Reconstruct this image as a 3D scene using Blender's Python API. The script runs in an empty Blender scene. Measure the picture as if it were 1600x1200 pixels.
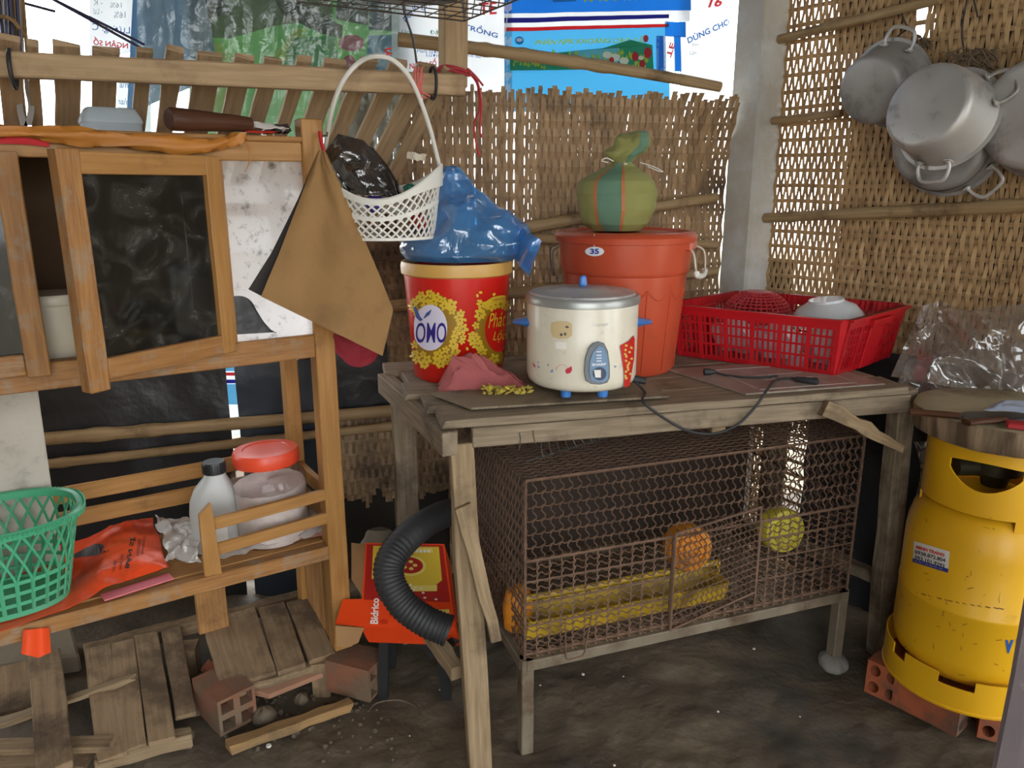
import bpy, math, random
from math import sin, cos, pi, radians, sqrt, atan2, tan
from mathutils import Vector, Matrix, noise, geometry
random.seed(7)
SC = bpy.context.scene
COL = SC.collection

# ---------------------------------------------------------------- camera, world, light, exposure
F, TH, H = 1200.0, radians(14.5), 1.15          # focal length in px of the 1600x1200 frame, pitch down, eye height
cam = bpy.data.cameras.new('camera'); cam.sensor_width = 36; cam.lens = 36 * F / 1600
cam.clip_start = 0.02
camo = bpy.data.objects.new('camera', cam); COL.objects.link(camo)
camo.location = (0, 0, H); camo.rotation_euler = (pi / 2 - TH, 0, 0)
SC.camera = camo
SC.view_settings.view_transform = 'Standard'; SC.view_settings.look = 'None'
SC.view_settings.gamma = 1.0; SC.view_settings.use_curve_mapping = False
SC.view_settings.exposure = 0.0
SC.cycles.max_bounces = 8; SC.cycles.transparent_max_bounces = 24
SC.cycles.diffuse_bounces = 4; SC.cycles.sample_clamp_indirect = 6
wd = bpy.data.worlds.new('overcast_sky'); SC.world = wd; wd.use_nodes = True
bg = wd.node_tree.nodes['Background']; bg.inputs[0].default_value = (0.93, 0.97, 1.0, 1); bg.inputs[1].default_value = 5.4

# ---------------------------------------------------------------- measuring: photo pixel -> point on a real plane
def ray(px, py):
    u, v = px - 800, py - 600
    return Vector((u, F * cos(TH) - v * sin(TH), -(F * sin(TH) + v * cos(TH))))
def PY(px, py, Y):
    r = ray(px, py); t = Y / r.y; return Vector((r.x * t, Y, H + r.z * t))
def PZ(px, py, Z):
    r = ray(px, py); t = (Z - H) / r.z; return Vector((r.x * t, r.y * t, Z))
class Plane:                                     # a vertical plane through p (xy) running along angle a; off > 0 is away from the camera
    def __init__(s, p, a):
        s.p = Vector((p[0], p[1], 0)); s.e = Vector((cos(a), sin(a), 0)); s.n = Vector((-sin(a), cos(a), 0))
        if s.n.dot(s.p) < 0: s.n = -s.n
    def at(s, px, py, off=0.0):
        r = ray(px, py); q = s.p + s.n * off
        t = s.n.dot(q) / s.n.dot(r)
        return Vector((r.x * t, r.y * t, H + r.z * t))
    def P(s, u, z, off=0.0):
        q = s.p + s.e * u + s.n * off; return Vector((q.x, q.y, z))
    def u(s, w): return s.e.dot(Vector((w[0], w[1], 0)) - s.p)
V = Vector

# ---------------------------------------------------------------- mesh builder
class MB:
    def __init__(s): s.v = []; s.f = []; s.uv = []; s.sm = []
    def add(s, vs, fs, uvs=None, smooth=False):
        b = len(s.v); s.v += [Vector(p) for p in vs]
        for i, f in enumerate(fs):
            s.f.append([b + k for k in f]); s.sm.append(smooth)
            s.uv.append(uvs[i] if uvs else None)
        return s
    def ring_beam(s, rings, smooth=False, closed=False, cap=True):
        # rings: list of equal-length point lists; uv u along, v around
        n = len(rings[0]); m = len(rings); ru, rv = random.random() * 9, random.random() * 9
        vs = [p for r in rings for p in r]; fs = []; uvs = []
        L = [0.0]
        for i in range(1, m + (1 if closed else 0)):
            L.append(L[-1] + ((rings[i % m][0] - rings[i - 1][0]).length or 1e-4))
        A = [0.0]
        for j in range(n): A.append(A[-1] + (rings[0][(j + 1) % n] - rings[0][j]).length)
        for i in range(m if closed else m - 1):
            for j in range(n):
                a, b = i * n + j, i * n + (j + 1) % n
                c, d = ((i + 1) % m) * n + (j + 1) % n, ((i + 1) % m) * n + j
                fs.append([a, b, c, d])
                uvs.append([(L[i] + ru, A[j] + rv), (L[i] + ru, A[j + 1] + rv), (L[i + 1] + ru, A[j + 1] + rv), (L[i + 1] + ru, A[j] + rv)])
        if cap and not closed:
            fs.append(list(range(n))[::-1]); uvs.append([(ru + 0.01 * k, rv) for k in range(n)])
            fs.append([(m - 1) * n + j for j in range(n)]); uvs.append([(ru + 0.01 * k, rv) for k in range(n)])
        return s.add(vs, fs, uvs, smooth)
    def beam(s, p0, p1, w, h, up=(0, 0, 1), seg=1, wob=0.0, w1=None, h1=None, bow=0.0, rough_ends=0.0):
        p0, p1, up = V(p0), V(p1), V(up); d = (p1 - p0).normalized()
        sd = d.cross(up)
        if sd.length < 1e-4: sd = d.cross(V((1, 0.2, 0)))
        sd.normalize(); n = sd.cross(d).normalized(); rings = []
        for i in range(seg + 1):
            t = i / seg; c = p0.lerp(p1, t) + n * bow * 4 * t * (1 - t)
            ww = (w + ((w1 if w1 is not None else w) - w) * t) / 2 + random.uniform(-wob, wob)
            hh = (h + ((h1 if h1 is not None else h) - h) * t) / 2 + random.uniform(-wob, wob) * 0.5
            c = c + sd * random.uniform(-wob, wob)
            e = [d * random.uniform(-rough_ends, rough_ends) if i in (0, seg) else V() for _ in range(4)]
            rings.append([c - sd * ww - n * hh + e[0], c + sd * ww - n * hh + e[1], c + sd * ww + n * hh + e[2], c - sd * ww + n * hh + e[3]])
        return s.ring_beam(rings)
    def box(s, lo, hi, fr=None):
        lo, hi = V(lo), V(hi)
        c = [V((x, y, z)) for z in (lo.z, hi.z) for x, y in ((lo.x, lo.y), (hi.x, lo.y), (hi.x, hi.y), (lo.x, hi.y))]
        if fr: c = [fr(p) for p in c]
        return s.ring_beam([c[:4], c[4:]])
    def tube(s, pts, r, n=8, closed=False, cap=True, smooth=True):
        pts = [V(p) for p in pts]; m = len(pts); rs = r if isinstance(r, (list, tuple)) else [r] * m
        rings = []; prev = None
        for i, p in enumerate(pts):
            if closed: d = pts[(i + 1) % m] - pts[i - 1]
            else: d = pts[min(i + 1, m - 1)] - pts[max(i - 1, 0)]
            if d.length < 1e-9: d = V((0, 0, 1))
            d.normalize()
            if prev is None:
                a = V((0, 0, 1)) if abs(d.z) < 0.9 else V((1, 0, 0)); x = d.cross(a).normalized()
            else:
                x = prev - d * prev.dot(d)
                if x.length < 1e-6: x = d.orthogonal()
                x.normalize()
            prev = x; y = d.cross(x)
            rings.append([p + (x * cos(2 * pi * k / n) + y * sin(2 * pi * k / n)) * rs[i] for k in range(n)])
        return s.ring_beam(rings, smooth, closed, cap)
    def lathe(s, prof, o=(0, 0, 0), n=32, M=None, a0=0.0, a1=2 * pi, cap0=False, cap1=False, sx=1.0, sy=1.0, fn=None, smooth=True):
        # prof: list of (r, z) from bottom to top; M: rotation matrix; fn(a, r, z) -> (r, z)
        o = V(o); full = abs(a1 - a0 - 2 * pi) < 1e-6; cols = n if full else n + 1; vs = []; fs = []; uvs = []
        Ls = [0.0]
        for i in range(1, len(prof)): Ls.append(Ls[-1] + sqrt((prof[i][0] - prof[i - 1][0]) ** 2 + (prof[i][1] - prof[i - 1][1]) ** 2))
        rm = max(p[0] for p in prof)
        for (r, z) in prof:
            for k in range(cols):
                a = a0 + (a1 - a0) * k / n; rr, zz = (r, z) if fn is None else fn(a, r, z)
                p = V((cos(a) * rr * sx, sin(a) * rr * sy, zz))
                vs.append(o + (M @ p if M else p))
        for i in range(len(prof) - 1):
            for k in range(n):
                k2 = (k + 1) % cols
                fs.append([i * cols + k, i * cols + k2, (i + 1) * cols + k2, (i + 1) * cols + k])
                u0, u1 = (a1 - a0) * k / n * rm, (a1 - a0) * (k + 1) / n * rm
                uvs.append([(u0, Ls[i]), (u1, Ls[i]), (u1, Ls[i + 1]), (u0, Ls[i + 1])])
        if cap0: fs.append([k for k in range(cols)][::-1]); uvs.append([(vs[k].x, vs[k].y) for k in range(cols)][::-1])
        if cap1:
            b = (len(prof) - 1) * cols; fs.append([b + k for k in range(cols)]); uvs.append([(vs[b + k].x, vs[b + k].y) for k in range(cols)])
        return s.add(vs, fs, uvs, smooth)
    def sheet(s, fn, nu, nv, smooth=True, thick=0.0):
        g = [[V(fn(i / nu, j / nv)) for i in range(nu + 1)] for j in range(nv + 1)]
        def put(g, flip):
            vs = [p for r in g for p in r]; fs = []; uvs = []
            for j in range(nv):
                for i in range(nu):
                    a = j * (nu + 1) + i; q = [a, a + 1, a + nu + 2, a + nu + 1]
                    uq = [(i / nu, j / nv), ((i + 1) / nu, j / nv), ((i + 1) / nu, (j + 1) / nv), (i / nu, (j + 1) / nv)]
                    fs.append(q[::-1] if flip else q); uvs.append(uq[::-1] if flip else uq)
            s.add(vs, fs, uvs, smooth)
        if not thick: put(g, False); return s
        N = [[None] * (nu + 1) for _ in range(nv + 1)]
        for j in range(nv + 1):
            for i in range(nu + 1):
                du = g[j][min(i + 1, nu)] - g[j][max(i - 1, 0)]; dv = g[min(j + 1, nv)][i] - g[max(j - 1, 0)][i]
                nn = du.cross(dv); N[j][i] = nn.normalized() if nn.length > 1e-12 else V((0, 0, 1))
        g2 = [[g[j][i] - N[j][i] * thick for i in range(nu + 1)] for j in range(nv + 1)]
        put(g, False); put(g2, True)
        bd = [(0, i) for i in range(nu + 1)] + [(j, nu) for j in range(1, nv + 1)] + [(nv, i) for i in range(nu - 1, -1, -1)] + [(j, 0) for j in range(nv - 1, 0, -1)]
        vs = [g[j][i] for j, i in bd] + [g2[j][i] for j, i in bd]; m = len(bd)
        s.add(vs, [[k, k + m, (k + 1) % m + m, (k + 1) % m] for k in range(m)], None, smooth)
        return s
    def prism(s, poly, fn, t0, t1):                # poly: 2-D outline; fn(x, y, t) -> world
        n = len(poly); vs = [fn(x, y, t0) for x, y in poly] + [fn(x, y, t1) for x, y in poly]
        tri = geometry.tessellate_polygon([[V((x, y, 0)) for x, y in poly]])
        fs = [list(t) for t in tri] + [[n + k for k in t[::-1]] for t in tri] + [[i, (i + 1) % n, n + (i + 1) % n, n + i] for i in range(n)]
        uv = [[poly[k] for k in t] for t in tri] * 2 + [[(poly[i][0], poly[i][1]), (poly[(i + 1) % n][0], poly[(i + 1) % n][1]), (poly[(i + 1) % n][0] + .01, poly[(i + 1) % n][1] + .01), (poly[i][0] + .01, poly[i][1] + .01)] for i in range(n)]
        return s.add(vs, fs, uv)
    def flat(s, poly, fn):                         # flat print: outline laid on a surface, fn(x, y) -> world
        tri = geometry.tessellate_polygon([[V((x, y, 0)) for x, y in poly]])
        return s.add([fn(x, y) for x, y in poly], [list(t) for t in tri], None)

def wloc(o):
    p = V()
    while o is not None: p = p + o.location; o = o.parent
    return p
def build(name, mb, m, parent=None, bevel=0.0, sub=0, sharp=42, keep=False, solid=0.0):
    me = bpy.data.meshes.new(name)
    if parent is not None: base = wloc(parent)
    elif keep: base = V()
    else:
        n = len(mb.v); base = V((sum(p.x for p in mb.v) / n, sum(p.y for p in mb.v) / n, min(p.z for p in mb.v)))
    me.from_pydata([tuple(p - base) for p in mb.v], [], mb.f)
    if any(u is not None for u in mb.uv):
        lay = me.uv_layers.new(name='UVMap'); flat = []
        for f, u in zip(mb.f, mb.uv):
            for k in range(len(f)): flat += (u[k] if u is not None else (0.0, 0.0))
        lay.data.foreach_set('uv', flat)
    me.polygons.foreach_set('use_smooth', mb.sm)
    if any(mb.sm) and sharp: me.set_sharp_from_angle(angle=radians(sharp))
    me.materials.append(m); me.update()
    o = bpy.data.objects.new(name, me); COL.objects.link(o)
    if parent is not None: o.parent = parent
    else: o.location = base
    if solid:
        md = o.modifiers.new('solid', 'SOLIDIFY'); md.thickness = solid; md.offset = 0
    if sub:
        md = o.modifiers.new('sub', 'SUBSURF'); md.levels = sub; md.render_levels = sub
    if bevel:
        md = o.modifiers.new('bevel', 'BEVEL'); md.width = bevel; md.segments = 1; md.limit_method = 'ANGLE'; md.angle_limit = radians(50)
    return o
def thing(name, label, cat, loc, group=None):
    o = bpy.data.objects.new(name, None); COL.objects.link(o); o.location = loc; o.empty_display_size = .05
    return tag(o, label, cat, group)
def tag(o, label, cat, group=None, kind=None):
    o['label'] = label; o['category'] = cat
    if group: o['group'] = group
    if kind: o['kind'] = kind
    return o
def struct(o): o['kind'] = 'structure'; return o
def stuff(o): o['kind'] = 'stuff'; return o
def dup(o, parent=None):
    kids = [c for c in bpy.data.objects if c.parent == o]
    c = o.copy(); COL.objects.link(c)
    if parent is not None: c.parent = parent
    for k in kids: dup(k, c)
    return c

# ---------------------------------------------------------------- materials
def S(*c):
    if len(c) == 1: h = c[0].lstrip('#'); c = [int(h[i:i + 2], 16) for i in (0, 2, 4)]
    return tuple(((x / 255) / 12.92 if x / 255 <= .04045 else ((x / 255 + .055) / 1.055) ** 2.4) for x in c) + (1.0,)
def mat(name, c1, c2=None, scale=6.0, rough=.6, bump=.15, bscale=60.0, metal=0.0, coord='Object', stretch=(1, 1, 1), dirt=None, dscale=3.0, damt=.5, spec=.5, contrast=.25, trans=0.0, coat=0.0, bstretch=None, dist=0.004):
    m = bpy.data.materials.new(name); m.use_nodes = True; nt = m.node_tree; N = nt.nodes; L = nt.links
    b = N['Principled BSDF']; b.inputs['Roughness'].default_value = rough; b.inputs['Metallic'].default_value = metal
    b.inputs['Specular IOR Level'].default_value = spec; b.inputs['Coat Weight'].default_value = coat
    tc = N.new('ShaderNodeTexCoord'); mp = N.new('ShaderNodeMapping'); mp.inputs['Scale'].default_value = stretch
    L.new(tc.outputs[coord], mp.inputs[0])
    nz = N.new('ShaderNodeTexNoise'); nz.inputs['Scale'].default_value = scale; nz.inputs['Detail'].default_value = 5
    L.new(mp.outputs[0], nz.inputs['Vector'])
    cr = N.new('ShaderNodeValToRGB'); c2 = c2 or c1
    cr.color_ramp.elements[0].position = .5 - contrast; cr.color_ramp.elements[0].color = c1
    cr.color_ramp.elements[1].position = .5 + contrast; cr.color_ramp.elements[1].color = c2
    L.new(nz.outputs[0], cr.inputs[0]); out = cr.outputs[0]
    if dirt:
        n2 = N.new('ShaderNodeTexNoise'); n2.inputs['Scale'].default_value = dscale; n2.inputs['Detail'].default_value = 8; n2.inputs['Roughness'].default_value = .65
        L.new(tc.outputs['Object'], n2.inputs['Vector'])
        r2 = N.new('ShaderNodeValToRGB'); r2.color_ramp.elements[0].position = 1 - damt - .09; r2.color_ramp.elements[1].position = 1 - damt + .09
        L.new(n2.outputs[0], r2.inputs[0])
        mx = N.new('ShaderNodeMix'); mx.data_type = 'RGBA'; L.new(r2.outputs[0], mx.inputs[0]); L.new(out, mx.inputs[6]); mx.inputs[7].default_value = dirt
        out = mx.outputs[2]
    L.new(out, b.inputs['Base Color'])
    if bump:
        n3 = N.new('ShaderNodeTexNoise'); n3.inputs['Scale'].default_value = bscale; n3.inputs['Detail'].default_value = 4
        L.new(mp.outputs[0], n3.inputs['Vector'])
        bp = N.new('ShaderNodeBump'); bp.inputs['Strength'].default_value = bump; bp.inputs['Distance'].default_value = dist
        L.new(n3.outputs[0], bp.inputs['Height']); L.new(bp.outputs[0], b.inputs['Normal'])
    if trans:
        tr = N.new('ShaderNodeBsdfTranslucent'); L.new(out, tr.inputs[0]); ms = N.new('ShaderNodeMixShader'); ms.inputs[0].default_value = trans
        L.new(b.outputs[0], ms.inputs[1]); L.new(tr.outputs[0], ms.inputs[2]); L.new(ms.outputs[0], N['Material Output'].inputs[0])
    return m
def wood(name, c1, c2, dirt=None, damt=.42, rough=.75, scale=5, bump=.35, dscale=6):
    return mat(name, c1, c2, scale=scale, rough=rough, bump=bump, bscale=9, coord='UV', stretch=(1.6, 22, 1), dirt=dirt, damt=damt, dscale=dscale, spec=.25)
def film(name, tint, gloss=.25, clear=.75, diff=(.8, .8, .8, 1), rough=.12, bump=.5, bscale=25, trl=.5):
    # thin plastic film: transparent + a little diffuse/translucent haze + glossy sheen
    m = bpy.data.materials.new(name); m.use_nodes = True; nt = m.node_tree; N = nt.nodes; L = nt.links; N.remove(N['Principled BSDF'])
    t = N.new('ShaderNodeBsdfTransparent'); t.inputs[0].default_value = tint
    d = N.new('ShaderNodeBsdfDiffuse'); d.inputs[0].default_value = diff; tl = N.new('ShaderNodeBsdfTranslucent'); tl.inputs[0].default_value = diff
    g = N.new('ShaderNodeBsdfGlossy'); g.inputs['Roughness'].default_value = rough
    tc = N.new('ShaderNodeTexCoord'); nz = N.new('ShaderNodeTexNoise'); nz.inputs['Scale'].default_value = bscale; nz.inputs['Detail'].default_value = 3; nz.inputs['Distortion'].default_value = 1.2
    L.new(tc.outputs['Object'], nz.inputs['Vector']); bp = N.new('ShaderNodeBump'); bp.inputs['Strength'].default_value = bump; bp.inputs['Distance'].default_value = .01
    L.new(nz.outputs[0], bp.inputs['Height'])
    for x in (d, tl, g): L.new(bp.outputs[0], x.inputs['Normal'])
    a = N.new('ShaderNodeMixShader'); a.inputs[0].default_value = trl; L.new(d.outputs[0], a.inputs[1]); L.new(tl.outputs[0], a.inputs[2])
    b = N.new('ShaderNodeMixShader'); b.inputs[0].default_value = clear; L.new(a.outputs[0], b.inputs[1]); L.new(t.outputs[0], b.inputs[2])
    lw = N.new('ShaderNodeLayerWeight'); lw.inputs[0].default_value = .25; L.new(bp.outputs[0], lw.inputs['Normal'])
    mu = N.new('ShaderNodeMath'); mu.operation = 'MULTIPLY_ADD'; mu.inputs[1].default_value = .5; mu.inputs[2].default_value = gloss * .25
    L.new(lw.outputs['Facing'], mu.inputs[0])
    c = N.new('ShaderNodeMixShader'); L.new(mu.outputs[0], c.inputs[0]); L.new(b.outputs[0], c.inputs[1]); L.new(g.outputs[0], c.inputs[2])
    L.new(c.outputs[0], N['Material Output'].inputs[0]); return m
def plain(name, c, rough=.5, metal=0, trans=0, spec=.5): return mat(name, c, c, rough=rough, bump=0, metal=metal, trans=trans, spec=spec)

# ---------------------------------------------------------------- lettering
_tx = {}
def text_mesh(s, shear=0.0, bold=0.0):
    k = (s, shear, bold)
    if k not in _tx:
        cu = bpy.data.curves.new('lettering_source', 'FONT'); cu.body = s; cu.shear = shear; cu.offset = bold; cu.resolution_u = 3; cu.fill_mode = 'FRONT'
        o = bpy.data.objects.new('lettering_source', cu); COL.objects.link(o)
        dg = bpy.context.evaluated_depsgraph_get(); me = bpy.data.meshes.new_from_object(o.evaluated_get(dg))
        vs = [(v.co.x, v.co.y) for v in me.vertices]; fs = [list(p.vertices) for p in me.polygons]
        bpy.data.objects.remove(o); bpy.data.curves.remove(cu); bpy.data.meshes.remove(me)
        x0, x1 = min(v[0] for v in vs), max(v[0] for v in vs); y0, y1 = min(v[1] for v in vs), max(v[1] for v in vs)
        _tx[k] = ([((x - x0) / (x1 - x0), (y - y0) / (y1 - y0)) for x, y in vs], fs)
    return _tx[k]
def letters(mb, s, fn, shear=0.0, bold=0.0):       # fn(a, b), a and b in 0..1 over the text's box -> world
    vs, fs = text_mesh(s, shear, bold); mb.add([fn(a, b) for a, b in vs], fs)
def quadfn(p00, p10, p01):
    p00, p10, p01 = V(p00), V(p10), V(p01)
    return lambda a, b: p00 + (p10 - p00) * a + (p01 - p00) * b
def fbm(p, sc, oct=3): return noise.fractal(V(p) * sc, .9, 2.1, oct)
# ================================================================ materials used in several places
M_bam = wood('bamboo_pole', S(176, 150, 112), S(140, 114, 80), dirt=S(96, 76, 54), damt=.38, rough=.5, bump=.15)
M_weave = mat('bamboo_weave', S(208, 174, 126), S(140, 108, 72), scale=5, rough=.55, bump=.1, bscale=40, coord='UV', dirt=S(104, 80, 54), dscale=7, damt=.32, stretch=(1.0, 6, 1))
M_weave_old = mat('aged_bamboo_weave', S(184, 152, 112), S(116, 92, 66), scale=5, rough=.6, bump=.1, bscale=40, coord='UV', dirt=S(84, 66, 48), dscale=5, damt=.40, stretch=(1.0, 6, 1))
M_oldwood = wood('weathered_wood', S(160, 138, 108), S(116, 96, 70), dirt=S(84, 70, 54), damt=.4)
M_greywood = wood('grey_table_wood', S(150, 134, 112), S(106, 92, 74), dirt=S(78, 66, 52), damt=.42)
M_cab = wood('varnished_cabinet_wood', S(178, 132, 78), S(152, 107, 56), dirt=S(116, 84, 54), damt=.3, rough=.42, bump=.15, dscale=9)
M_cabworn = wood('worn_cabinet_wood', S(172, 124, 72), S(132, 90, 52), dirt=S(150, 128, 104), damt=.40, rough=.5, bump=.4, dscale=26)
M_cabraw = wood('raw_cabinet_wood', S(178, 132, 82), S(140, 98, 56), dirt=S(110, 78, 48), damt=.35)
M_slat = wood('rack_slat_wood', S(186, 158, 122), S(150, 124, 94), dirt=S(122, 100, 76), damt=.36, rough=.7)
M_plank = wood('dirty_plank_wood', S(160, 134, 102), S(124, 102, 78), dirt=S(88, 72, 56), damt=.45, rough=.85)
M_darkwood = wood('dark_red_wood', S(92, 58, 40), S(64, 40, 28), rough=.45)
M_concrete = mat('concrete', S(192, 186, 172), S(168, 162, 148), scale=4, rough=.85, bump=.4, bscale=90, dirt=S(200, 200, 196), dscale=4, damt=.45)
M_earth = mat('packed_earth', S(114, 100, 80), S(80, 68, 54), scale=3.5, rough=.75, bump=1.0, bscale=38, dirt=S(62, 56, 48), dscale=2.2, damt=.45, dist=.006)
M_outdoor = mat('pale_outdoor_ground', S(160, 150, 130), S(140, 130, 112), scale=1, rough=.9, bump=0)
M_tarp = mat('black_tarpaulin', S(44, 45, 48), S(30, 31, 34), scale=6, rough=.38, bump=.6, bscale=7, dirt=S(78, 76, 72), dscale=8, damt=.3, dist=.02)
M_greytarp = mat('blue_grey_tarpaulin', S(62, 70, 80), S(46, 54, 64), scale=5, rough=.4, bump=.4, bscale=7, trans=.25, dist=.02)
M_alu = mat('worn_aluminium', S(206, 204, 200), S(176, 173, 168), scale=9, rough=.42, bump=.12, bscale=60, metal=.45, dirt=S(112, 106, 100), dscale=11, damt=.36)
M_aludull = mat('dull_aluminium', S(176, 174, 170), S(144, 142, 138), scale=7, rough=.5, bump=.1, bscale=60, metal=.45, dirt=S(106, 102, 98), dscale=9, damt=.36)
M_galv = mat('galvanised_steel', S(138, 126, 106), S(112, 100, 84), scale=14, rough=.55, bump=.2, bscale=70, metal=.3, dirt=S(86, 66, 48), dscale=10, damt=.4)
M_rust = mat('rusty_wire', S(118, 90, 70), S(86, 64, 50), scale=30, rough=.8, bump=0, metal=.1)
M_black = plain('black_plastic', S(34, 34, 36), .4)
M_blackrub = mat('black_rubber', S(46, 46, 47), S(34, 34, 35), rough=.6, bump=.1)
M_steelwire = plain('grey_wire', S(96, 92, 86), .45, .5)
M_white = mat('white_plastic', S(226, 224, 216), S(206, 202, 190), rough=.4, bump=0, dirt=S(170, 160, 140), dscale=20, damt=.28)
M_brick = mat('fired_clay', S(146, 96, 70), S(112, 72, 52), scale=12, rough=.95, bump=.5, bscale=80, dirt=S(112, 94, 74), dscale=9, damt=.48)
M_clay = mat('orange_clay', S(172, 92, 56), S(136, 70, 42), scale=12, rough=.9, bump=.5, bscale=80, dirt=S(88, 74, 60), dscale=9, damt=.46)

# ================================================================ the setting
T_ANG = radians(14.5); T0 = V((-.116, 1.327, 0)); ZT = .735
TAB = Plane(T0, T_ANG)
CAB = Plane((-.37, 1.58), radians(33))
def C(s, d, z): return CAB.P(s, z, d)             # s along the front (0 = right post), d depth, z height
BACK = Plane((.66, 2.36), radians(13.5))
RIGHT = Plane((.745, 2.33), atan2(-1, .78))
if RIGHT.n.x < 0: RIGHT.n = -RIGHT.n

def make_floor():
    mb = MB(); nx, ny = 170, 150
    def g(u, v):
        x, y = -1.9 + 3.9 * u, .3 + 2.5 * v
        z = .012 * fbm((x, y, 0), 2.2) + .010 * fbm((x + 5, y, 3), 7) + .004 * fbm((x, y, 9), 22)
        z += .004 * (1 - 2 * abs(noise.noise(V((x * 9, y * 9, 2))))) + .0025 * fbm((x, y, 4), 45)
        z += .05 * max(0, min(1, (-.62 - x) / .4)) * max(0, min(1, (y - 1.15) / .3))        # rubble heap under the cabinet
        e = min(u, 1 - u, v, 1 - v) * 12
        return (x, y, z * min(1, e) - .012)
    mb.sheet(g, nx, ny)
    o = struct(build('floor', mb, M_earth, keep=True)); return o
floor = make_floor()
mb = MB(); 
for (x0, x1, y0, y1) in ((-14, 14, -14, .3), (-14, -1.9, .3, 2.8), (2.0, 14, .3, 2.8), (-14, 14, 2.8, 14)):
    mb.add([(x0, y0, -.012), (x1, y0, -.012), (x1, y1, -.012), (x0, y1, -.012)], [[0, 1, 2, 3]])
struct(build('ground', mb, M_outdoor, keep=True))

# roof of the shed, above the frame
mb = MB()
def roof(u, v):
    x, y = -2.2 + 4.6 * u, -1.05 + 4.1 * v
    return (x, y, 2.05 + .25 * (1 - v) + .018 * sin(u * 4.6 / .076 * 2 * pi))
mb.sheet(roof, 480, 6, True, .002)
struct(build('ceiling', mb, mat('dark_roof_sheet', S(110, 96, 82), S(84, 74, 64), rough=.7, bump=0), keep=True))

# the unseen sides of the shed: left wall, and the front wall with its wide doorway behind the camera
M_shed = mat('dark_shed_boards', S(120, 100, 78), S(96, 80, 62), rough=.8, bump=0)
mb = MB(); mb.box((-1.92, -.95, -.012), (-1.88, 1.55, 2.2)); struct(build('wall_left', mb, M_shed, keep=True))
mb = MB(); mb.box((-1.92, -1.0, -.012), (-.55, -.95, 2.25)); mb.box((1.25, -1.0, -.012), (2.3, -.95, 2.25)); mb.box((-.55, -1.0, 2.05), (1.25, -.95, 2.25)); struct(build('wall_front', mb, M_shed, keep=True))
def weave(name, pl, u0, u1, ztop, m, pitch, row, widthfn, sagfn=None, zbot=lambda u: -.02, holes=()):
    root = bpy.data.objects.new(name, None); COL.objects.link(root); struct(root)
    mb = MB(); i = 0; u = u0; a = .0058
    sg = sagfn or (lambda u, z: 0.0)
    while u < u1:
        w = widthfn(u) * random.uniform(.82, 1.12); zt = ztop(u) + random.uniform(-.012, .012); zb = zbot(u)
        n = int((zt - zb) / (row / 2)) + 1; rings = []; tilt = random.uniform(-.004, .004); ph = (i % 2) * pi
        cut = random.uniform(.0, 1.3) if random.random() < .06 else -1
        for k in range(n + 1):
            z = min(zb + k * row / 2, zt); off = a * cos(pi * z / row + ph) + sg(u, z)
            uu = u + tilt * (z / zt - .5) + .0012 * noise.noise(V((u * 40, z * 9, 0)))
            for (h0, h1, z0, z1) in holes:
                if h0 < u < h1 and z0 - .02 < z < z1 + .02: uu += (.5 * (h1 - h0) - abs(u - (h0 + h1) / 2)) * (1 if u > (h0 + h1) / 2 else -1) * .95
            ww = w * (1 + .18 * cos(pi * z / row * 2 + 1))
            rings.append([pl.P(uu - ww / 2, z, off - .0006), pl.P(uu + ww / 2, z, off - .0006), pl.P(uu + ww / 2, z, off + .0006), pl.P(uu - ww / 2, z, off + .0006)])
        mb.ring_beam(rings); u += pitch * random.uniform(.94, 1.06); i += 1
    stuff(build('weave_strips', mb, m, root))
    mb = MB(); z = .0; k = 0
    while z < max(ztop(u0), ztop(u1)):
        us = [u0 + (u1 - u0) * t / 40 for t in range(41)]; rings = []
        for uu in us:
            zz = z + .004 * noise.noise(V((uu * 5, z * 7, 3)))
            if zz > ztop(uu) - .01 or zz < zbot(uu) + .005:
                if len(rings) > 1: mb.ring_beam(rings)
                rings = []; continue
            o = sg(uu, zz)
            rings.append([pl.P(uu, zz - .0055, o - .001), pl.P(uu, zz + .0055, o - .001), pl.P(uu, zz + .0055, o + .001), pl.P(uu, zz - .0055, o + .001)])
        if len(rings) > 1: mb.ring_beam(rings)
        z += row; k += 1
    stuff(build('weave_laths', mb, m, root))
    return root

uB = lambda px, py=300: BACK.u(BACK.at(px, py))
uL = uB(700); uR = uB(1122)
sag = lambda u, z: -.07 * max(0, min(1, (z - 1.15) / .25)) ** 2 * max(0, (u - uL) / (uR - uL)) - .006 * sin(u * 9)
def ztopB(u): return 1.405 - .02 * max(0, (u - uL) / (uR - uL)) if u > uB(540) else .9
def zbotB(u): return -.02 if u > uB(690) else .26 + .07 * noise.noise(V((u * 30, 0, 0)))
wall_back = weave('wall_back', BACK, uB(495, 660), uR + .02, ztopB, M_weave_old, .0100, .040,
                  lambda u: .0140 if uB(840) < u < uR - .03 else (.0113 if u > uL else .0118), sag, zbotB)
def wR(u):
    return .0083 if u < .16 else .0103
uR_ = lambda px, py: RIGHT.u(RIGHT.at(px, py))
wall_right = weave('wall_right', RIGHT, .015, 1.7, lambda u: 1.85, M_weave, .0100, .0425, wR, None, lambda u: -.02, ((uR_(1428, 28), uR_(1452, 28), RIGHT.at(1440, 50).z, RIGHT.at(1440, 5).z), (uR_(1224, 740), uR_(1262, 740), RIGHT.at(1240, 788).z, RIGHT.at(1240, 680).z)))

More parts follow.
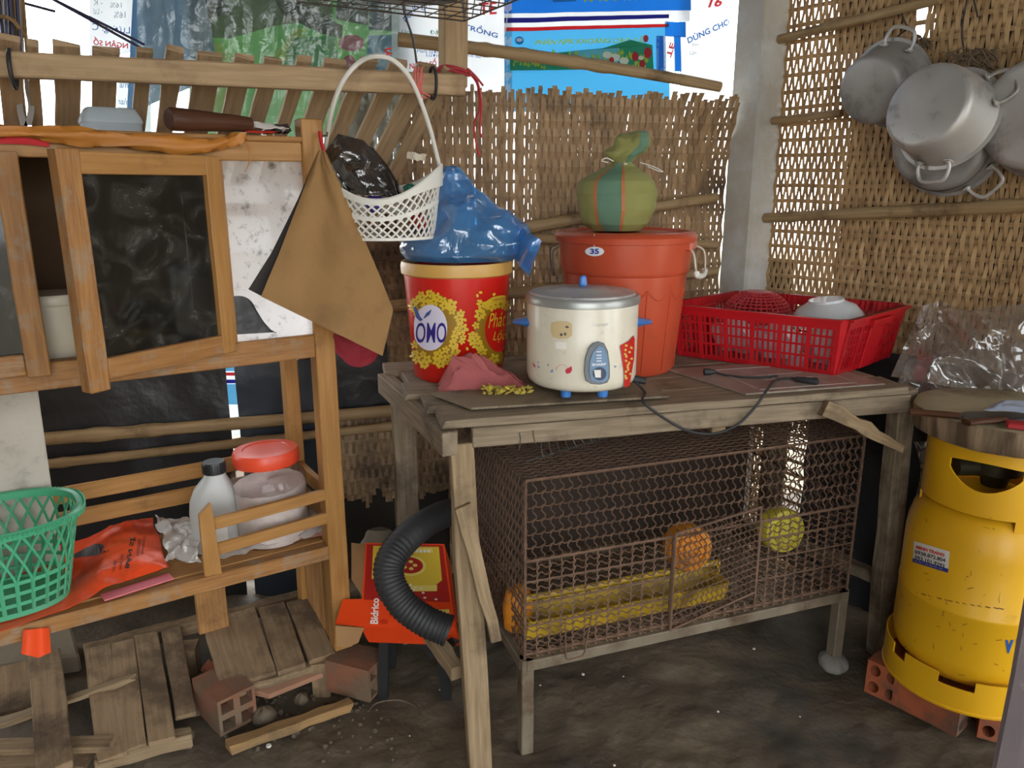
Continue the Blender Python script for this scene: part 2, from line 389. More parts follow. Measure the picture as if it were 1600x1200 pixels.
def pole(mb, p0, p1, r, bow=0.0, r1=None, knots=5, seed=0):
    p0, p1 = V(p0), V(p1); n = 44; pts = []; rs = []; rnd = random.Random(seed); ks = sorted(rnd.uniform(.04, .96) for _ in range(knots))
    for i in range(n + 1):
        t = i / n; c = p0.lerp(p1, t) + V((0, 0, -bow * 4 * t * (1 - t)))
        rr = r + ((r1 or r) - r) * t; pts.append(c); rs.append(rr * (1.0 + .02 * sin(t * 17)))
    for k in ks:
        i = int(k * n); rs[i] *= 1.16
    mb.tube(pts, rs, 9)
def bpole(pl, a, b, r, off, parent, r1=None, bow=0, knots=5, seed=0):
    mb = MB(); pole(mb, pl.at(*a, off), pl.at(*b, off), r, bow, r1, knots, seed); return build('bamboo_pole', mb, M_bam, parent)
bpole(BACK, (622, 62), (1125, 136), .017, -.10, wall_back, .014, -.008, 5, 3)
bpole(BACK, (640, 384), (1120, 308), .019, -.035, wall_back, .014, 0, 5, 4)
bpole(BACK, (640, 366), (1120, 382), .014, -.03, wall_back, .013, 0, 5, 5)
bpole(BACK, (560, 484), (1120, 423), .017, -.03, wall_back, .015, 0, 5, 6)
bpole(BACK, (66, 686), (710, 634), .0175, -.05, wall_back, .017, 0, 7, 8)
bpole(BACK, (66, 726), (710, 655), .013, -.05, wall_back, .013, 0, 7, 9)
bpole(RIGHT, (1196, 67), (1470, -2), .012, -.03, wall_right, .012, 0, 3, 12)
bpole(RIGHT, (1190, 191), (1315, 177), .011, -.03, wall_right, .011, 0, 2, 13)
bpole(RIGHT, (1190, 341), (1640, 319), .014, -.03, wall_right, .016, 0, 4, 14)

# dark sheets fixed behind the weave outside, so most gaps show no sky
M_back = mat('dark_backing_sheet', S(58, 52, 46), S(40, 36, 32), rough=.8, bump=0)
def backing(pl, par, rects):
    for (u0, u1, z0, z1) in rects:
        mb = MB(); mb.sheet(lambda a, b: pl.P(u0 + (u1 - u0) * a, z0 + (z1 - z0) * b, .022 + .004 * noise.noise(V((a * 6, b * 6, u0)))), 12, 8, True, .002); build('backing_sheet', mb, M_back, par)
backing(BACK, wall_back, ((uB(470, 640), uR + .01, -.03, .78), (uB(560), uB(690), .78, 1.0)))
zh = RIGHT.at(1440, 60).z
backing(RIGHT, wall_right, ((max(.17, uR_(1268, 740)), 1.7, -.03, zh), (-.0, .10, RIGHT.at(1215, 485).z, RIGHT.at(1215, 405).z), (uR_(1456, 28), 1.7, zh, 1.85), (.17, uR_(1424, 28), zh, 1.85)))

# concrete pillar in the corner, seen edge-on
def pillar():
    mb = MB(); c = BACK.at(1160, 480, -.035); s = .056
    a = atan2(c.y, c.x) + .06
    def ring(z): return [V((c.x + s * sqrt(2) * cos(a + k * pi / 2) * .98, c.y + s * sqrt(2) * sin(a + k * pi / 2) * .98, z)) for k in range(4)]
    mb.ring_beam([ring(z * .25) for z in range(0, 9)])
    o = build('concrete_pillar', mb, M_concrete, bevel=.008)
    return struct(tag(o, 'square grey concrete pillar in the corner between the two woven walls', 'pillar'))
pillar()

# ---- fertiliser sacks hung outside above the back wall
M_sackw = mat('white_woven_sack', S(244, 246, 248), S(232, 236, 240), rough=.6, bump=.2, bscale=300, trans=.6)
M_sackb = mat('blue_woven_sack', S(64, 160, 222), S(50, 146, 210), rough=.6, bump=.2, bscale=300, trans=.7)
def ink(n, c): return mat('ink_' + n, c, c, rough=.6, bump=0, trans=.6)
I_blue, I_navy, I_red, I_yel, I_grey = ink('blue', S(40, 110, 180)), ink('navy', S(40, 40, 150)), ink('red', S(205, 50, 60)), ink('yellow', S(235, 225, 80)), ink('grey', S(150, 160, 170))
I_white, I_sky, I_green, I_lime, I_teal = ink('white', S(245, 245, 245)), ink('sky', S(110, 185, 225)), ink('green', S(40, 140, 90)), ink('lime', S(190, 210, 80)), ink('teal', S(30, 130, 170))
OFF = .10
def sk(px, py, o=0.0):
    p = BACK.at(px, py, OFF + o); u = BACK.u(p)
    return p + BACK.n * (.006 * noise.noise(V((u * 6, p.z * 4, 0))) + .004 * noise.noise(V((u * 17, p.z * 11, 5))))
def sheet_px(mb, x0, x1, y0, y1, f=sk, nu=24, nv=16, thick=.0012, edge=0.0):
    mb.sheet(lambda a, b: f(x0 + (x1 - x0) * a + edge * noise.noise(V((b * 3, a, 1))), y1 + (y0 - y1) * b), nu, nv, True, thick)
def print_px(mb, poly, f=sk, o=-.003):
    # subdivide long edges so the print follows the cloth
    out = []
    for i, (x, y) in enumerate(poly):
        x2, y2 = poly[(i + 1) % len(poly)]; k = max(1, int(max(abs(x2 - x), abs(y2 - y)) / 25))
        out += [(x + (x2 - x) * t / k, y + (y2 - y) * t / k) for t in range(k)]
    mb.flat(out, lambda a, b: f(a, b, o))
def word_px(mb, s, p00, p10, p01, f=sk, o=-.004, shear=0.0, bold=0.0):
    letters(mb, s, lambda a, b: f(p00[0] + (p10[0] - p00[0]) * a + (p01[0] - p00[0]) * b, p00[1] + (p10[1] - p00[1]) * a + (p01[1] - p00[1]) * b, o), shear, bold)

mb = MB(); sheet_px(mb, 612, 800, -140, 175)
sackA = tag(build('fertiliser_sack', mb, M_sackw), 'white sack with red TE letters hung behind the wire basket and wooden post', 'sack', 'fertiliser sacks hung above the back wall')
mb = MB()
word_px(mb, 'DÙNG', (634, 35), (655, 12), (628, 26), bold=.02); word_px(mb, 'CHO', (660, 18), (680, 4), (656, 9)); word_px(mb, 'CÂY TRỒNG', (690, 36), (777, 60), (692, 24), bold=.02)
word_px(mb, 'Hàm lượng', (652, 84), (690, 86), (652, 76)); word_px(mb, 'Lượng', (666, 90), (690, 92), (666, 82)); word_px(mb, 'Ca, Zn, Cu, Bo.', (705, 84), (752, 93), (705, 76))
stuff(build('blue_lettering', mb, I_blue, sackA))
mb = MB(); word_px(mb, 'TE', (748, 24), (776, 22), (748, 5), bold=.02); word_px(mb, 'NGÂN SỐ', (640, 108), (682, 104), (640, 94), bold=.02); stuff(build('red_lettering', mb, I_red, sackA))
mb = MB(); word_px(mb, 'Đạm', (672, 55), (692, 57), (672, 47)); word_px(mb, 'Kali', (682, 52), (694, 54), (682, 46)); word_px(mb, 'Lân', (628, 52), (640, 53), (628, 46)); stuff(build('green_lettering', mb, I_green, sackA))

# the sack's printed bands are cloth of their own colour (no layer over layer, so that daylight comes through each)
I_sky2 = ink('pale_sky', S(120, 200, 232))
sackB = tag(thing('fertiliser_sack', '', '', BACK.at(930, 120, OFF)), 'bright blue fertiliser sack with stripes and a field picture above the woven wall', 'sack', 'fertiliser sacks hung above the back wall')
def band_px(name, m, x0, x1, ya, yb, yc, yd, nu=24, nv=4):
    # strip between the line (ya at x0, yb at x1) and the line (yc, yd)
    mb = MB(); mb.sheet(lambda a, b: sk(x0 + (x1 - x0) * a, (yc + (yd - yc) * a) * (1 - b) + (ya + (yb - ya) * a) * b), nu, nv, True, .0012); return build(name, mb, m, sackB)
band_px('blue_cloth', M_sackb, 788, 1046, -140, -140, 21, 16, 24, 12)
band_px('white_stripe', M_sackw, 788, 1046, 21, 16, 28, 22); band_px('navy_stripe', I_navy, 788, 1046, 28, 22, 36, 28)
band_px('white_stripe', M_sackw, 788, 1046, 36, 28, 43, 37); band_px('red_stripe', I_red, 788, 1046, 43, 37, 49, 42)
band_px('picture_sky', I_sky2, 788, 1040, 49, 42, 112, 112, 24, 8)
band_px('picture_sky', I_sky2, 788, 1046, 112, 112, 175, 175)
band_px('blue_cloth', M_sackb, 1046, 1080, -140, -140, 16, 16, 6, 8); band_px('white_stripe', M_sackw, 1046, 1078, 16, 16, 31, 33, 6, 3)
band_px('blue_cloth', M_sackb, 1040, 1072, 33, 34, 56, 58, 6, 4)
band_px('blue_cloth', M_sackb, 1026, 1037, 56, 56, 112, 112, 3, 6); band_px('blue_cloth', M_sackb, 1054, 1064, 56, 56, 112, 112, 3, 6); band_px('white_stripe', M_sackw, 1037, 1054, 56, 56, 112, 112, 4, 6)
mb = MB(); print_px(mb, [(797, 78), (870, 82), (940, 76), (985, 62), (1020, 70), (1022, 108), (797, 110)], o=-.0045); build('picture_green', mb, I_green, sackB)
mb = MB(); rr = random.Random(3)
for k in range(150):
    x = rr.uniform(800, 1015); y = rr.uniform(82, 106); s = rr.uniform(1.2, 4)
    print_px(mb, [(x, y - s * 2), (x + s, y), (x, y + s), (x - s * .8, y)], o=-.006)
build('picture_leaves', mb, I_lime, sackB)
mb = MB()
for (x, y, s) in ((993, 88, 8), (1013, 82, 9), (1004, 100, 7), (1010, 60, 6), (955, 95, 6)): print_px(mb, [(x + s * cos(k * .8) * .7, y + s * sin(k * .8)) for k in range(8)], o=-.007)
stuff(build('picture_fruit', mb, I_red, sackB))
mb = MB()
for (x, y, s) in ((960, 90, 9), (975, 95, 8), (948, 86, 8), (1002, 90, 5)): print_px(mb, [(x + s * cos(k * .8), y + s * sin(k * .8) * .7) for k in range(8)], o=-.0065)
stuff(build('picture_sacks', mb, I_white, sackB))
mb = MB(); word_px(mb, 'PHÂN NPK KHOÁNG CAO CẤP', (836, 70), (1012, 66), (838, 58), shear=.2, bold=.02); word_px(mb, '16-16-8-13S+TE', (913, 3), (1028, -1), (913, -16), bold=.03); stuff(build('yellow_lettering', mb, I_yel, sackB))
mb = MB(); print_px(mb, [(812 + 7 * cos(k * .52), 63 + 6.5 * sin(k * .52)) for k in range(12)], o=-.005); build('round_emblem', mb, I_teal, sackB)
mb = MB(); print_px(mb, [(812 + 5 * cos(k * .52), 62 + 3 * sin(k * .52)) for k in range(12)], o=-.007); build('emblem_tree', mb, I_white, sackB)
mb = MB(); word_px(mb, 'TE', (1040, 88), (1048, 66), (1048, 90), bold=.02, o=-.006); build('red_lettering', mb, I_red, sackB)
mb = MB(); print_px(mb, [(864, -2), (900, -3), (900, 2), (864, 3)]); build('teal_band', mb, I_teal, sackB)

mb = MB(); sheet_px(mb, 1062, 1136, -140, 160, f=lambda x, y, o=0: sk(x, y, .02 + o))
sackC = tag(build('fertiliser_sack', mb, M_sackw), 'white sack with red 16 hung beside the concrete pillar', 'sack', 'fertiliser sacks hung above the back wall')
fC = lambda x, y, o=0: sk(x, y, .02 + o)
mb = MB(); word_px(mb, 'DÙNG CHO', (1076, 68), (1140, 38), (1073, 57), f=fC, bold=.02); build('blue_lettering', mb, I_blue, sackC)
mb = MB(); word_px(mb, '16', (1106, 12), (1127, 10), (1108, -3), f=fC, bold=.03, shear=.2); build('red_lettering', mb, I_red, sackC)
mb = MB(); word_px(mb, 'Đạm', (1082, 73), (1092, 72), (1082, 68), f=fC); word_px(mb, 'Lân', (1078, 86), (1088, 85), (1078, 80), f=fC); stuff(build('grey_lettering', mb, I_grey, sackC))
# ================================================================ work table
table = thing('work_table', 'long rough grey wooden work table carrying the tubs and rice cooker', 'table', (.3, 1.6, 0))
TE, TN = TAB.e, TAB.n
def T(u, d, z): return TAB.P(u, z, d)
tdep = .52
for k in range(5):
    w = tdep / 5; d0 = k * w + w / 2; mb = MB()
    left = [-.005, -.02, -.05, -.035, -.07][k]
    mb.beam(T(left, d0 + .004, ZT - .008), T(.992 + random.uniform(-.012, .008), d0, ZT - .008 + random.uniform(-.001, .001)), w - .006, .016, seg=10, wob=.0018, rough_ends=.006)
    build('top_plank', mb, M_greywood, table, bevel=.0015)
mb = MB(); mb.beam(T(.045, .012, ZT - .035), T(1.0, .012, ZT - .036), .022, .038, seg=10, wob=.0015); build('front_apron', mb, M_greywood, table, bevel=.002)
bl = PZ(604, 606, ZT - .03)
mb = MB(); mb.beam(T(.004, .0, ZT - .042), bl + TN * .05, .03, .046, seg=4, wob=.001); build('side_apron', mb, M_greywood, table, bevel=.002)
mb = MB(); mb.beam(T(.985, .02, ZT - .036), T(.985, tdep, ZT - .036), .03, .04); build('side_apron', mb, M_greywood, table, bevel=.002)
mb = MB(); mb.beam(T(.0, tdep - .02, ZT - .036), T(1.0, tdep - .02, ZT - .036), .022, .038); build('back_apron', mb, M_greywood, table, bevel=.002)
def post4(p_top, p_bot, w, d, u=None, seg=6):
    mb = MB(); u = u or TN; mb.beam(p_bot, p_top, w, d, up=u, seg=seg, wob=.0015); return mb
build('leg', post4(PY(718, 690, 1.353), PY(750, 1204, 1.338) + V((0, 0, -.01)), .046, .034), M_oldwood, table, bevel=.002)
lq = PY(631, 700, 1.80)
build('leg', post4(V((lq.x, 1.80, ZT - .02)), V((lq.x + .005, 1.80, -.015)), .055, .045), M_greywood, table, bevel=.002)
build('leg', post4(V((.862, 1.635, ZT - .018)), V((.938, 1.735, -.01)), .046, .04), M_greywood, table, bevel=.002)
build('leg', post4(T(.97, .43, ZT - .018), T(.97, .43, -.01), .048, .04), M_greywood, table, bevel=.002)
# nailed braces
mb = MB(); a, b = PY(722, 790, 1.328), PY(776, 1003, 1.318); mb.beam(a, b, .030, .014, up=TN, seg=6, wob=.0015, w1=.022, rough_ends=.006); build('brace', mb, M_oldwood, table, bevel=.0015)
mb = MB(); a, b = TAB.at(1290, 638, -.012), TAB.at(1410, 700, -.03); mb.beam(a, b, .034, .022, up=TN, seg=8, wob=.003, w1=.018, rough_ends=.01); build('brace', mb, M_oldwood, table, bevel=.001)
mb = MB(); mb.beam(PY(716, 1052, 1.37), PY(672, 992, 1.485), .03, .03, seg=4, wob=.002); build('stretcher', mb, M_oldwood, table, bevel=.002)
mb = MB(); mb.beam(T(.56, .02, ZT - .062), T(.58, .30, ZT - .06), .03, .02, seg=3, wob=.002); build('cross_batten', mb, M_oldwood, table, bevel=.002)
mb = MB(); mb.beam(V((.92, 1.735, .2)), T(.97, .43, .21), .03, .03, seg=3, wob=.002); mb.beam(T(.60, .42, .2), T(.97, .42, .2), .03, .03); build('stretcher', mb, M_greywood, table, bevel=.002)
mb = MB(); p = T(.16, -.003, ZT - .028); mb.tube([p, p + V((0, -.012, -.006)), p + V((0.004, -.016, -.02))], .0012, 5); build('bent_nail', mb, M_rust, table)
mb = MB(); p = TAB.at(812, 676, .0); mb.tube([p + V((0, 0, .0)), p + V((.002, 0, -.012)), p + V((-.001, 0, -.035))], .001, 5); build('wire_hook', mb, M_steelwire, table)
# sheets lying on the table
mb = MB(); pts = [PZ(672, 617, ZT + .004), PZ(736, 641, ZT + .004), PZ(1046, 622, ZT + .004), PZ(1000, 590, ZT + .004)]
mb.ring_beam([[p for p in pts], [p + V((0, 0, .005)) for p in pts]])
tag(build('thin_board', mb, M_greywood, bevel=.001), 'thin warped plywood board lying under the rice cooker', 'board')
M_mat = mat('faded_print_board', S(148, 136, 120), S(122, 110, 96), rough=.35, bump=.05, dirt=S(164, 152, 140), dscale=16, damt=.42)
mb = MB(); pts = [T(.62, .03, ZT), T(.955, .03, ZT), T(.94, .27, ZT), T(.56, .27, ZT)]
mb.ring_beam([pts, [p + V((0, 0, .004)) for p in pts]])
tb = tag(build('printed_board', mb, M_mat, bevel=.001), 'faded brown board with pale printed lines in front of the red crate', 'board')
mb = MB(); I_pale = plain('pale_print', S(176, 158, 150), .5)
for (u0, u1, d0, d1) in ((.66, .9, .05, .056), (.64, .90, .23, .236), (.66, .666, .05, .23), (.895, .901, .05, .23), (.72, .84, .12, .124), (.72, .84, .16, .164), (.75, .754, .12, .164), (.80, .804, .12, .164)):
    mb.box((0, 0, 0), (1, 1, 1), lambda p: T(u0 + (u1 - u0) * p.x, d0 + (d1 - d0) * p.y, ZT + .004 + .0006 * p.z))
build('printed_lines', mb, I_pale, tb)

# ================================================================ kitchen cabinet
cab = thing('kitchen_cabinet', 'open varnished wooden kitchen cabinet with glazed doors and a lower shelf', 'cabinet', C(-.4, .12, .1))
zs, zr, zt = .376, .852, 1.195                     # shelf top, rail top, frieze bottom
WID = -1.05
def cbeam(name, s0, d0, z0, s1, d1, z1, m, parent=None, bevel=.002, fr=None):
    mb = MB(); fr = fr or C; random.random()
    ax = max(range(3), key=lambda k: abs((s1 - s0, d1 - d0, z1 - z0)[k]))
    c = [(s0 + s1) / 2, (d0 + d1) / 2, (z0 + z1) / 2]; lo = (s0, d0, z0); hi = (s1, d1, z1); q0 = list(c); q1 = list(c); q0[ax] = lo[ax]; q1[ax] = hi[ax]
    dims = (abs(s1 - s0), abs(d1 - d0), abs(z1 - z0))
    e = (fr(1, 0, 0) - fr(0, 0, 0)).normalized(); nn = (fr(0, 1, 0) - fr(0, 0, 0)).normalized(); zz = V((0, 0, 1))
    if ax == 0: w, h, up = dims[1], dims[2], zz
    elif ax == 1: w, h, up = dims[0], dims[2], zz
    else: w, h, up = dims[0], dims[1], nn
    mb.beam(fr(*q0), fr(*q1), w, h, up=up, seg=5, wob=.0005); return build(name, mb, m, parent or cab, bevel=bevel)
pw = .043
cbeam('post', -pw, 0, .11, 0, .04, 1.275, M_cab)
cbeam('post', -pw, .235, .05, -.01, .272, 1.275, M_cab)
cbeam('post', WID, 0, .05, WID + pw, .04, 1.275, M_cab)
cbeam('post', WID, .235, .05, WID + pw, .272, 1.275, M_cab)
cbeam('frieze', WID, .004, zt, -pw, .03, zt + .036, M_cab)
cbeam('top_board', WID, .0, zt + .036, -pw, .27, zt + .046, M_cabraw)
ZC = zt + .046
cbeam('middle_rail', WID, .002, zr - .048, -pw, .034, zr, M_cabworn)
cbeam('middle_board', WID + pw, .034, zr - .03, -pw, .25, zr - .012, M_cabraw)
cbeam('shelf_edge', WID, .0, zs - .032, -pw, .03, zs, M_cabworn)
for k in range(3): cbeam('shelf_board', WID + .01, .03 + k * .08, zs - .014, -pw, .106 + k * .08, zs + .002, M_cabraw)
cbeam('back_rail', WID, .245, zs + .125, -pw, .258, zs + .16, M_cab); cbeam('back_rail', WID, .245, zs + .07, -pw, .258, zs + .105, M_cab)
cbeam('side_slat', -.03, .04, zs + .09, -.016, .235, zs + .125, M_cab); cbeam('side_slat', -.03, .04, zs + .03, -.016, .235, zs + .065, M_cab)
cbeam('side_rail', -.035, .04, zr - .045, -.008, .235, zr - .005, M_cab); cbeam('side_rail', -.035, .04, zt + .01, -.008, .235, zt + .036, M_cab)
cbeam('side_rail', -.035, .04, zs - .032, -.008, .235, zs, M_cab)
# front guard of the shelf
g0 = CAB.u(CAB.at(312, 890)); g1 = CAB.u(CAB.at(345, 890))
mb = MB(); q = [CAB.at(309, 803), CAB.at(327, 783), CAB.at(331, 800), CAB.at(345, 893), CAB.at(318, 898)]
mb.add([p - CAB.n * .012 for p in q] + [p for p in q], [[0, 1, 2, 3, 4][::-1], [5, 6, 7, 8, 9]] + [[i, (i + 1) % 5, 5 + (i + 1) % 5, 5 + i] for i in range(5)], [[(p.z * 1, p.x * .3) for p in ([q[k] for k in (4, 3, 2, 1, 0)])], [(p.z, p.x * .3) for p in q]] + [[(0, 0), (.03, 0), (.03, .01), (0, .01)]] * 5)
build('guard_upright', mb, M_cab, cab, bevel=.001)
for (a, b) in (((334, 818), (512, 771)), ((335, 859), (516, 807))):
    mb = MB(); mb.beam(CAB.at(*a, .006), CAB.at(*b, .006), .010, .025, seg=4, wob=.0005); build('guard_slat', mb, M_cab, cab, bevel=.001)
# partition, back and the two doors of the upper part
sp = CAB.u(CAB.at(362, 420)); sp2 = CAB.u(CAB.at(336, 420))
cbeam('stile', sp2, .0, zr, sp, .03, zt, M_cab)
cbeam('partition', sp2, .03, zr - .01, sp2 + .012, .245, zt + .036, M_cabraw)
cbeam('back_panel', WID, .25, zr - .03, sp2, .256, zt + .036, mat('dark_interior_board', S(120, 88, 56), S(92, 66, 42), rough=.7))
M_glass = bpy.data.materials.new('dusty_door_glass'); M_glass.use_nodes = True
def dusty_glass(m, tint, amount):
    nt = m.node_tree; N = nt.nodes; L = nt.links; N.remove(N['Principled BSDF'])
    t = N.new('ShaderNodeBsdfTransparent'); t.inputs[0].default_value = tint; g = N.new('ShaderNodeBsdfGlossy'); g.inputs['Roughness'].default_value = .06
    d = N.new('ShaderNodeBsdfDiffuse'); d.inputs[0].default_value = S(150, 148, 140)
    fr = N.new('ShaderNodeFresnel'); a = N.new('ShaderNodeMixShader'); L.new(fr.outputs[0], a.inputs[0]); L.new(t.outputs[0], a.inputs[1]); L.new(g.outputs[0], a.inputs[2])
    tc = N.new('ShaderNodeTexCoord'); nz = N.new('ShaderNodeTexNoise'); nz.inputs['Scale'].default_value = 14; nz.inputs['Detail'].default_value = 10; nz.inputs['Roughness'].default_value = .75; nz.inputs['Distortion'].default_value = 1.5
    L.new(tc.outputs['Object'], nz.inputs['Vector']); r = N.new('ShaderNodeValToRGB'); r.color_ramp.elements[0].position = .5; r.color_ramp.elements[1].position = .8; r.color_ramp.elements[1].color = (amount,) * 3 + (1,)
    r.color_ramp.elements[0].color = (.035, .035, .035, 1)
    L.new(nz.outputs[0], r.inputs[0]); b = N.new('ShaderNodeMixShader'); L.new(r.outputs[0], b.inputs[0]); L.new(a.outputs[0], b.inputs[1]); L.new(d.outputs[0], b.inputs[2]); L.new(b.outputs[0], N['Material Output'].inputs[0])
dusty_glass(M_glass, S(95, 97, 100), .35)
def make_door(pl, u0, u1, z0, z1, label, drop=0.0, proud=.0, worn_left=True):
    # u0 = free edge, u1 = hinge edge, along plane pl
    fr = lambda s, d, z: pl.P(s, z, d)
    sw = .036; W_ = u1 - u0; sg = 1 if W_ > 0 else -1; c0 = len(COL.objects)
    mb = MB(); d = mb.beam(fr((u0 + u0 + sg * sw) / 2, -.012, z0 - drop), fr((u0 + u0 + sg * sw) / 2, -.012, z1 + .004), sw, .026, up=pl.n, seg=5, wob=.0006)
    door = build('door', mb, M_cabworn, cab, bevel=.002)
    mb = MB(); mb.beam(fr(u1 - sg * .016, -.012, z0), fr(u1 - sg * .016, -.012, z1), .030, .024, up=pl.n, seg=5, wob=.0005); build('hinge_stile', mb, M_cab, door, bevel=.0015)
    for (za, zb, mm) in ((z0, z0 + .036, M_cabworn), (z1 - .034, z1, M_cab)):
        mb = MB(); mb.beam(fr(u0 + sg * sw, -.012, (za + zb) / 2), fr(u1 - sg * .03, -.012, (za + zb) / 2), .023, zb - za, seg=5, wob=.0005); build('door_rail', mb, mm, door, bevel=.0015)
    mb = MB(); mb.box((u0 + sg * (sw - .004), -.012, z0 + .03), (u1 - sg * .026, -.009, z1 - .03), lambda p: fr(p.x, p.y, p.z)); build('pane', mb, M_glass, door)
    return door
hp = CAB.at(357, 540); fp = PY(124, 590, 1.205)
ang = atan2(hp.y - fp.y, hp.x - fp.x); DOOR = Plane((fp.x, fp.y), ang)
make_door(DOOR, 0, (V((hp.x, hp.y)) - V((fp.x, fp.y))).length, zr - .012, zt + .006, '', drop=.016)
ld = CAB.u(CAB.at(76, 560))
make_door(CAB, ld, WID + .01, zr - .014, zt + .004, '', drop=.004)
# the frosted right-hand bay
M_frost = bpy.data.materials.new('dirty_frosted_sheet'); M_frost.use_nodes = True
nt = M_frost.node_tree; N = nt.nodes; L = nt.links; N.remove(N['Principled BSDF'])
tl = N.new('ShaderNodeBsdfTranslucent'); df = N.new('ShaderNodeBsdfDiffuse'); tp = N.new('ShaderNodeBsdfTransparent')
nz = N.new('ShaderNodeTexNoise'); nz.inputs['Scale'].default_value = 60; nz.inputs['Detail'].default_value = 8; nz.inputs['Roughness'].default_value = .7
tc = N.new('ShaderNodeTexCoord'); L.new(tc.outputs['Object'], nz.inputs['Vector']); rp = N.new('ShaderNodeValToRGB'); rp.color_ramp.elements[0].position = .30; rp.color_ramp.elements[0].color = S(176, 176, 174); rp.color_ramp.elements[1].position = .46; rp.color_ramp.elements[1].color = (1, 1, 1, 1)
L.new(nz.outputs[0], rp.inputs[0]); L.new(rp.outputs[0], tl.inputs[0]); L.new(rp.outputs[0], df.inputs[0])
m1 = N.new('ShaderNodeMixShader'); m1.inputs[0].default_value = .94; L.new(df.outputs[0], m1.inputs[1]); L.new(tl.outputs[0], m1.inputs[2])
m2 = N.new('ShaderNodeMixShader'); m2.inputs[0].default_value = .14; L.new(m1.outputs[0], m2.inputs[1]); L.new(tp.outputs[0], m2.inputs[2]); L.new(m2.outputs[0], N['Material Output'].inputs[0])
mb = MB(); mb.box((sp, .012, zr), (-pw, .014, zt), lambda p: C(p.x, p.y, p.z)); build('frosted_panel', mb, M_frost, cab)
# rough boards closing the base
for k, (s0, s1, zb) in enumerate(((-.036, -.002, .1), (-.036, -.004, .06), (-.034, -.004, .06))):
    cbeam('base_board', -.030, .045 + k * .065, .05, -.012, .105 + k * .065, zs - .03, M_cabraw)
b0 = CAB.u(CAB.at(332, 930)); b1 = CAB.u(CAB.at(402, 930))
cbeam('base_board', b0, .225, .12, b1 - .02, .243, zs - .03, M_cabraw); 

# ================================================================ slatted rack above the cabinet
RK = Plane((PY(722, 130, 1.66).x, 1.66), atan2(.3, .734))
rack = thing('slatted_rack', 'long wooden slatted rack leaning above the cabinet top', 'rack', RK.P(-.45, 1.05, .2))
zR = PY(722, 132, 1.66).z
rl = RK.u(PY(-40, 104, 1.32))
mb = MB(); mb.beam(RK.at(724, 134), RK.at(-60, 98), .030, .040, seg=12, wob=.0012); build('top_rail', mb, M_slat, rack, bevel=.003)
sd = V((-.43, .65, -.54)).normalized()
tops = [(10, 55, 34), (50, 66, 17), (104, 68, 38), (165, 76, 37), (227, 78, 23), (274, 76, 27), (329, 84, 38), (382, 88, 30), (428, 90, 26), (476, 91, 22), (525, 94, 34), (577, 93, 28), (624, 97, 28), (668, 100, 30), (704, 106, 24)]
side = RK.e
for k, (x, y, wpx) in enumerate(tops):
    p = RK.at(x, y, .028); q = p + sd * (.42 + random.uniform(-.02, .03)); w = wpx * p.y / 1290
    mb = MB(); nrm = sd.cross(side)
    if nrm.z < 0: nrm = -nrm
    mb.beam(p, q, w, .012, up=nrm, seg=6, wob=.0010, rough_ends=.005); build('slat', mb, M_slat, rack, bevel=.0015)
mb = MB(); mb.beam(RK.at(720, 140, .026) + sd * .40 + V((0, 0, -.018)), RK.at(-60, 104, .026) + sd * .40 + V((0, 0, -.018)), .03, .03, seg=8, wob=.001); build('lower_rail', mb, M_slat, rack, bevel=.002)
for (x, y) in ((20, 108), (676, 130)):
    mb = MB(); c = RK.at(x, y, -.002); pts = [c + RK.n * (.026 * cos(a)) + V((0, 0, .030 * sin(a))) for a in [k * pi / 8 for k in range(16)]]; mb.tube(pts, .0035, 6, closed=True); build('wire_tie', mb, M_blackrub, rack)
# post that carries the rack
mb = MB(); a = RK.at(708, 122, .055); mb.beam(a + V((0, 0, -.02)), V((a.x + .015, a.y, 2.06)), .052, .045, up=RK.n, seg=6, wob=.001)
struct(tag(build('wooden_post', mb, M_slat, bevel=.003), 'short square wooden roof post above the right end of the slatted rack', 'post'))

# ================================================================ wire cage under the table
CG = Plane((.026, 1.379), atan2(.285, .79)); CW, CD, cz0, cz1 = .825, .42, .212, .601
def G(s, d, z): return CG.P(s, z, d)
cage = thing('wire_cage', 'low rusty wire mesh animal cage on steel legs under the table', 'cage', G(CW / 2, CD / 2, 0))
def crimp(mb, fr, w, h, ax, ay, r=.0017, skip=None, vertical=True):
    # crimped wires: fr(x, y) -> point; wires with an S-wave per cell across the panel, and scalloped ones along it
    n = int(w / ax); m = int(h / ay)
    if vertical:
        for i in range(n + 1):
            x = w * i / n; pts = []
            for k in range(m * 6 + 1):
                y = h * k / (m * 6); pts.append((x + .24 * ax * sin(2 * pi * k / 6), y))
            poly_wire(mb, fr, pts, r, skip)
        for j in range(m + 1):
            y = h * j / m; poly_wire(mb, fr, [(w * k / (n * 3), y + .10 * ay * cos(2 * pi * k / 3)) for k in range(n * 3 + 1)], r, skip)
    else:
        for j in range(m + 1):
            y = h * j / m; poly_wire(mb, fr, [(w * k / (n * 6), y + .24 * ay * sin(2 * pi * k / 6)) for k in range(n * 6 + 1)], r, skip)
        for i in range(n + 1):
            x = w * i / n; poly_wire(mb, fr, [(x + .10 * ax * cos(2 * pi * k / 3), h * k / (m * 3)) for k in range(m * 3 + 1)], r, skip)
def poly_wire(mb, fr, pts, r, skip):
    run = []
    for p in pts + [None]:
        if p is None or (skip and skip(*p)):
            if len(run) > 1: mb.tube(run, r, 3, smooth=False, cap=False)
            run = []
        else: run.append(fr(*p))
zm = .43; dx0, dx1 = CG.u(CG.at(1050, 880)), CG.u(CG.at(1186, 860))                    # mid rail, door opening
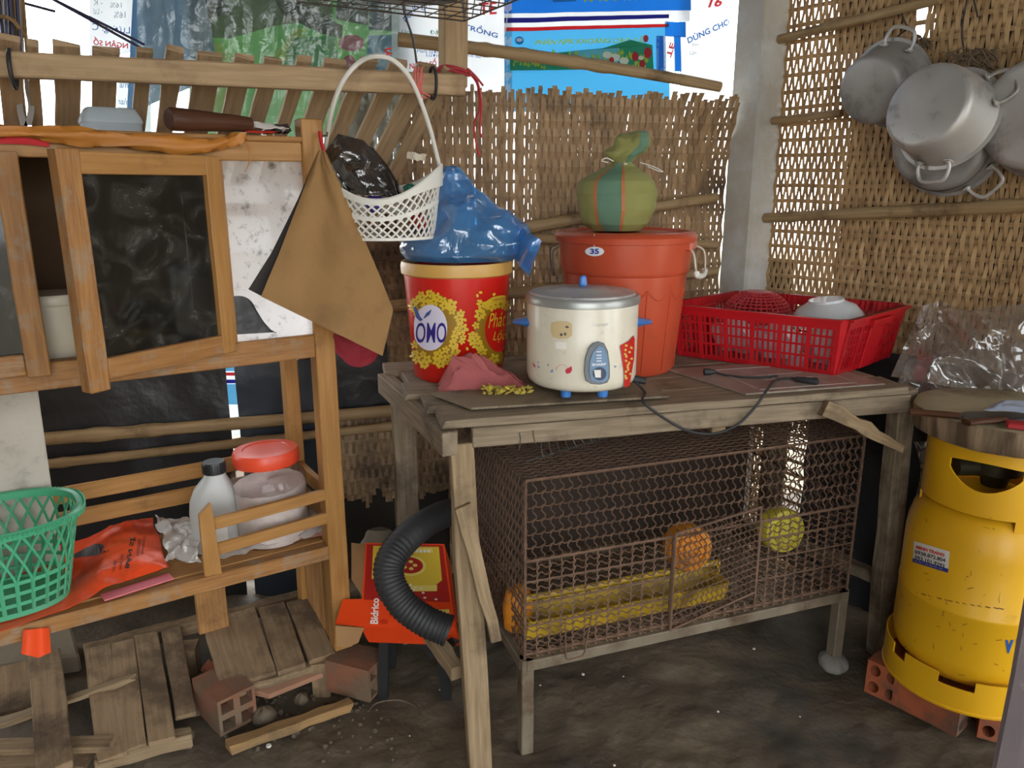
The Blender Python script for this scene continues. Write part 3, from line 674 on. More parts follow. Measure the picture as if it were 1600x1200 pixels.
mb = MB(); crimp(mb, lambda x, y: G(x, 0, zm + y), CW, cz1 - zm, .0190, .0262); stuff(build('front_mesh', mb, M_rust, cage))
mb = MB(); crimp(mb, lambda x, y: G(x, 0, cz0 + y), CW, zm - cz0, .0262, .0155, vertical=False, skip=lambda x, y: dx0 < x < dx1 and y > .03); stuff(build('front_mesh', mb, M_rust, cage))
mb = MB(); crimp(mb, lambda x, y: G(0, x, cz0 + y), CD, cz1 - cz0, .0190, .0262); stuff(build('side_mesh', mb, M_rust, cage))
mb = MB(); crimp(mb, lambda x, y: G(CW, x, cz0 + y), CD, cz1 - cz0, .0190, .0262); stuff(build('side_mesh', mb, M_rust, cage))
mb = MB(); crimp(mb, lambda x, y: G(x, CD, cz0 + y), CW, cz1 - cz0, .0190, .0262); stuff(build('back_mesh', mb, M_rust, cage))
mb = MB(); crimp(mb, lambda x, y: G(x, y, cz1), CW, CD, .0262, .0170, vertical=False); stuff(build('top_mesh', mb, M_rust, cage))
mb = MB(); crimp(mb, lambda x, y: G(x, y, cz0 + .012), CW, CD, .0262, .0190, vertical=False); stuff(build('floor_mesh', mb, M_rust, cage))
M_cageshade = mat('cage_shade_brown', S(66, 52, 42), S(46, 36, 30), scale=6, rough=.85, bump=.2)  # added board across the cage back, its dark brown standing in for shade inside
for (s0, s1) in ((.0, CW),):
    mb = MB(); mb.ring_beam([[G(s0, CD - .012, cz0 + .01), G(s1, CD - .012, cz0 + .01), G(s1, CD - .006, cz0 + .01), G(s0, CD - .006, cz0 + .01)], [G(s0, CD - .012, cz1 - .004), G(s1, CD - .012, cz1 - .004), G(s1, CD - .006, cz1 - .004), G(s0, CD - .006, cz1 - .004)]]); build('shade_board', mb, M_cageshade, cage)
mb = MB()
for z in (cz1, zm, cz0 + .01):
    q = [G(0, 0, z), G(CW, 0, z), G(CW, CD, z), G(0, CD, z)]; mb.tube(q, .0032, 5, closed=True)
for s, d in ((0, 0), (CW, 0), (CW, CD), (0, CD)): mb.tube([G(s, d, cz0), G(s, d, cz1)], .0032, 5)
for z in (.385, .335, .285): mb.tube([G(0, 0, z), G(dx0, 0, z)], .0022, 5); mb.tube([G(0, 0, z), G(0, CD, z)], .002, 5); mb.tube([G(dx1, 0, z), G(CW, 0, z)], .0022, 5)
for s in (dx0, dx1): mb.tube([G(s, 0, cz0 + .02), G(s, 0, zm)], .003, 5)
build('wire_frame', mb, M_rust, cage)
# the sagging door
dp = [G(dx0 + .022, -.012, .222), G(dx1 - .005, -.02, .262), G(dx1, -.006, .465), G(dx0 + .022, -.02, .405)]
dp = [CG.at(988 / 4 + 800, 985, -.01), CG.at(1180, 925, -.012), CG.at(1190, 792, -.008), CG.at(1056, 834, -.014)]
def dfr(x, y): return dp[0].lerp(dp[1], x).lerp(dp[3].lerp(dp[2], x), y)
mb = MB(); W_, H_ = (dp[1] - dp[0]).length, (dp[3] - dp[0]).length
crimp(mb, lambda x, y: dfr(x / W_, y / H_), W_, H_, .0125, .0165, r=.0014)
for i in range(4): mb.tube([dp[i], dp[(i + 1) % 4]], .0028, 5)
cd = stuff(build('cage_door', mb, M_rust, cage))
mb = MB(); a = CG.at(882, 968, -.006); pts = [CG.at(883, 968, -.006), CG.at(884, 1028, -.012), CG.at(888, 1031, -.012), CG.at(910, 1025, -.012), CG.at(914, 1018, -.012), CG.at(924, 962, -.006)]; mb.tube(pts, .0018, 6); build('latch_loop', mb, M_rust, cage)
mb = MB()
for (s0, d0, s1, d1) in ((0, 0, CW, 0), (CW, 0, CW, CD), (CW, CD, 0, CD), (0, CD, 0, 0)): mb.beam(G(s0, d0, cz0 - .012), G(s1, d1, cz0 - .012), .022, .024)
build('steel_frame', mb, M_galv, cage, bevel=.002)
for s, d in ((0.004, 0.004), (CW - .012, 0.004), (CW - .01, CD - .01), (.01, CD - .01)):
    mb = MB(); fz = .035 if (s > .4 and d < .1) else -.012
    mb.beam(G(s, d, fz), G(s, d, cz0 - .0), .027, .027, up=CG.n); build('leg', mb, M_galv, cage, bevel=.002)
# ================================================================ shared shapes
def blob(mb, levels, o, ex, ey, n=48, m=40, amp=.006, sc=14, crease=.0, cs=9, seed=0.0, closed_top=True, a0=0.0, a1=2 * pi, off=0.0, flat_bottom=True):
    # soft body: levels (z, cx, hw_left, hw_right, depth) interpolated along height; ex / ey horizontal axes
    zs_ = [l[0] for l in levels]
    def lev(t):
        z = zs_[0] + (zs_[-1] - zs_[0]) * t; k = 0
        while k < len(levels) - 2 and z > levels[k + 1][0]: k += 1
        f = (z - levels[k][0]) / (levels[k + 1][0] - levels[k][0] or 1); f = max(0, min(1, f)); f = f * f * (3 - 2 * f) * .5 + f * .5
        return [levels[k][i] + (levels[k + 1][i] - levels[k][i]) * f for i in range(5)]
    o = V(o)
    def fn(u, v):
        a = a0 + (a1 - a0) * u; z, cx, hl, hr, dp = lev(v); hw = hr if cos(a) > 0 else hl
        p = V((cx + hw * cos(a), dp * sin(a), z)); q = p * sc + V((seed, seed * 2, 0))
        nn = noise.fractal(q, .9, 2.1, 3) * amp
        if crease: nn += -crease * abs(noise.noise(p * cs + V((0, seed, 0)))) + crease * .3
        fade = min(1, v * 8) if flat_bottom else 1
        r = V((cos(a), sin(a), .3)).normalized() * (nn * fade + off)
        p = p + r
        return o + ex * p.x + ey * p.y + V((0, 0, p.z))
    mb.sheet(fn, n, m)
    return mb
def crumple(mb, poly_fn, nu, nv, amp, sc, seed=0.0, ridge=1.0, lift=0.0, thick=.0008, dome=0.0):
    # crumpled film / cloth lying on something: poly_fn(a, b) gives the base point
    def fn(a, b):
        p = V(poly_fn(a, b)); q = V((p.x, p.y, p.z * .6)) * sc + V((seed, seed, seed))
        h = (1 - 2 * abs(noise.noise(q))) * ridge * .5 + .5 * noise.fractal(q * 1.7, .9, 2, 3)
        e = min(a, 1 - a, b, 1 - b) * 6
        return p + V((noise.noise(q + V((9, 0, 0))) * amp * .7, noise.noise(q + V((0, 9, 0))) * amp * .7, max(0, (h * .5 + .5)) * amp + lift + dome * min(1, e)))
    mb.sheet(fn, nu, nv, True, thick); return mb
def quad(p00, p10, p11, p01): return lambda a, b: (V(p00).lerp(V(p10), a)).lerp(V(p01).lerp(V(p11), a), b)
def cone_at(px, py, cx, cy, rf, eps=.0006):
    # where the ray through a pixel meets a round upright vessel of radius rf(z)
    r = ray(px, py); d = V((r.x, r.y)); z = .8
    for _ in range(6):
        R = rf(z) + eps; c = V((cx, cy)); A = d.dot(d); B = -2 * d.dot(c); Cc = c.dot(c) - R * R; disc = max(0, B * B - 4 * A * Cc)
        t = (-B - sqrt(disc)) / (2 * A); z = H + r.z * t
    return V((r.x * t, r.y * t, z))
def on(fr, polys, m, name, parent, st=False):
    # prints on curved ware: cut each outline into narrow upright strips so that it follows the curve
    mb = MB()
    def clip(p, x0, keep):
        out = []
        for i in range(len(p)):
            a, b = p[i], p[(i + 1) % len(p)]; ia, ib = keep(a[0] - x0), keep(b[0] - x0)
            if ia: out.append(a)
            if ia != ib: t = (x0 - a[0]) / (b[0] - a[0]); out.append((x0, a[1] + (b[1] - a[1]) * t))
        return out
    for p in polys:
        xs = [q[0] for q in p]; n = max(1, int((max(xs) - min(xs)) / 5)); lo, hi = min(xs), max(xs)
        for k in range(n):
            q = p
            if n > 1:
                q = clip(p, lo + (hi - lo) * k / n, lambda d: d >= -1e-6) if k else p
                if len(q) > 2 and k < n - 1: q = clip(q, lo + (hi - lo) * (k + 1) / n, lambda d: d <= 1e-6)
            if len(q) > 2: mb.flat(q, fr)
    o = build(name, mb, m, parent); return stuff(o) if st else o
def word(fr, s, p00, p10, p01, m, name, parent, shear=0, bold=0):
    mb = MB(); letters(mb, s, lambda a, b: fr(p00[0] + (p10[0] - p00[0]) * a + (p01[0] - p00[0]) * b, p00[1] + (p10[1] - p00[1]) * a + (p01[1] - p00[1]) * b), shear, bold); return build(name, mb, m, parent)
def ell(x, y, rx, ry, n=20, rot=0): return [(x + rx * cos(2 * pi * k / n) * cos(rot) - ry * sin(2 * pi * k / n) * sin(rot), y + rx * cos(2 * pi * k / n) * sin(rot) + ry * sin(2 * pi * k / n) * cos(rot)) for k in range(n)]
def arc(c, r, a0, a1, n, ex, ey): return [V(c) + V(ex) * (r * cos(a0 + (a1 - a0) * k / n)) + V(ey) * (r * sin(a0 + (a1 - a0) * k / n)) for k in range(n + 1)]
def spline(pts, n=8):
    pts = [V(p) for p in pts]; out = []
    for i in range(len(pts) - 1):
        p0, p1, p2, p3 = pts[max(i - 1, 0)], pts[i], pts[i + 1], pts[min(i + 2, len(pts) - 1)]
        for k in range(n):
            t = k / n; out.append(.5 * ((2 * p1) + (p2 - p0) * t + (2 * p0 - 5 * p1 + 4 * p2 - p3) * t * t + (3 * p1 - p0 - 3 * p2 + p3) * t ** 3))
    return out + [pts[-1]]

# ================================================================ sheets behind the cabinet
def tsheet(name, x0, x1, topfn, off, m, label, cat, bot=0.0, nu=50, nv=40, group=None, fold=.012):
    u0, u1 = uB(x0, 600), uB(x1, 600); mb = MB()
    def fn(a, b):
        u = u0 + (u1 - u0) * a; zt_ = topfn(u); z = bot + (zt_ - bot) * b
        o = off + fold * noise.noise(V((u * 5 + x0, z * 3, 1))) + fold * .5 * noise.noise(V((u * 14, z * 8, 2)))
        return BACK.P(u, z, o)
    mb.sheet(fn, nu, nv, True, .0012); return tag(build(name, mb, m), label, cat, group)
zA = BACK.at(300, 470).z
tsheet('black_tarpaulin', -260, 358, lambda u: zA, -.034, M_tarp, 'black plastic tarpaulin stretched behind the cabinet shelf and bamboo poles', 'tarp')
u430 = uB(430, 500); zB = BACK.at(430, 560).z
tsheet('grey_tarpaulin', 371, 505, lambda u: zB + (zA - zB) * (1 if u < u430 - .02 else max(0, 1 - ((u - u430 + .02) / .05))), -.036, M_greytarp, 'blue-grey tarpaulin strip hanging behind the cabinet post', 'tarp')
tsheet('dark_tarpaulin', 488, 606, lambda u: BACK.at(550, 535).z, -.024, M_tarp, 'black tarpaulin piece on the woven wall right of the cabinet post', 'tarp', bot=BACK.at(550, 642).z, nu=16, nv=12)
mb = MB(); f_ = lambda x, y, o=0: BACK.at(x, y, .03 + o)
sheet_px(mb, 340, 400, 540, 680, f=f_, nu=4, nv=6)
sl = tag(build('sack_scrap', mb, M_sackw), 'narrow strip of blue and white sack seen between the two tarpaulins', 'sack')
mb = MB(); print_px(mb, [(345, 552), (395, 552), (395, 580), (345, 580)], f=f_); print_px(mb, [(345, 600), (395, 600), (395, 632), (345, 632)], f=f_); build('sky_band', mb, I_sky, sl)
mb = MB(); print_px(mb, [(345, 582), (395, 582), (395, 587), (345, 587)], f=f_); build('red_band', mb, I_red, sl)
mb = MB(); print_px(mb, [(345, 593), (395, 593), (395, 599), (345, 599)], f=f_); build('navy_band', mb, I_navy, sl)

# grey board standing on the shelf
M_board = mat('grey_fibre_board', S(190, 182, 168), S(170, 162, 148), scale=7, rough=.8, bump=.3, bscale=50, dirt=S(148, 140, 126), dscale=14, damt=.42)
mb = MB(); a = CAB.at(78, 758, .21); b = CAB.at(56, 585, .225); z0 = zs + .004
u_a, u_b = CAB.u(a), CAB.u(b)
q = [C(u_a, .212, z0), C(WID + .06, .212, z0), C(WID + .06, .226, zr - .035), C(u_b, .226, zr - .035)]
mb.ring_beam([q, [p + CAB.n * .010 for p in q]]); tag(build('fibre_board', mb, M_board, bevel=.002), 'pale grey fibre board standing on the shelf behind the green basket', 'board')

# ================================================================ plastic sheets and bright outdoors, upper left
M_film = film('hazy_plastic_sheet', S(226, 238, 236), gloss=.3, clear=.72, diff=S(190, 205, 205), rough=.2, bump=.7, bscale=20, trl=.7)
def bk(x, y, o=0.0): return BACK.at(x, y, .14 + o)
M_ban = mat('green_banner', S(110, 170, 120), S(150, 195, 120), scale=5, rough=.6, bump=0, trans=.55)
mb = MB(); sheet_px(mb, 296, 640, -120, 215, f=bk, nu=20, nv=12)
ban = tag(build('printed_banner', mb, M_ban), 'green banner with yellow, pink and blue printing seen hazily through the plastic sheet', 'banner')
IB = lambda n, c: mat('banner_' + n, c, c, rough=.6, bump=0, trans=.55)
B_dark, B_lime, B_pink, B_blue, B_navy, B_olive, B_green = IB('dark', S(52, 60, 58)), IB('lime', S(205, 215, 90)), IB('pink', S(225, 70, 120)), IB('blue', S(70, 140, 205)), IB('navy', S(48, 66, 100)), IB('olive', S(110, 118, 84)), IB('green', S(70, 170, 110))
for (nm, m, polys) in (('olive_patch', B_olive, [[(296, -100), (520, -100), (520, 30), (430, 40), (360, 60), (296, 58)]]),
                       ('dark_patch', B_dark, [[(430, 0), (470, 4), (535, 40), (535, 60), (500, 52), (440, 22)], [(300, 0), (345, -8), (360, 20), (305, 34)], [(530, -90), (580, -90), (575, 40), (525, 30)]]),
                       ('yellow_streak', B_lime, [[(424, 92), (462, 44), (480, 44), (448, 96)], [(300, 75), (345, 66), (372, 100), (372, 190), (300, 190)]]),
                       ('green_patch', B_green, [[(455, 60), (525, 55), (530, 110), (500, 150), (440, 110)]]),
                       ('pink_flower', B_pink, [ell(549, 67, 20, 13), ell(545, 102, 12, 16)]),
                       ('blue_patch', B_blue, [[(575, 55), (640, 55), (640, 120), (570, 120)]]), ('navy_patch', B_navy, [[(580, -100), (640, -100), (640, 50), (576, 46)]])):
    mb = MB()
    for p in polys: print_px(mb, p, f=bk, o=-.004 if 'olive' in nm else -.007)
    stuff(build(nm, mb, m, ban))
mb = MB()
def fl(a, b):
    x, y = 214 + 410 * a, 262 - 330 * b; u = a * 9
    return BACK.at(x, y, -.045 + .012 * noise.noise(V((u, b * 2, 0))) + .008 * noise.noise(V((u * 2.2, b * 5, 4))) + .004 * noise.noise(V((u * 5, b * 11, 4))))
mb.sheet(fl, 110, 60); tag(build('plastic_sheet', mb, M_film), 'large creased translucent plastic sheet hanging behind the slatted rack', 'sheet')
M_bluegrey = mat('blue_grey_sheet', S(150, 178, 200), S(120, 150, 178), scale=4, rough=.5, bump=.2, bscale=8, trans=.6)
mb = MB(); mb.sheet(lambda a, b: BACK.at(212 + (100 - 8 * b) * a + 45 * (1 - b) * (a - .3), 178 - 260 * b - 60 * (1 - b) * a, .05 + .02 * sin(a * 11) * (1 - .3 * b)), 30, 20, True, .001)
dr = tag(build('blue_drape', mb, M_bluegrey), 'pale blue-grey plastic drape at the left edge of the translucent sheet', 'sheet')
mb = MB(); mb.sheet(lambda a, b: BACK.at(140 + 70 * a, 98 - 200 * b - 60 * a * (1 - b) * .3, .20 + .01 * sin(a * 5)), 12, 10, True, .001)
sp_ = tag(build('white_sack', mb, M_sackw), 'white sack with mirrored printing hung outside behind the slats', 'sack')
fs = lambda x, y, o=0: BACK.at(x, y, .188 + o)
mb = MB(); word_px(mb, '16%', (190, 12), (172, 12), (190, 4), f=fs, o=0); word_px(mb, '16%', (196, 28), (178, 28), (196, 18), f=fs, o=0); word_px(mb, '- K', (160, 8), (146, 8), (160, 0), f=fs, o=0); word_px(mb, '- Lư', (160, 22), (146, 22), (160, 13), f=fs, o=0); stuff(build('grey_lettering', mb, I_grey, sp_))
mb = MB(); word_px(mb, 'Lượng: C', (203, 56), (144, 50), (203, 42), f=fs, o=0); build('blue_lettering', mb, I_blue, sp_)
mb = MB(); word_px(mb, 'NGÂN SỐ', (200, 76), (146, 70), (200, 63), f=fs, o=0, bold=.02); build('red_lettering', mb, I_red, sp_)
mb = MB(); sheet_px(mb, 184, 236, 100, 210, f=lambda x, y, o=0: BACK.at(x, y, .24 + o), nu=4, nv=4)
s2 = tag(build('white_sack', mb, M_sackw), 'white sack with teal lettering glimpsed between two rack slats', 'sack')
ft = lambda x, y, o=0: BACK.at(x, y, .235 + o)
mb = MB(); word_px(mb, 'a/năm', (187, 137), (216, 138), (187, 126), f=ft, o=0); word_px(mb, 'ha/năm', (184, 163), (216, 165), (184, 152), f=ft, o=0); stuff(build('teal_lettering', mb, I_teal, s2))
# rods and sticks hanging at the upper left
M_rod = plain('dark_blue_rod', S(52, 52, 78), .4); M_stick = wood('thin_stick', S(150, 120, 84), S(120, 94, 64))
for (a, b, lab) in (((-60, -73), (226, 70), 'thin dark rod crossing the white sky, upper of the close pair'), ((-66, -83), (222, 76), 'thin dark rod crossing the white sky, lower of the close pair'), ((-30, -13), (86, 18), 'short thin dark rod pointing out of the stick bundle')):
    mb = MB(); mb.tube([PY(a[0], a[1], 1.62), PY(b[0], b[1], 1.72)], .0028, 6); tag(build('thin_rod', mb, M_rod), lab, 'rod')
sb = thing('stick_bundle', 'upright bundle of thin bamboo sticks at the top left corner above the rack', 'sticks', PY(18, 80, 1.55))
for k in range(12):
    x = 1 + k * 3.4 + random.uniform(-1, 1); mb = MB(); mb.tube([PY(x - 22 + random.uniform(-8, 8), -230 - 30 * (k % 4), 1.58 + .02 * (k % 3)), PY(x + random.uniform(-1, 6), 92, 1.52 + .02 * (k % 3))], random.uniform(.0028, .0045), 5); build('stick', mb, M_stick if k % 3 else M_rod, sb)
mb = MB(); mb.tube([PY(-8, 24, 1.51), PY(10, 27, 1.5), PY(22, 33, 1.51), PY(40, 58, 1.55)], .004, 6); build('binding', mb, M_stick, sb)
tg = thing('metal_tongs', 'narrow steel kitchen tongs hanging below the rack rail at the left', 'tongs', PY(38, 200, 1.5))
for s in (-1, 1):
    mb = MB(); pts = spline([PY(37 + s * 3, 112, 1.5), PY(38 + s * 5, 140, 1.5), PY(40 + s * 9, 168, 1.5), PY(41 + s * 3, 196, 1.5)], 6); rings = []
    for i, p in enumerate(pts):
        w = .003 + .004 * (i / len(pts)); rings.append([p + V((-w, -.001, 0)), p + V((w, -.001, 0)), p + V((w, .001, 0)), p + V((-w, .001, 0))])
    mb.ring_beam(rings); build('tong_arm', mb, M_alu, tg)

# ================================================================ things on top of the cabinet
M_tl = mat('translucent_box_plastic', S(226, 234, 238), S(214, 224, 230), rough=.25, bump=0, trans=.6)
c = PY(174, 200, 1.46); mb = MB(); c.z = ZC + .001
def rr_ring(c, w, d, z, ex, ey, k=.3, n=6):
    pts = []; r = min(w, d) * k
    for (sx, sy, a0) in ((1, 1, 0), (-1, 1, pi / 2), (-1, -1, pi), (1, -1, 1.5 * pi)):
        for i in range(n + 1):
            a = a0 + pi / 2 * i / n; pts.append(c + ex * (sx * (w - r) + r * cos(a)) + ey * (sy * (d - r) + r * sin(a)) + V((0, 0, z)))
    return pts
mb.ring_beam([rr_ring(c, w, d, z, CAB.e, CAB.n) for (w, d, z) in ((.047, .034, 0), (.048, .035, .014), (.050, .037, .016), (.050, .037, .020), (.046, .033, .030), (.040, .028, .040), (.036, .024, .042))], smooth=True)
tag(build('plastic_box', mb, M_tl), 'small translucent plastic food box standing on top of the cabinet', 'box')
ax = V((.62, .78, 0)).normalized(); c = PY(264, 193, 1.40); c.z = ZC + .0205
mb = MB(); pts = [c + ax * t for t in (0, .004, .03, .08, .14, .16)]; mb.tube(pts, [.017, .020, .0195, .017, .0145, .013], 16)
tag(build('wooden_pestle', mb, M_darkwood), 'dark wooden pestle lying on the cabinet top with its round end towards us', 'pestle')
M_orcloth = mat('orange_brown_cloth', S(196, 128, 52), S(160, 96, 32), scale=9, rough=.55, bump=.4, bscale=22, stretch=(1, 1, 2))
mb = MB(); pts = spline([CAB.at(x, y, -.012) for x, y in ((-60, 205), (20, 205), (120, 213), (220, 222), (320, 228), (366, 218), (384, 214))], 10); rings = []
for i, p in enumerate(pts):
    t = i / (len(pts) - 1); hh = (.007 + .0055 * sin(t * pi)) * (1 if t < .95 else .8) + .0018 * sin(t * 23); rings.append([p + CAB.n * (.008 * cos(a) * (1 + .35 * sin(a * 3 + t * 16))) + V((0, 0, hh * sin(a) * (1 + .28 * sin(a * 4 + t * 26)))) for a in [k * 2 * pi / 14 for k in range(14)]])
mb.ring_beam(rings, smooth=True); os_ = build('cloth_strip', mb, M_orcloth, sharp=70)
tag(os_, 'long orange-brown twisted cloth strip lying along the cabinet top edge', 'cloth')
mb = MB(); e = CAB.at(384, 214, -.012)
for k in range(3): mb.tube(spline([e + V((0, 0, -.008)), e + V((.004 + k * .003, -.002, -.03)), e + V((.002 - k * .004, -.002, -.05 - .006 * k))], 5), .0005, 4)
stuff(build('frayed_threads', mb, M_orcloth, os_))
M_redcl = mat('red_cloth', S(196, 40, 46), S(168, 28, 36), rough=.8, bump=.2)
mb = MB(); mb.sheet(lambda a, b: CAB.at(-60 + 137 * a, 227 - 4 * sin(a * 3) - 22 * b + a * 3 * (1 - b), -.004 - .006 * b + .003 * noise.noise(V((a * 5, b * 3, 0)))), 20, 6, True, .002)
tag(build('red_cloth', mb, M_redcl), 'strip of red cloth hanging under the orange strip at the cabinet front left', 'cloth')
pk = thing('snack_packet', 'crumpled white and red packet on the cabinet top beside the post', 'packet', C(-.10, .05, ZC))
M_packw, M_packr = plain('packet_white', S(228, 222, 216), .35), plain('packet_red', S(200, 50, 44), .35)
mb = MB(); crumple(mb, quad(C(-.16, .02, ZC + .002), C(-.058, .02, ZC + .002), C(-.058, .10, ZC + .004), C(-.16, .10, ZC + .004)), 24, 18, .018, 26, 3, dome=.010); build('wrapper', mb, M_packw, pk)
mb = MB(); crumple(mb, quad(C(-.150, .006, ZC + .002), C(-.09, .006, ZC + .002), C(-.09, .03, ZC + .003), C(-.150, .03, ZC + .003)), 14, 10, .008, 30, 5, dome=.004); build('red_corner', mb, M_packr, pk)
mb = MB(); crumple(mb, quad(C(-.085, .03, ZC + .004), C(-.05, .03, ZC + .004), C(-.05, .12, ZC + .005), C(-.085, .12, ZC + .005)), 12, 12, .012, 26, 9, dome=.012); tag(build('dark_pouch', mb, plain('dark_pouch', S(72, 62, 62), .5)), 'small dark pouch tucked behind the cabinet post top', 'pouch')

# inside the upper part
M_cream = mat('cream_plastic', S(226, 216, 194), S(210, 198, 172), rough=.35, bump=0)
c = PY(92, 528, 1.395); zc = zr - .011; mb = MB(); r = .053
mb.lathe([(0, 0), (r * .9, 0), (r * .94, .004), (r, .10), (r * 1.04, .102), (r * 1.06, .106), (r * 1.06, .116), (r * 1.0, .120), (0, .121)], (c.x, c.y, zc), 32)
tub_ = build('cream_tub', mb, M_cream); tag(tub_, 'cream plastic tub inside the cabinet between the two doors', 'tub')
mb = MB(); mb.box((-.03, -.082, 0), (.03, -.060, .006), lambda p: V((c.x, c.y, zc)) + CAB.e * p.x + CAB.n * p.y + V((0, 0, p.z))); tag(build('red_notebook', mb, M_packr, bevel=.001), 'thin red booklet lying in the cabinet in front of the cream tub', 'book')

mb = MB(); mb.sheet(lambda a, b: CAB.at(364 + 68 * a - 26 * b * a, 523 - 4 * a - 60 * b * (1 - a ** 3) ** .5, .006 - .003 * sin(a * 4)), 14, 14, True, .002)
tag(build('black_plastic', mb, M_tarp), 'piece of black plastic in the lower left of the white cabinet bay', 'plastic')

# ================================================================ brown bag hung on the cabinet post
M_brown = mat('brown_cotton', S(154, 118, 72), S(136, 102, 60), scale=7, rough=.85, bump=.5, bscale=9, dist=.02, dirt=S(124, 92, 56), dscale=7, damt=.38)
M_lining = plain('dark_lining', S(46, 40, 36), .8)
bag = thing('cloth_bag', 'brown cotton cloth bag hanging by a red loop from the cabinet post', 'bag', CAB.at(505, 500, -.04))
def lerp2(a, b, t): return (a[0] + (b[0] - a[0]) * t, a[1] + (b[1] - a[1]) * t)
def pl_path(pts, t):
    for i in range(len(pts) - 1):
        if t <= pts[i + 1][2] or i == len(pts) - 2:
            f = (t - pts[i][2]) / (pts[i + 1][2] - pts[i][2]); return lerp2(pts[i], pts[i + 1], max(0, min(1, f)))
Lp = [(499, 236, 0), (470, 310, .33), (435, 400, .72), (408, 463, 1)]
Rp = [(506, 236, 0), (545, 320, .3), (590, 425, .68), (614, 484, .88), (597, 556, 1)]
def bagf(a, b):
    l = pl_path(Lp, b); r = pl_path(Rp, b); x, y = lerp2(l, r, a)
    o = -.030 - .020 * sin(a * pi) * b - .010 * sin(a * 9 + b * 2) * (1 - .5 * b) * b ** .5 - .004 * noise.noise(V((a * 4, b * 6, 0))) - .075 * a * b ** .5
    return CAB.at(x, y, o)
mb = MB(); mb.sheet(bagf, 46, 60, True, .0022); build('bag_cloth', mb, M_brown, bag)
mb = MB(); mb.tube([bagf(t / 40, .955) - CAB.n * .0006 for t in range(41)], .0009, 4); build('hem_seam', mb, plain('seam_thread', S(104, 74, 40)), bag)
mb = MB(); mb.tube([bagf(.03, .06 + t / 40 * .93) - CAB.n * .0012 for t in range(41)], .0014, 4); build('side_seam', mb, M_brown, bag)
Lq = [(497, 240, 0), (466, 310, .33), (424, 395, .72), (388, 452, 1)]
mb = MB(); mb.sheet(lambda a, b: CAB.at(*lerp2(pl_path(Lq, b), lerp2(pl_path(Lp, b), pl_path(Rp, b), .12), a), -.020 + .006 * (1 - a)), 8, 30, True, .002); build('inner_lining', mb, M_lining, bag)
mb = MB(); mb.tube(spline([CAB.at(500, 206, -.012), CAB.at(502, 222, -.02), CAB.at(507, 238, -.028)], 5), .004, 6); build('red_loop', mb, M_redcl, bag)
mb = MB(); mb.tube([C(-.01, .02, 1.246), C(-.0, -.02, 1.243), C(.0, -.024, 1.249)], .0018, 6); tag(build('nail', mb, M_rust), 'nail in the cabinet post holding the brown bag', 'nail')
mb = MB(); M_dred = mat('dark_red_cloth', S(140, 26, 40), S(110, 18, 30), rough=.8, bump=.2)
mb.sheet(lambda a, b: CAB.at(520 + 66 * a + (4 * b), 520 + 24 * a + b * (42 * sin(pi * min(1, a * .75 + .2)) ** .7), .004 - .010 * sin(a * pi) + .004 * noise.noise(V((a * 6, b * 3, 2)))), 26, 14, True, .003)
tag(build('dark_red_cloth', mb, M_dred), 'dark red cloth hanging out below the brown bag', 'cloth')

# ================================================================ on the lower shelf
ZS = zs + .003
M_green = mat('green_plastic', S(84, 176, 132), S(68, 156, 114), rough=.35, bump=0, dirt=S(96, 150, 124), dscale=12, damt=.35)
gb = thing('green_basket', 'green lattice plastic basket standing on the left of the shelf', 'basket', C(-.655, .10, ZS))
gc = C(-.655, .095, ZS)
def gp(a, t, dr=0.0):                              # a around, t 0 bottom..1 rim
    ax_, bx_ = .118 + .034 * t + dr, .082 + .028 * t + dr; k = 1.0 / ((abs(cos(a)) ** 2.6 + abs(sin(a)) ** 2.6) ** (1 / 2.6))
    return gc + CAB.e * (ax_ * cos(a) * k) + CAB.n * (bx_ * sin(a) * k) + V((0, 0, .012 + .168 * t))
def ribbon(mb, pts, w, nrm, th=.003):
    rings = []
    for i, p in enumerate(pts):
        d = (pts[min(i + 1, len(pts) - 1)] - pts[max(i - 1, 0)]).normalized(); n = nrm(p); s = d.cross(n).normalized(); rings.append([p - s * w / 2 - n * th / 2, p + s * w / 2 - n * th / 2, p + s * w / 2 + n * th / 2, p - s * w / 2 + n * th / 2])
    mb.ring_beam(rings)
gn = lambda p: V((p.x - gc.x, p.y - gc.y, 0)).normalized()
mb = MB(); NB = 34
for k in range(NB):
    a = 2 * pi * k / NB
    for s in (-1, 1): ribbon(mb, [gp(a + s * (2 * pi / NB) * 1.5 * t ** 1.2, .38 + .56 * t) for t in [i / 7 for i in range(8)]], .0042, gn)
    ribbon(mb, [gp(a, .02 + .38 * t / 3) for t in range(4)], .007, gn)
build('lattice_wall', mb, M_green, gb)
mb = MB()
for t, w in ((.0, .010), (.13, .007), (.26, .007), (.39, .007)):
    pts = [gp(2 * pi * k / 60, t) for k in range(61)]; ribbon(mb, pts, w, gn)
build('lattice_bands', mb, M_green, gb)
mb = MB(); rings = []
for k in range(72):
    a = 2 * pi * k / 72; c0 = gp(a, 1.0); n = gn(c0); rings.append([c0 + n * x + V((0, 0, z)) for x, z in ((-.002, -.012), (.003, -.012), (.004, -.002), (.012, -.008), (.013, -.004), (.005, .004), (-.002, .002))])
mb.ring_beam(rings, closed=True, smooth=True); build('rim', mb, M_green, gb)
mb = MB()
for k in range(150):
    a = 2 * pi * k / 150; c0 = gp(a, 1.0); n = gn(c0); mb.beam(c0 + n * .0115 + V((0, 0, -.008)), c0 + n * .0125 + V((0, 0, .002)), .0022, .003, up=n)
stuff(build('rim_beads', mb, M_green, gb))
mb = MB()
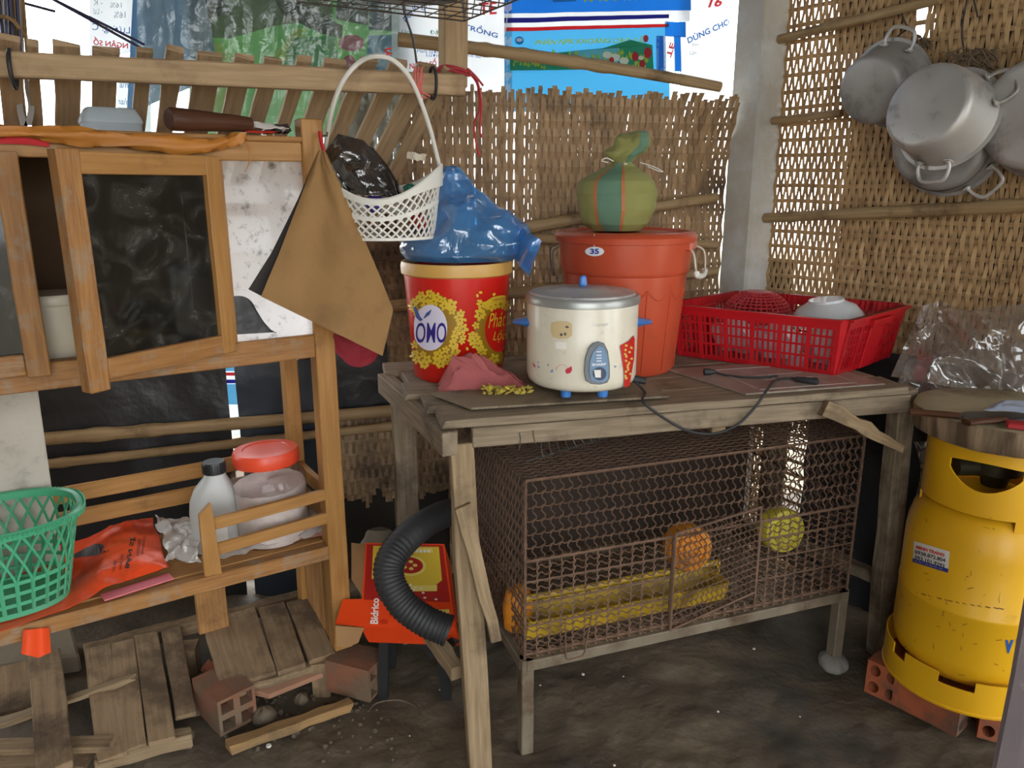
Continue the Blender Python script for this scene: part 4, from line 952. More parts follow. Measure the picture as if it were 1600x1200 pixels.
q = [gp(2 * pi * k / 40, 0, -.001) for k in range(40)]; mb.ring_beam([[p - V((0, 0, .004)) for p in q], q]); build('base', mb, M_green, gb)

M_orbag = mat('orange_plastic_bag', S(240, 86, 40), S(220, 70, 32), scale=5, rough=.32, bump=.5, bscale=14, dirt=S(150, 58, 34), dscale=7, damt=.36, dist=.01)
ob = None
mb = MB(); p00, p10, p11, p01 = PZ(-40, 1004, ZS + .003), PZ(262, 890, ZS + .006), PZ(238, 812, ZS + .03), PZ(60, 860, ZS + .003)
qb = quad(p00, p10, p11, p01)
def obag(a, b):
    p = V(qb(a, b)); q = V((p.x, p.y, p.z * .6)) * 13 + V((2, 2, 2)); h = (1 - 2 * abs(noise.noise(q))) * .4 + .5 * noise.fractal(q * 1.7, .9, 2, 3); k = max(.06, min(1, (a - .42) * 5))
    return p + V((noise.noise(q + V((9, 0, 0))) * .011, noise.noise(q + V((0, 9, 0))) * .011, k * (max(0, h * .5 + .5) * .016 + .018 * min(1, min(a, 1 - a, b, 1 - b) * 6))))
mb.sheet(obag, 70, 44, True, .001)
ob = tag(build('orange_bag', mb, M_orbag), 'crumpled orange plastic bag with black print lying on the shelf', 'bag')
M_ink = plain('black_ink', S(46, 34, 32), .6)
def obf(x, y):
    dg = None; r = ray(x, y); best = None
    hit, loc, *_ = ob.ray_cast(V((0, 0, H)) - ob.location, r.normalized()); return (loc + ob.location - r.normalized() * .0015) if hit else PZ(x, y, ZS + .035)
bpy.context.view_layer.update()
for (s, p0, p1, p2) in (('LƯƠNG THỰC', (196, 888), (202, 838), (205, 888)), ('Gạo ngon các loại', (210, 882), (214, 846), (216, 882)), ('Số 15 đường chợ', (217, 876), (221, 846), (223, 876)), ('ĐT: 0937 128', (186, 888), (190, 852), (191, 888)), ('giao tận nhà', (224, 872), (228, 838), (230, 872))): pass
for (s, p0, p1, p2, b) in (('BÁN SỈ', (195, 888), (204, 840), (204, 888), .03), ('ooooooo', (212, 868), (216, 842), (217, 868), .0), ('oooooo', (220, 866), (224, 838), (224, 866), 0), ('ooo oo', (186, 890), (189, 866), (190, 890), 0), ('oo oo', (175, 893), (178, 876), (179, 893), 0)):
    word(obf, s, p0, p1, p2, M_ink, 'print', ob, bold=b)
on(obf, [[(206, 886), (209, 838), (210, 838), (207.5, 886)], [(112, 868), (130, 858), (150, 849), (166, 852), (158, 860), (172, 860), (150, 868), (128, 870), (118, 872)]], M_ink, 'print', ob, True)
mb = MB(); mb.sheet(lambda a, b: CAB.at(34 + 46 * a + 6 * (1 - b) * (.5 - a), 984 - 4 * a + 46 * b * (1 - .35 * abs(a - .55)), -.006 - .004 * sin(a * 7) - .004 * b), 14, 12, True, .0015)
tag(build('orange_flap', mb, M_orbag), 'corner of orange plastic hanging below the shelf edge', 'bag')
mb = MB(); mb.beam(PZ(160, 934, ZS + .001), PZ(268, 900, ZS + .001), .03, .002); tag(build('pink_paper', mb, plain('pink_paper', S(226, 120, 130), .7)), 'strip of pink and white paper under the orange bag at the shelf edge', 'paper')

M_whbag = film('white_thin_bag', S(240, 240, 240), gloss=.2, clear=.22, diff=S(232, 228, 222), rough=.25, bump=.5, bscale=30, trl=.35)
mb = MB(); crumple(mb, quad(PZ(262, 892, ZS + .002), PZ(312, 893, ZS + .002), PZ(318, 828, ZS + .03), PZ(240, 822, ZS + .03)), 36, 30, .034, 24, 4, dome=.006, thick=0); tag(build('white_bag', mb, M_whbag), 'crumpled thin white plastic bag between the orange bag and the jug', 'bag', None)
mb = MB(); crumple(mb, quad(PZ(342, 884, ZS + .002), PZ(512, 836, ZS + .002), PZ(505, 790, ZS + .008), PZ(345, 826, ZS + .004)), 60, 26, .022, 22, 8, dome=.004, thick=0); tag(build('white_bag', mb, M_whbag), 'crumpled white and brown plastic bags behind the shelf guard slats', 'bag')
mb = MB(); crumple(mb, quad(PZ(400, 862, ZS + .001), PZ(512, 838, ZS + .001), PZ(508, 815, ZS + .004), PZ(420, 838, ZS + .004)), 30, 16, .012, 40, 12, dome=.001); tag(build('pink_rag', mb, mat('pink_rag', S(190, 140, 124), S(160, 108, 96), rough=.9)), 'faded pink rag at the shelf edge under the plastic bags', 'rag')

# jug
M_jug = mat('silver_grey_plastic', S(192, 192, 188), S(170, 170, 168), rough=.35, bump=0)
jc = PZ(334, 868, ZS); jY = jc.y + .035; jc = V((PY(334, 800, jY).x, jY, ZS)); jug = thing('plastic_jug', 'silver-grey plastic jug with a black ribbed cap on the shelf', 'jug', jc)
je, jn = (CAB.e * cos(.25) - CAB.n * sin(.25)), (CAB.n * cos(.25) + CAB.e * sin(.25))
def jring(w, d, z, dx=0): return [jc + je * (dx + w * (abs(cos(a)) ** .7) * (1 if cos(a) > 0 else -1)) + jn * (d * (abs(sin(a)) ** .7) * (1 if sin(a) > 0 else -1)) + V((0, 0, z)) for a in [2 * pi * k / 28 for k in range(28)]]
mb = MB(); mb.ring_beam([jring(*x) for x in ((.044, .028, 0), (.048, .032, .006), (.049, .033, .09), (.047, .032, .115, .001), (.040, .029, .14, .004), (.029, .025, .158, .008), (.022, .02, .168, .010), (.021, .019, .178, .010))], smooth=True); build('bottle', mb, M_jug, jug, sharp=55)
mb = MB(); pr = []
cc = jc + je * .010 + V((0, 0, .176))
mb.lathe([(.0, .0), (.0235, 0), (.0235, .022), (.022, .025), (0, .025)], cc, 24); build('cap', mb, M_black, jug)
mb = MB()
for k in range(28):
    a = 2 * pi * k / 28; d = V((cos(a), sin(a), 0)); mb.beam(cc + d * .0236 + V((0, 0, .002)), cc + d * .0236 + V((0, 0, .021)), .0022, .0022, up=d)
stuff(build('cap_ribs', mb, M_black, jug))
jf = lambda a, z, o=.0336: jc + je * a - jn * o + V((0, 0, z))
mb = MB(); mb.add([jf(-.018, .09), jf(-.006, .09), jf(-.006, .103), jf(-.018, .103)], [[0, 1, 2, 3]]); build('red_mark', mb, plain('label_red', S(200, 40, 44)), jug)
mb = MB(); mb.add([jf(-.024, .02), jf(.026, .02), jf(.026, .075), jf(-.024, .075)], [[0, 1, 2, 3]]); build('label', mb, plain('label_white', S(226, 226, 222)), jug)
# jar of salt
M_clear = film('clear_jar_plastic', S(238, 232, 230), gloss=.1, clear=.975, diff=S(220, 210, 204), rough=.08, bump=.1, bscale=12, trl=.5)
M_salt = mat('coarse_salt', S(246, 244, 240), S(226, 222, 216), scale=60, rough=.9, bump=.4, bscale=260, dist=.0012)
M_redlid = mat('orange_red_plastic', S(236, 84, 52), S(218, 66, 40), rough=.35, bump=0, dirt=S(170, 60, 46), dscale=16, damt=.3)
jY = 1.605; jx = PY(420, 760, jY).x; kr = .083; jar = thing('salt_jar', 'large clear plastic jar of white salt with an orange-red screw lid', 'jar', (jx, jY, ZS))
mb = MB(); mb.lathe([(0, .001), (kr * .93, .001), (kr, .008), (kr, .135), (kr * .95, .152), (kr * .80, .168), (kr * .72, .176), (kr * .72, .190)], (jx, jY, ZS), 44); build('jar_body', mb, M_clear, jar)
mb = MB(); mb.lathe([(0, .003), (kr * .90, .003), (kr * .965, .009), (kr * .968, .122), (kr * .93, .128), (kr * .6, .130), (kr * .3, .131), (0, .131)], (jx, jY, ZS), 40, fn=lambda a, r, z: (r, z + (.006 * sin(a + .6) + .0025 * noise.noise(V((cos(a) * r * 60, sin(a) * r * 60, 1)))) * (1 if z > .11 else 0))); build('salt', mb, M_salt, jar)
TM = Matrix.Rotation(radians(-1.5), 3, 'Y') @ Matrix.Rotation(radians(-1), 3, 'X')
mb = MB(); mb.lathe([(kr * .72, 0), (kr * .84, 0), (kr * .86, .004), (kr * .86, .024), (kr * .82, .031), (kr * .6, .032), (kr * .58, .030), (0, .0305)], (jx, jY, ZS + .178), 44, M=TM); build('lid', mb, M_redlid, jar)
# ================================================================ hanging white basket
M_wb = mat('white_basket_plastic', S(232, 230, 222), S(214, 210, 200), rough=.35, bump=0)
bY = 1.615; bc = PY(602, 330, bY)
wb = thing('white_basket', 'white plastic lattice basket with a tall arched handle hanging before the rack', 'basket', (bc.x, bY, 1.06))
zb_ = PY(620, 372, bY - .09).z
def wz(a): return PY(600, 303, bY - .11).z + .056 * cos(a) ** 2 + .012 * sin(a)
def wp(a, t, dr=0.0):
    r = .098 + (.116 - .098) * t ** .8 + dr; return V((bc.x + r * cos(a), bY + r * .9 * sin(a), zb_ + (wz(a) - zb_) * t))
wn = lambda p: V((p.x - bc.x, p.y - bY, .001)).normalized()
mb = MB(); nb = 38
for k in range(nb):
    a = 2 * pi * k / nb
    for s in (-1, 1): ribbon(mb, [wp(a + s * .75 * t, t * .93) for t in [i / 8 for i in range(9)]], .0034, wn, .0022)
stuff(build('lattice', mb, M_wb, wb))
mb = MB(); ribbon(mb, [wp(2 * pi * k / 60, .5) for k in range(61)], .008, wn, .003); build('middle_band', mb, M_wb, wb)
mb = MB(); rings = []
for k in range(64):
    a = 2 * pi * k / 64; c0 = wp(a, 1.0); n = wn(c0); hb = .010 + .030 * max(0, cos(a)) ** 4 + .030 * max(0, -cos(a)) ** 4
    rings.append([c0 + n * x + V((0, 0, z)) for x, z in ((0, -hb), (.003, -hb), (.004, 0), (.0015, .003), (-.001, 0))])
mb.ring_beam(rings, closed=True, smooth=True); build('rim', mb, M_wb, wb)
mb = MB(); q = [wp(2 * pi * k / 48, 0, .002) for k in range(48)]; mb.ring_beam([[p - V((0, 0, .006)) for p in q], q]); build('base', mb, M_wb, wb)
mb = MB(); mb.tube(spline([PY(x, y, 1.522 + (y - 88) / 190 * .125 - (.035 if x < 545 and y < 180 else (.015 if x < 600 and y < 120 else 0))) for x, y in ((690, 278), (686, 258), (670, 195), (645, 130), (618, 97), (590, 88), (562, 97), (535, 128), (518, 175), (509, 230), (511, 278))], 8), .0046, 8); build('handle', mb, M_wb, wb)
mb = MB(); cpt = PY(607, 92, 1.520); mb.tube([cpt + V((.0065 * cos(a) , .0065 * sin(a), .001 * k)) for k, a in enumerate([i * .7 for i in range(20)])], .0014, 5); build('red_tie', mb, plain('red_string', S(214, 60, 60), .6), wb)
M_bag = film('black_bag_film', S(60, 56, 54), gloss=.6, clear=.12, diff=S(66, 60, 56), rough=.18, bump=.8, bscale=18, trl=.3)
mb = MB(); ol = [(509, 236), (528, 209), (568, 219), (592, 246), (612, 275), (624, 308)]; il = [(540, 300), (548, 302), (560, 304), (580, 306), (600, 307), (622, 310)]
def bbf(a, b):
    k = min(4, int(a * 5)); f = a * 5 - k; o = lerp2(ol[k], ol[k + 1], f); i = lerp2(il[k], il[k + 1], f); x, y = lerp2(i, o, b)
    return PY(x, y, bY - .03 + .03 * b * b + .012 * sin(a * 8 + b * 4) + .010 * noise.noise(V((a * 5, b * 5, 3))))
mb.sheet(bbf, 40, 30, True, .0008)
mb.sheet(lambda a, b: bbf(a, b) + V((.01 * b, .03 + .02 * sin(a * 5), -.012 * b)), 40, 30, True, .0008); tag(build('black_bag', mb, M_bag), 'shiny black plastic bag sticking up out of the white hanging basket', 'bag')
for (x, y, Y, r, c_, nm, lab) in ((585, 318, 1.60, .018, S(70, 52, 150), 'purple_packet', 'small purple packet inside the white hanging basket'), (655, 345, 1.63, .018, S(170, 40, 40), 'red_packet', 'small red packet low in the white hanging basket'), (606, 350, 1.65, .020, S(84, 48, 40), 'brown_packet', 'small brown packet at the bottom of the white hanging basket'), (640, 296, 1.68, .012, S(40, 110, 90), 'green_packet', 'small green packet near the rim of the white hanging basket')):
    c = PY(x, y, Y); mb = MB(); blob(mb, [(-r, 0, r * .5, r * .5, r * .5), (-r * .4, 0, r, r * 1.1, r * .8), (r * .5, 0, r * 1.1, r, r * .8), (r, 0, r * .3, r * .3, r * .3)], c, V((1, 0, 0)), V((0, 1, 0)), 20, 12, .006, 40, seed=x)
    tag(build(nm, mb, plain(nm, c_, .35)), lab, 'packet')
mb = MB(); mb.tube(spline([PY(627, -20, 1.52), PY(632, 20, 1.53), PY(645, 60, 1.54), PY(651, 98, 1.55)], 6), .0022, 6); tag(build('black_wire', mb, M_black), 'black wire hanging from above to the rack rail', 'wire')
mb = MB()
for k in range(7):
    p = PY(648 + k * 2, 104 + 3 * (k % 3), 1.565); mb.tube(spline([p, p + V((.008 * sin(k * 2), -.006, -.02)), p + V((.012 * sin(k), -.004, -.042)), p + V((.004 * k - .01, .0, -.03 - .004 * k))], 5), .0016, 5)
tag(stuff(build('red_string_knot', mb, plain('faded_red_string', S(206, 104, 96), .7))), 'tangle of faded red string knotted on the rack rail', 'string'); 
mb = MB(); pc = RK.at(708, 110, .055); ring = [pc + RK.e * (.034 * cos(a)) + RK.n * (.032 * sin(a)) + V((0, 0, .004 * sin(a * 2))) for a in [k * pi / 10 for k in range(20)]]; mb.tube(ring, .0035, 6, closed=True); mb.tube([p + V((0, 0, -.007)) for p in ring], .003, 6, closed=True)
s0 = PY(732, 108, 1.62)
for j, path in enumerate((((732, 108), (745, 125), (752, 160), (750, 200), (752, 215)), ((731, 112), (746, 132), (749, 170), (741, 195), (744, 225), (750, 244)), ((730, 107), (742, 118), (755, 134)))): mb.tube(spline([PY(x, y, 1.62 + .01 * j) for x, y in path], 6), .0022, 5)
tag(build('red_string', mb, plain('red_twine', S(176, 52, 60), .7)), 'red string tied round the wooden post with its ends hanging down', 'string')
mb = MB(); c = PY(650, 255, 1.70); crumple(mb, quad(c + V((-.02, 0, 0)), c + V((.02, 0, -.004)), c + V((.02, .01, .012)), c + V((-.02, .01, .016))), 16, 8, .012, 60, 3); tag(build('paper_scrap', mb, M_cream), 'small twisted scrap of paper caught between the rack slats', 'paper')
# wire basket above the frame
ww = thing('wire_basket', 'wire basket hanging at the top of the frame before the wooden post', 'basket', PY(725, 34, 1.50))
wc = PY(725, 33, 1.50); e1 = V((-.86, -.50, 0)).normalized(); e2 = V((.50, -.86, 0)).normalized(); upz = V((0, 0, 1))
Q = lambda a, b, z: wc + e1 * (a + z * .3 * (-1 if a == 0 else 1)) * 1 + e2 * b + upz * z
mb = MB()
for k in range(9): t = .30 * k / 8; mb.tube([wc + e1 * t, wc + e1 * t + e2 * .22], .0010, 4); 
for k in range(8): t = .22 * k / 7; mb.tube([wc + e2 * t, wc + e2 * t + e1 * .30], .0010, 4)
build('wire_floor', mb, M_steelwire, ww)
for (a_, b_) in ((0, 0), (.30, 0), (0, .22), (.30, .22)):
    mb = MB(); p_ = wc + e1 * a_ + e2 * b_; mb.tube([p_, p_ + upz * .10, wc + e1 * .15 + e2 * .11 + upz * .55], .0014, 5); build('hanging_wire', mb, M_steelwire, ww)
mb = MB()
for k in range(9): t = .30 * k / 8; mb.tube([wc + e1 * t, wc + e1 * t - e2 * .02 + upz * .10], .0010, 4)
for k in range(8): t = .22 * k / 7; mb.tube([wc + e2 * t, wc + e2 * t - e1 * .02 + upz * .10], .0010, 4)
for z in (.0, .05, .10): mb.tube([wc + e1 * .30 - e2 * .2 * z + upz * z, wc - e1 * .2 * z - e2 * .2 * z + upz * z, wc + e2 * .22 - e1 * .2 * z + upz * z], .0016, 5)
build('wire_sides', mb, M_steelwire, ww)
mb = MB(); c = wc + e1 * .15 + e2 * .11 + upz * .004; blob(mb, [(0, 0, .08, .08, .06), (.03, 0, .10, .10, .08), (.08, 0, .09, .09, .07), (.12, 0, .02, .02, .02)], c, e1, e2, 30, 20, .012, 20, .01); tag(build('white_bundle', mb, mat('pale_cloth', S(206, 204, 206), S(180, 178, 182), rough=.8)), 'pale cloth bundle inside the wire basket at the top', 'bundle')

# ================================================================ washing powder bucket and blue bag
M_redpl = mat('red_plastic', S(206, 34, 26), S(190, 26, 20), rough=.28, bump=0, dirt=S(160, 34, 28), dscale=9, damt=.25)
M_gold = plain('gold_band', S(206, 160, 84), .4)
BX, BY = PY(717, 602, 1.695).x, 1.695
rb = lambda z: .100 + (.117 - .100) * max(0, min(1, (z - ZT) / .245))
bk_ = thing('powder_bucket', 'round red washing powder bucket with gold flower print and gold rim', 'bucket', (BX, BY, ZT))
mb = MB(); mb.lathe([(0, .0), (.094, 0), (.100, .006), (.1165, .240), (.1165, .246), (.112, .246), (.096, .012), (0, .010)], (BX, BY, ZT + .0005), 56); build('bucket_body', mb, M_redpl, bk_)
mb = MB(); mb.lathe([(.1168, .228), (.1215, .231), (.1225, .246), (.120, .256), (.114, .256), (.1125, .246)], (BX, BY, ZT + .0005), 56); build('gold_rim', mb, M_gold, bk_)
fb = lambda e: (lambda x, y: cone_at(x, y, BX, BY, lambda z: rb(z), e))
M_gpr, M_gold2, M_lil, M_nav = plain('gold_print', S(214, 180, 50), .35), plain('dark_gold_print', S(150, 112, 26), .35), plain('lilac_print', S(214, 208, 226), .35), plain('navy_print', S(46, 34, 120), .35)
rr = random.Random(5); polys, cen = [], []
def flower(x, y, s, rot):
    for k in range(5):
        a = rot + k * 2 * pi / 5; polys.append(ell(x + .62 * s * cos(a), y + .62 * s * sin(a), s * .48, s * .34, 8, a))
    cen.append(ell(x, y, s * .2, s * .2, 6))
for k in range(64):
    a = rr.uniform(0, 2 * pi); r = rr.uniform(.93, 1.34); x, y = 674 + 36 * r * cos(a) * (1.08 if cos(a) > 0 else .9), 514 + 47 * r * sin(a) * .92
    if x > 643: flower(x, y, rr.uniform(5, 8.5), rr.uniform(0, 6))
for k in range(40):
    a = rr.uniform(0, 2 * pi); r = rr.uniform(1.0, 1.35); x, y = 776 + 27 * r * cos(a) * 1.1, 518 + 40 * r * sin(a)
    if x < 793 and not (x > 745 and y < 470): flower(x, y, rr.uniform(5, 8), rr.uniform(0, 6))
for (x, y) in ((746, 462), (751, 457), (748, 470), (772, 460), (702, 470), (700, 480), (727, 500), (730, 545)): polys.append(ell(x, y, 3, 2.2, 7, x))
on(fb(.0012), polys, M_gpr, 'flower_print', bk_, True); on(fb(.0018), cen, M_gold2, 'flower_centres', bk_, True)
on(fb(.0008), [[(max(648, x), y) for x, y in ell(676, 514, 44, 55, 30)]], M_gold2, 'gold_ground', bk_)
on(fb(.0022), [[(max(647, x), y) for x, y in ell(672, 512, 27, 36, 26)]], M_lil, 'lilac_disc', bk_)
on(fb(.0008), [[(min(788, x), y) for x, y in ell(776, 519, 34, 50, 30)]], M_gold2, 'gold_ground', bk_)
on(fb(.0022), [[(min(790, x), y) for x, y in ell(780, 516, 22, 34, 26)]], M_redpl, 'red_disc', bk_)
on(fb(.0026), [[(756, 473), (770, 464), (786, 461), (790, 462), (790, 473), (786, 471), (772, 475), (758, 484)]], M_gpr, 'ribbon_print', bk_)
word(fb(.003), 'OMO', (649, 536), (697, 536), (650, 504), M_nav, 'brand_lettering', bk_, bold=.012)
on(fb(.003), [[(646, 481), (650, 478), (656, 494), (661, 500), (656, 502), (650, 496)], [(661, 498), (666, 489), (675, 483), (671, 492), (664, 497)]], plain('blue_print', S(70, 84, 150), .35), 'petal_print', bk_, True)
word(fb(.003), 'Phát', (763, 513), (790, 509), (764, 490), M_gpr, 'script_lettering', bk_, shear=.3); word(fb(.003), 'Lộc', (770, 536), (790, 534), (771, 517), M_gpr, 'script_lettering', bk_, shear=.3)
word(fb(.003), 'XUÂN AN VUI', (770, 471), (789, 468), (769, 466), M_dred, 'ribbon_lettering', bk_)

M_blue = film('blue_bag_film', S(150, 205, 250), gloss=.6, clear=.42, diff=S(110, 184, 250), rough=.14, bump=.9, bscale=16, trl=.45)
bg_ = thing('blue_bag', 'shiny translucent blue plastic bag full of things on the red bucket', 'bag', (BX, BY, ZT + .257))
def lv(px0, px1, y, dp, Y):
    a, b = PY(px0, y, Y), PY(px1, y, Y); cx = (a.x + b.x) / 2; return (a.z - ZT - .258, cx - BX, (b.x - a.x) / 2, (b.x - a.x) / 2, dp)
L_ = [lv(634, 806, 412, .10, BY), lv(628, 822, 402, .115, BY), lv(632, 838, 385, .12, BY), lv(652, 822, 365, .11, BY), lv(672, 800, 345, .09, BY), lv(682, 770, 325, .07, BY), lv(688, 740, 305, .045, BY), lv(693, 726, 290, .035, BY), lv(696, 724, 276, .03, BY), lv(702, 716, 269, .012, BY)]
L_ = [(max(.002, l[0] - L_[0][0] + .002),) + l[1:] for l in L_]
mb = MB(); blob(mb, L_, (BX, BY, ZT + .258), V((1, 0, 0)), V((0, 1, 0)), 90, 70, .012, 16, .016, 13, 1.0)
build('bag_film', mb, M_blue, bg_, sharp=80)
mb = MB(); blob(mb, [(.004, -.04, .07, .06, .07), (.04, -.04, .085, .07, .08), (.07, -.04, .06, .06, .06), (.085, -.04, .01, .01, .01)], (BX, BY, ZT + .258), V((1, 0, 0)), V((0, 1, 0)), 30, 20, .012, 24, 0, 9, 3)
build('dark_contents', mb, mat('purple_grey_contents', S(70, 62, 84), S(110, 100, 110), scale=20, rough=.8), bg_)
mb = MB(); blob(mb, [(.006, .035, .05, .055, .06), (.04, .035, .05, .06, .065), (.065, .03, .02, .02, .02)], (BX, BY, ZT + .258), V((1, 0, 0)), V((0, 1, 0)), 26, 16, .010, 24, 0, 9, 5)
build('pale_contents', mb, mat('beige_contents', S(176, 160, 140), S(120, 110, 100), scale=20, rough=.8), bg_)
mb = MB(); p0 = PY(812, 360, BY - .10); 
def tailf(a, b):
    x, y = lerp2(lerp2((800, 345), (846, 376), a), lerp2((806, 408), (826, 432), a), b); return PY(x, y, BY - .115 + .02 * sin(a * 6 + b * 3) - .012 * sin(b * 5) + .06 * (1 - a))
mb.sheet(tailf, 22, 22, True, .0008); build('bag_corner', mb, M_blue, bg_)

# ================================================================ big orange tub with the sack on it
M_tub = mat('terracotta_plastic', S(196, 84, 54), S(180, 72, 46), rough=.30, bump=0, dirt=S(150, 76, 56), dscale=10, damt=.3)
TX, TY = PY(970, 580, 1.775).x, 1.775
ht = .303; r0, r1 = .122, .150
rt = lambda z: r0 + (r1 - .004 - r0) * max(0, min(1, (z - ZT) / ht))
tu = thing('lidded_tub', 'tall terracotta plastic tub with a lid, wire handles and a number tag', 'tub', (TX, TY, ZT))
mb = MB(); mb.lathe([(0, 0), (.116, 0), (r0, .008), (r0 + (r1 - .004 - r0) * .78, .223), (r1 - .006, .226), (r1 - .004, .232), (r1 + .002, ht), (r1 - .004, ht), (r1 - .014, .2), (.11, .012), (0, .010)], (TX, TY, ZT + .0005), 64); build('tub_body', mb, M_tub, tu)
mb = MB(); mb.lathe([(r1 - .003, ht - .012), (r1 + .008, ht - .010), (r1 + .010, ht + .002), (r1 + .004, ht + .010), (r1 - .010, ht + .013), (r1 - .016, ht + .006), (r1 - .03, ht + .006), (r1 - .055, ht + .010), (.03, ht + .012), (0, ht + .012)], (TX, TY, ZT + .001), 64); build('lid', mb, M_tub, tu)
mb = MB(); rin = lambda z: r0 + (r1 - .004 - r0) * .78 * (z / .223)
for k in range(14):
    a0 = 2 * pi * k / 14; a1 = 2 * pi * (k + 1) / 14
    P_ = lambda a, z: V((TX + (rin(z) + .0002) * cos(a), TY + (rin(z) + .0002) * sin(a), ZT + z))
    mb.tube([P_(a0 + (a1 - a0) * t / 8, .195 - .022 * sin(pi * t / 8)) for t in range(9)], .0018, 5); mb.tube([P_(a0, .012 + t * .0183) for t in range(11)], .0014, 4)
stuff(build('scalloped_ribs', mb, M_tub, tu))
M_tagw, M_tagb = plain('tag_white', S(226, 226, 226), .4), plain('tag_blue', S(50, 70, 160), .4)
ftub = lambda e: (lambda x, y: cone_at(x, y, TX, TY, lambda z: r1 + .001, e))
on(ftub(.002), [ell(929, 393, 15, 7.5, 24)], M_tagw, 'number_tag', tu); on(ftub(.0028), [ell(929, 393, 13.8, 6.6, 24)], plain('tag_pale', S(236, 238, 242), .4), 'tag_face', tu)
word(ftub(.0036), '35', (922, 397), (936, 397), (922, 388.5), M_tagb, 'tag_number', tu, bold=.04)
mb = MB(); f0 = ftub(.004); mb.tube([f0(929, 386), f0(927, 380), f0(930, 372), f0(928, 366)], .0008, 4); build('tag_string', mb, M_white, tu)
for (pa, pb, sgn) in (((1046, 384), (1071, 380), 1),):
    w0 = PY(1044, 384, TY - .09); w1 = PY(1073, 380, TY - .02); g0_ = PY(1043, 425, TY - .105); g1_ = PY(1072, 424, TY - .035)
    w0 = V((TX + .128, TY - .085, ZT + ht - .02)); w1 = V((TX + .152, TY - .030, ZT + ht - .02)); 
    mb = MB(); mb.tube(spline([w0 + V((-.01, 0, .002)), w0 + V((.006, -.010, -.010)), w0 + V((.014, -.014, -.050)), w0.lerp(w1, .5) + V((.02, -.012, -.060)), w1 + V((.024, -.004, -.050)), w1 + V((.02, 0, -.01)), w1 + V((-.004, 0, .002))], 6), .0024, 7); h = build('wire_handle', mb, plain('pale_wire', S(190, 180, 164), .4, .2), tu)
    a_, b_ = w0 + V((.014, -.014, -.050)), w1 + V((.024, -.004, -.050)); mb = MB(); mb.tube(spline([a_, a_ + V((.002, 0, -.008)), a_.lerp(b_, .5) + V((.004, 0, -.012)), b_ + V((0, 0, -.008)), b_], 5), [.0064] * 21, 8); build('white_grip', mb, M_white, h)
    mb = MB(); mb.beam(V((TX + .120, TY - .095, ZT + ht - .016)), V((TX + .150, TY - .022, ZT + ht - .016)), .018, .022); build('handle_lug', mb, M_tub, tu, bevel=.004)
mb = MB(); w0 = V((TX - r1 - .004, TY - .05, ZT + ht - .02)); w1 = w0 + V((-.002, .07, 0)); mb.tube(spline([w0, w0 + V((-.014, 0, -.012)), w0 + V((-.010, 0, -.06)), w1 + V((-.010, 0, -.06)), w1 + V((-.014, 0, -.012)), w1], 5), .0018, 6); build('wire_handle', mb, M_steelwire, tu)
# tied sack
M_lime = mat('lime_woven_plastic', S(160, 158, 92), S(140, 140, 78), scale=8, rough=.55, bump=.5, bscale=8, coord='UV', stretch=(60, 40, 1))
M_teal = mat('teal_woven_plastic', S(112, 148, 122), S(92, 130, 106), scale=8, rough=.5, bump=.5, bscale=8, coord='UV', stretch=(60, 40, 1))
M_ost = plain('orange_stripe', S(178, 108, 62), .6)
sz = ZT + ht + .0145; SX, SY = PY(962, 360, TY - .02).x, TY - .03
sa = thing('rice_sack', 'small lime and teal woven sack tied at the neck on the orange tub lid', 'sack', (SX, SY, sz))
def ls(px0, px1, y, dp): a, b = PY(px0, y, SY), PY(px1, y, SY); return (a.z - sz, (a.x + b.x) / 2 - SX, (b.x - a.x) / 2, (b.x - a.x) / 2, dp)
L_ = [ls(925, 1000, 366, .05), ls(912, 1012, 356, .065), ls(904, 1022, 335, .078), ls(900, 1026, 308, .08), ls(905, 1022, 290, .07), ls(925, 1008, 278, .05), ls(945, 994, 268, .026), ls(960, 984, 259, .017)]
b0 = L_[0][0]; L_ = [(l[0] - b0 + .001,) + l[1:] for l in L_]
ex, ey = V((1, 0, 0)), V((0, 1, 0)); so = (SX, SY, sz)
mb = MB(); blob(mb, L_, so, ex, ey, 72, 50, .004, 16, .003, 8, 2); body = build('sack_body', mb, M_lime, sa, sharp=80)
def band(a0, a1, m, nm, off):
    mb = MB(); blob(mb, L_, so, ex, ey, 16, 50, .004, 16, .003, 8, 2, a0=a0, a1=a1, off=off); build(nm, mb, m, sa, sharp=80)
band(-2.22, -1.52, M_teal, 'teal_band', .0008); band(-2.27, -2.18, M_ost, 'orange_stripe', .0014); band(-1.57, -1.48, M_ost, 'orange_stripe', .0014)
kp = [l for l in (ls(958, 986, 262, .02), ls(948, 994, 252, .03), ls(942, 1010, 244, .034), ls(958, 1014, 236, .034), ls(962, 1013, 224, .03), ls(975, 1010, 216, .022), ls(992, 1005, 212, .008))]
kp = [(l[0] - b0 + .001,) + l[1:] for l in kp]
mb = MB(); blob(mb, kp, so, ex, ey, 60, 44, .007, 28, .012, 22, 4, flat_bottom=False); build('tied_top', mb, M_lime, sa, sharp=80)
mb = MB(); blob(mb, kp, so, ex, ey, 12, 44, .007, 28, .012, 22, 4, a0=-1.3, a1=-.5, off=.001, flat_bottom=False); build('tied_top_band', mb, M_teal, sa, sharp=80)
mb = MB(); nk = PY(972, 258, SY); mb.tube([nk + V((.022 * cos(a), .019 * sin(a), .0015 * sin(a * 3))) for a in [k * pi / 10 for k in range(20)]], .003, 5, closed=True)
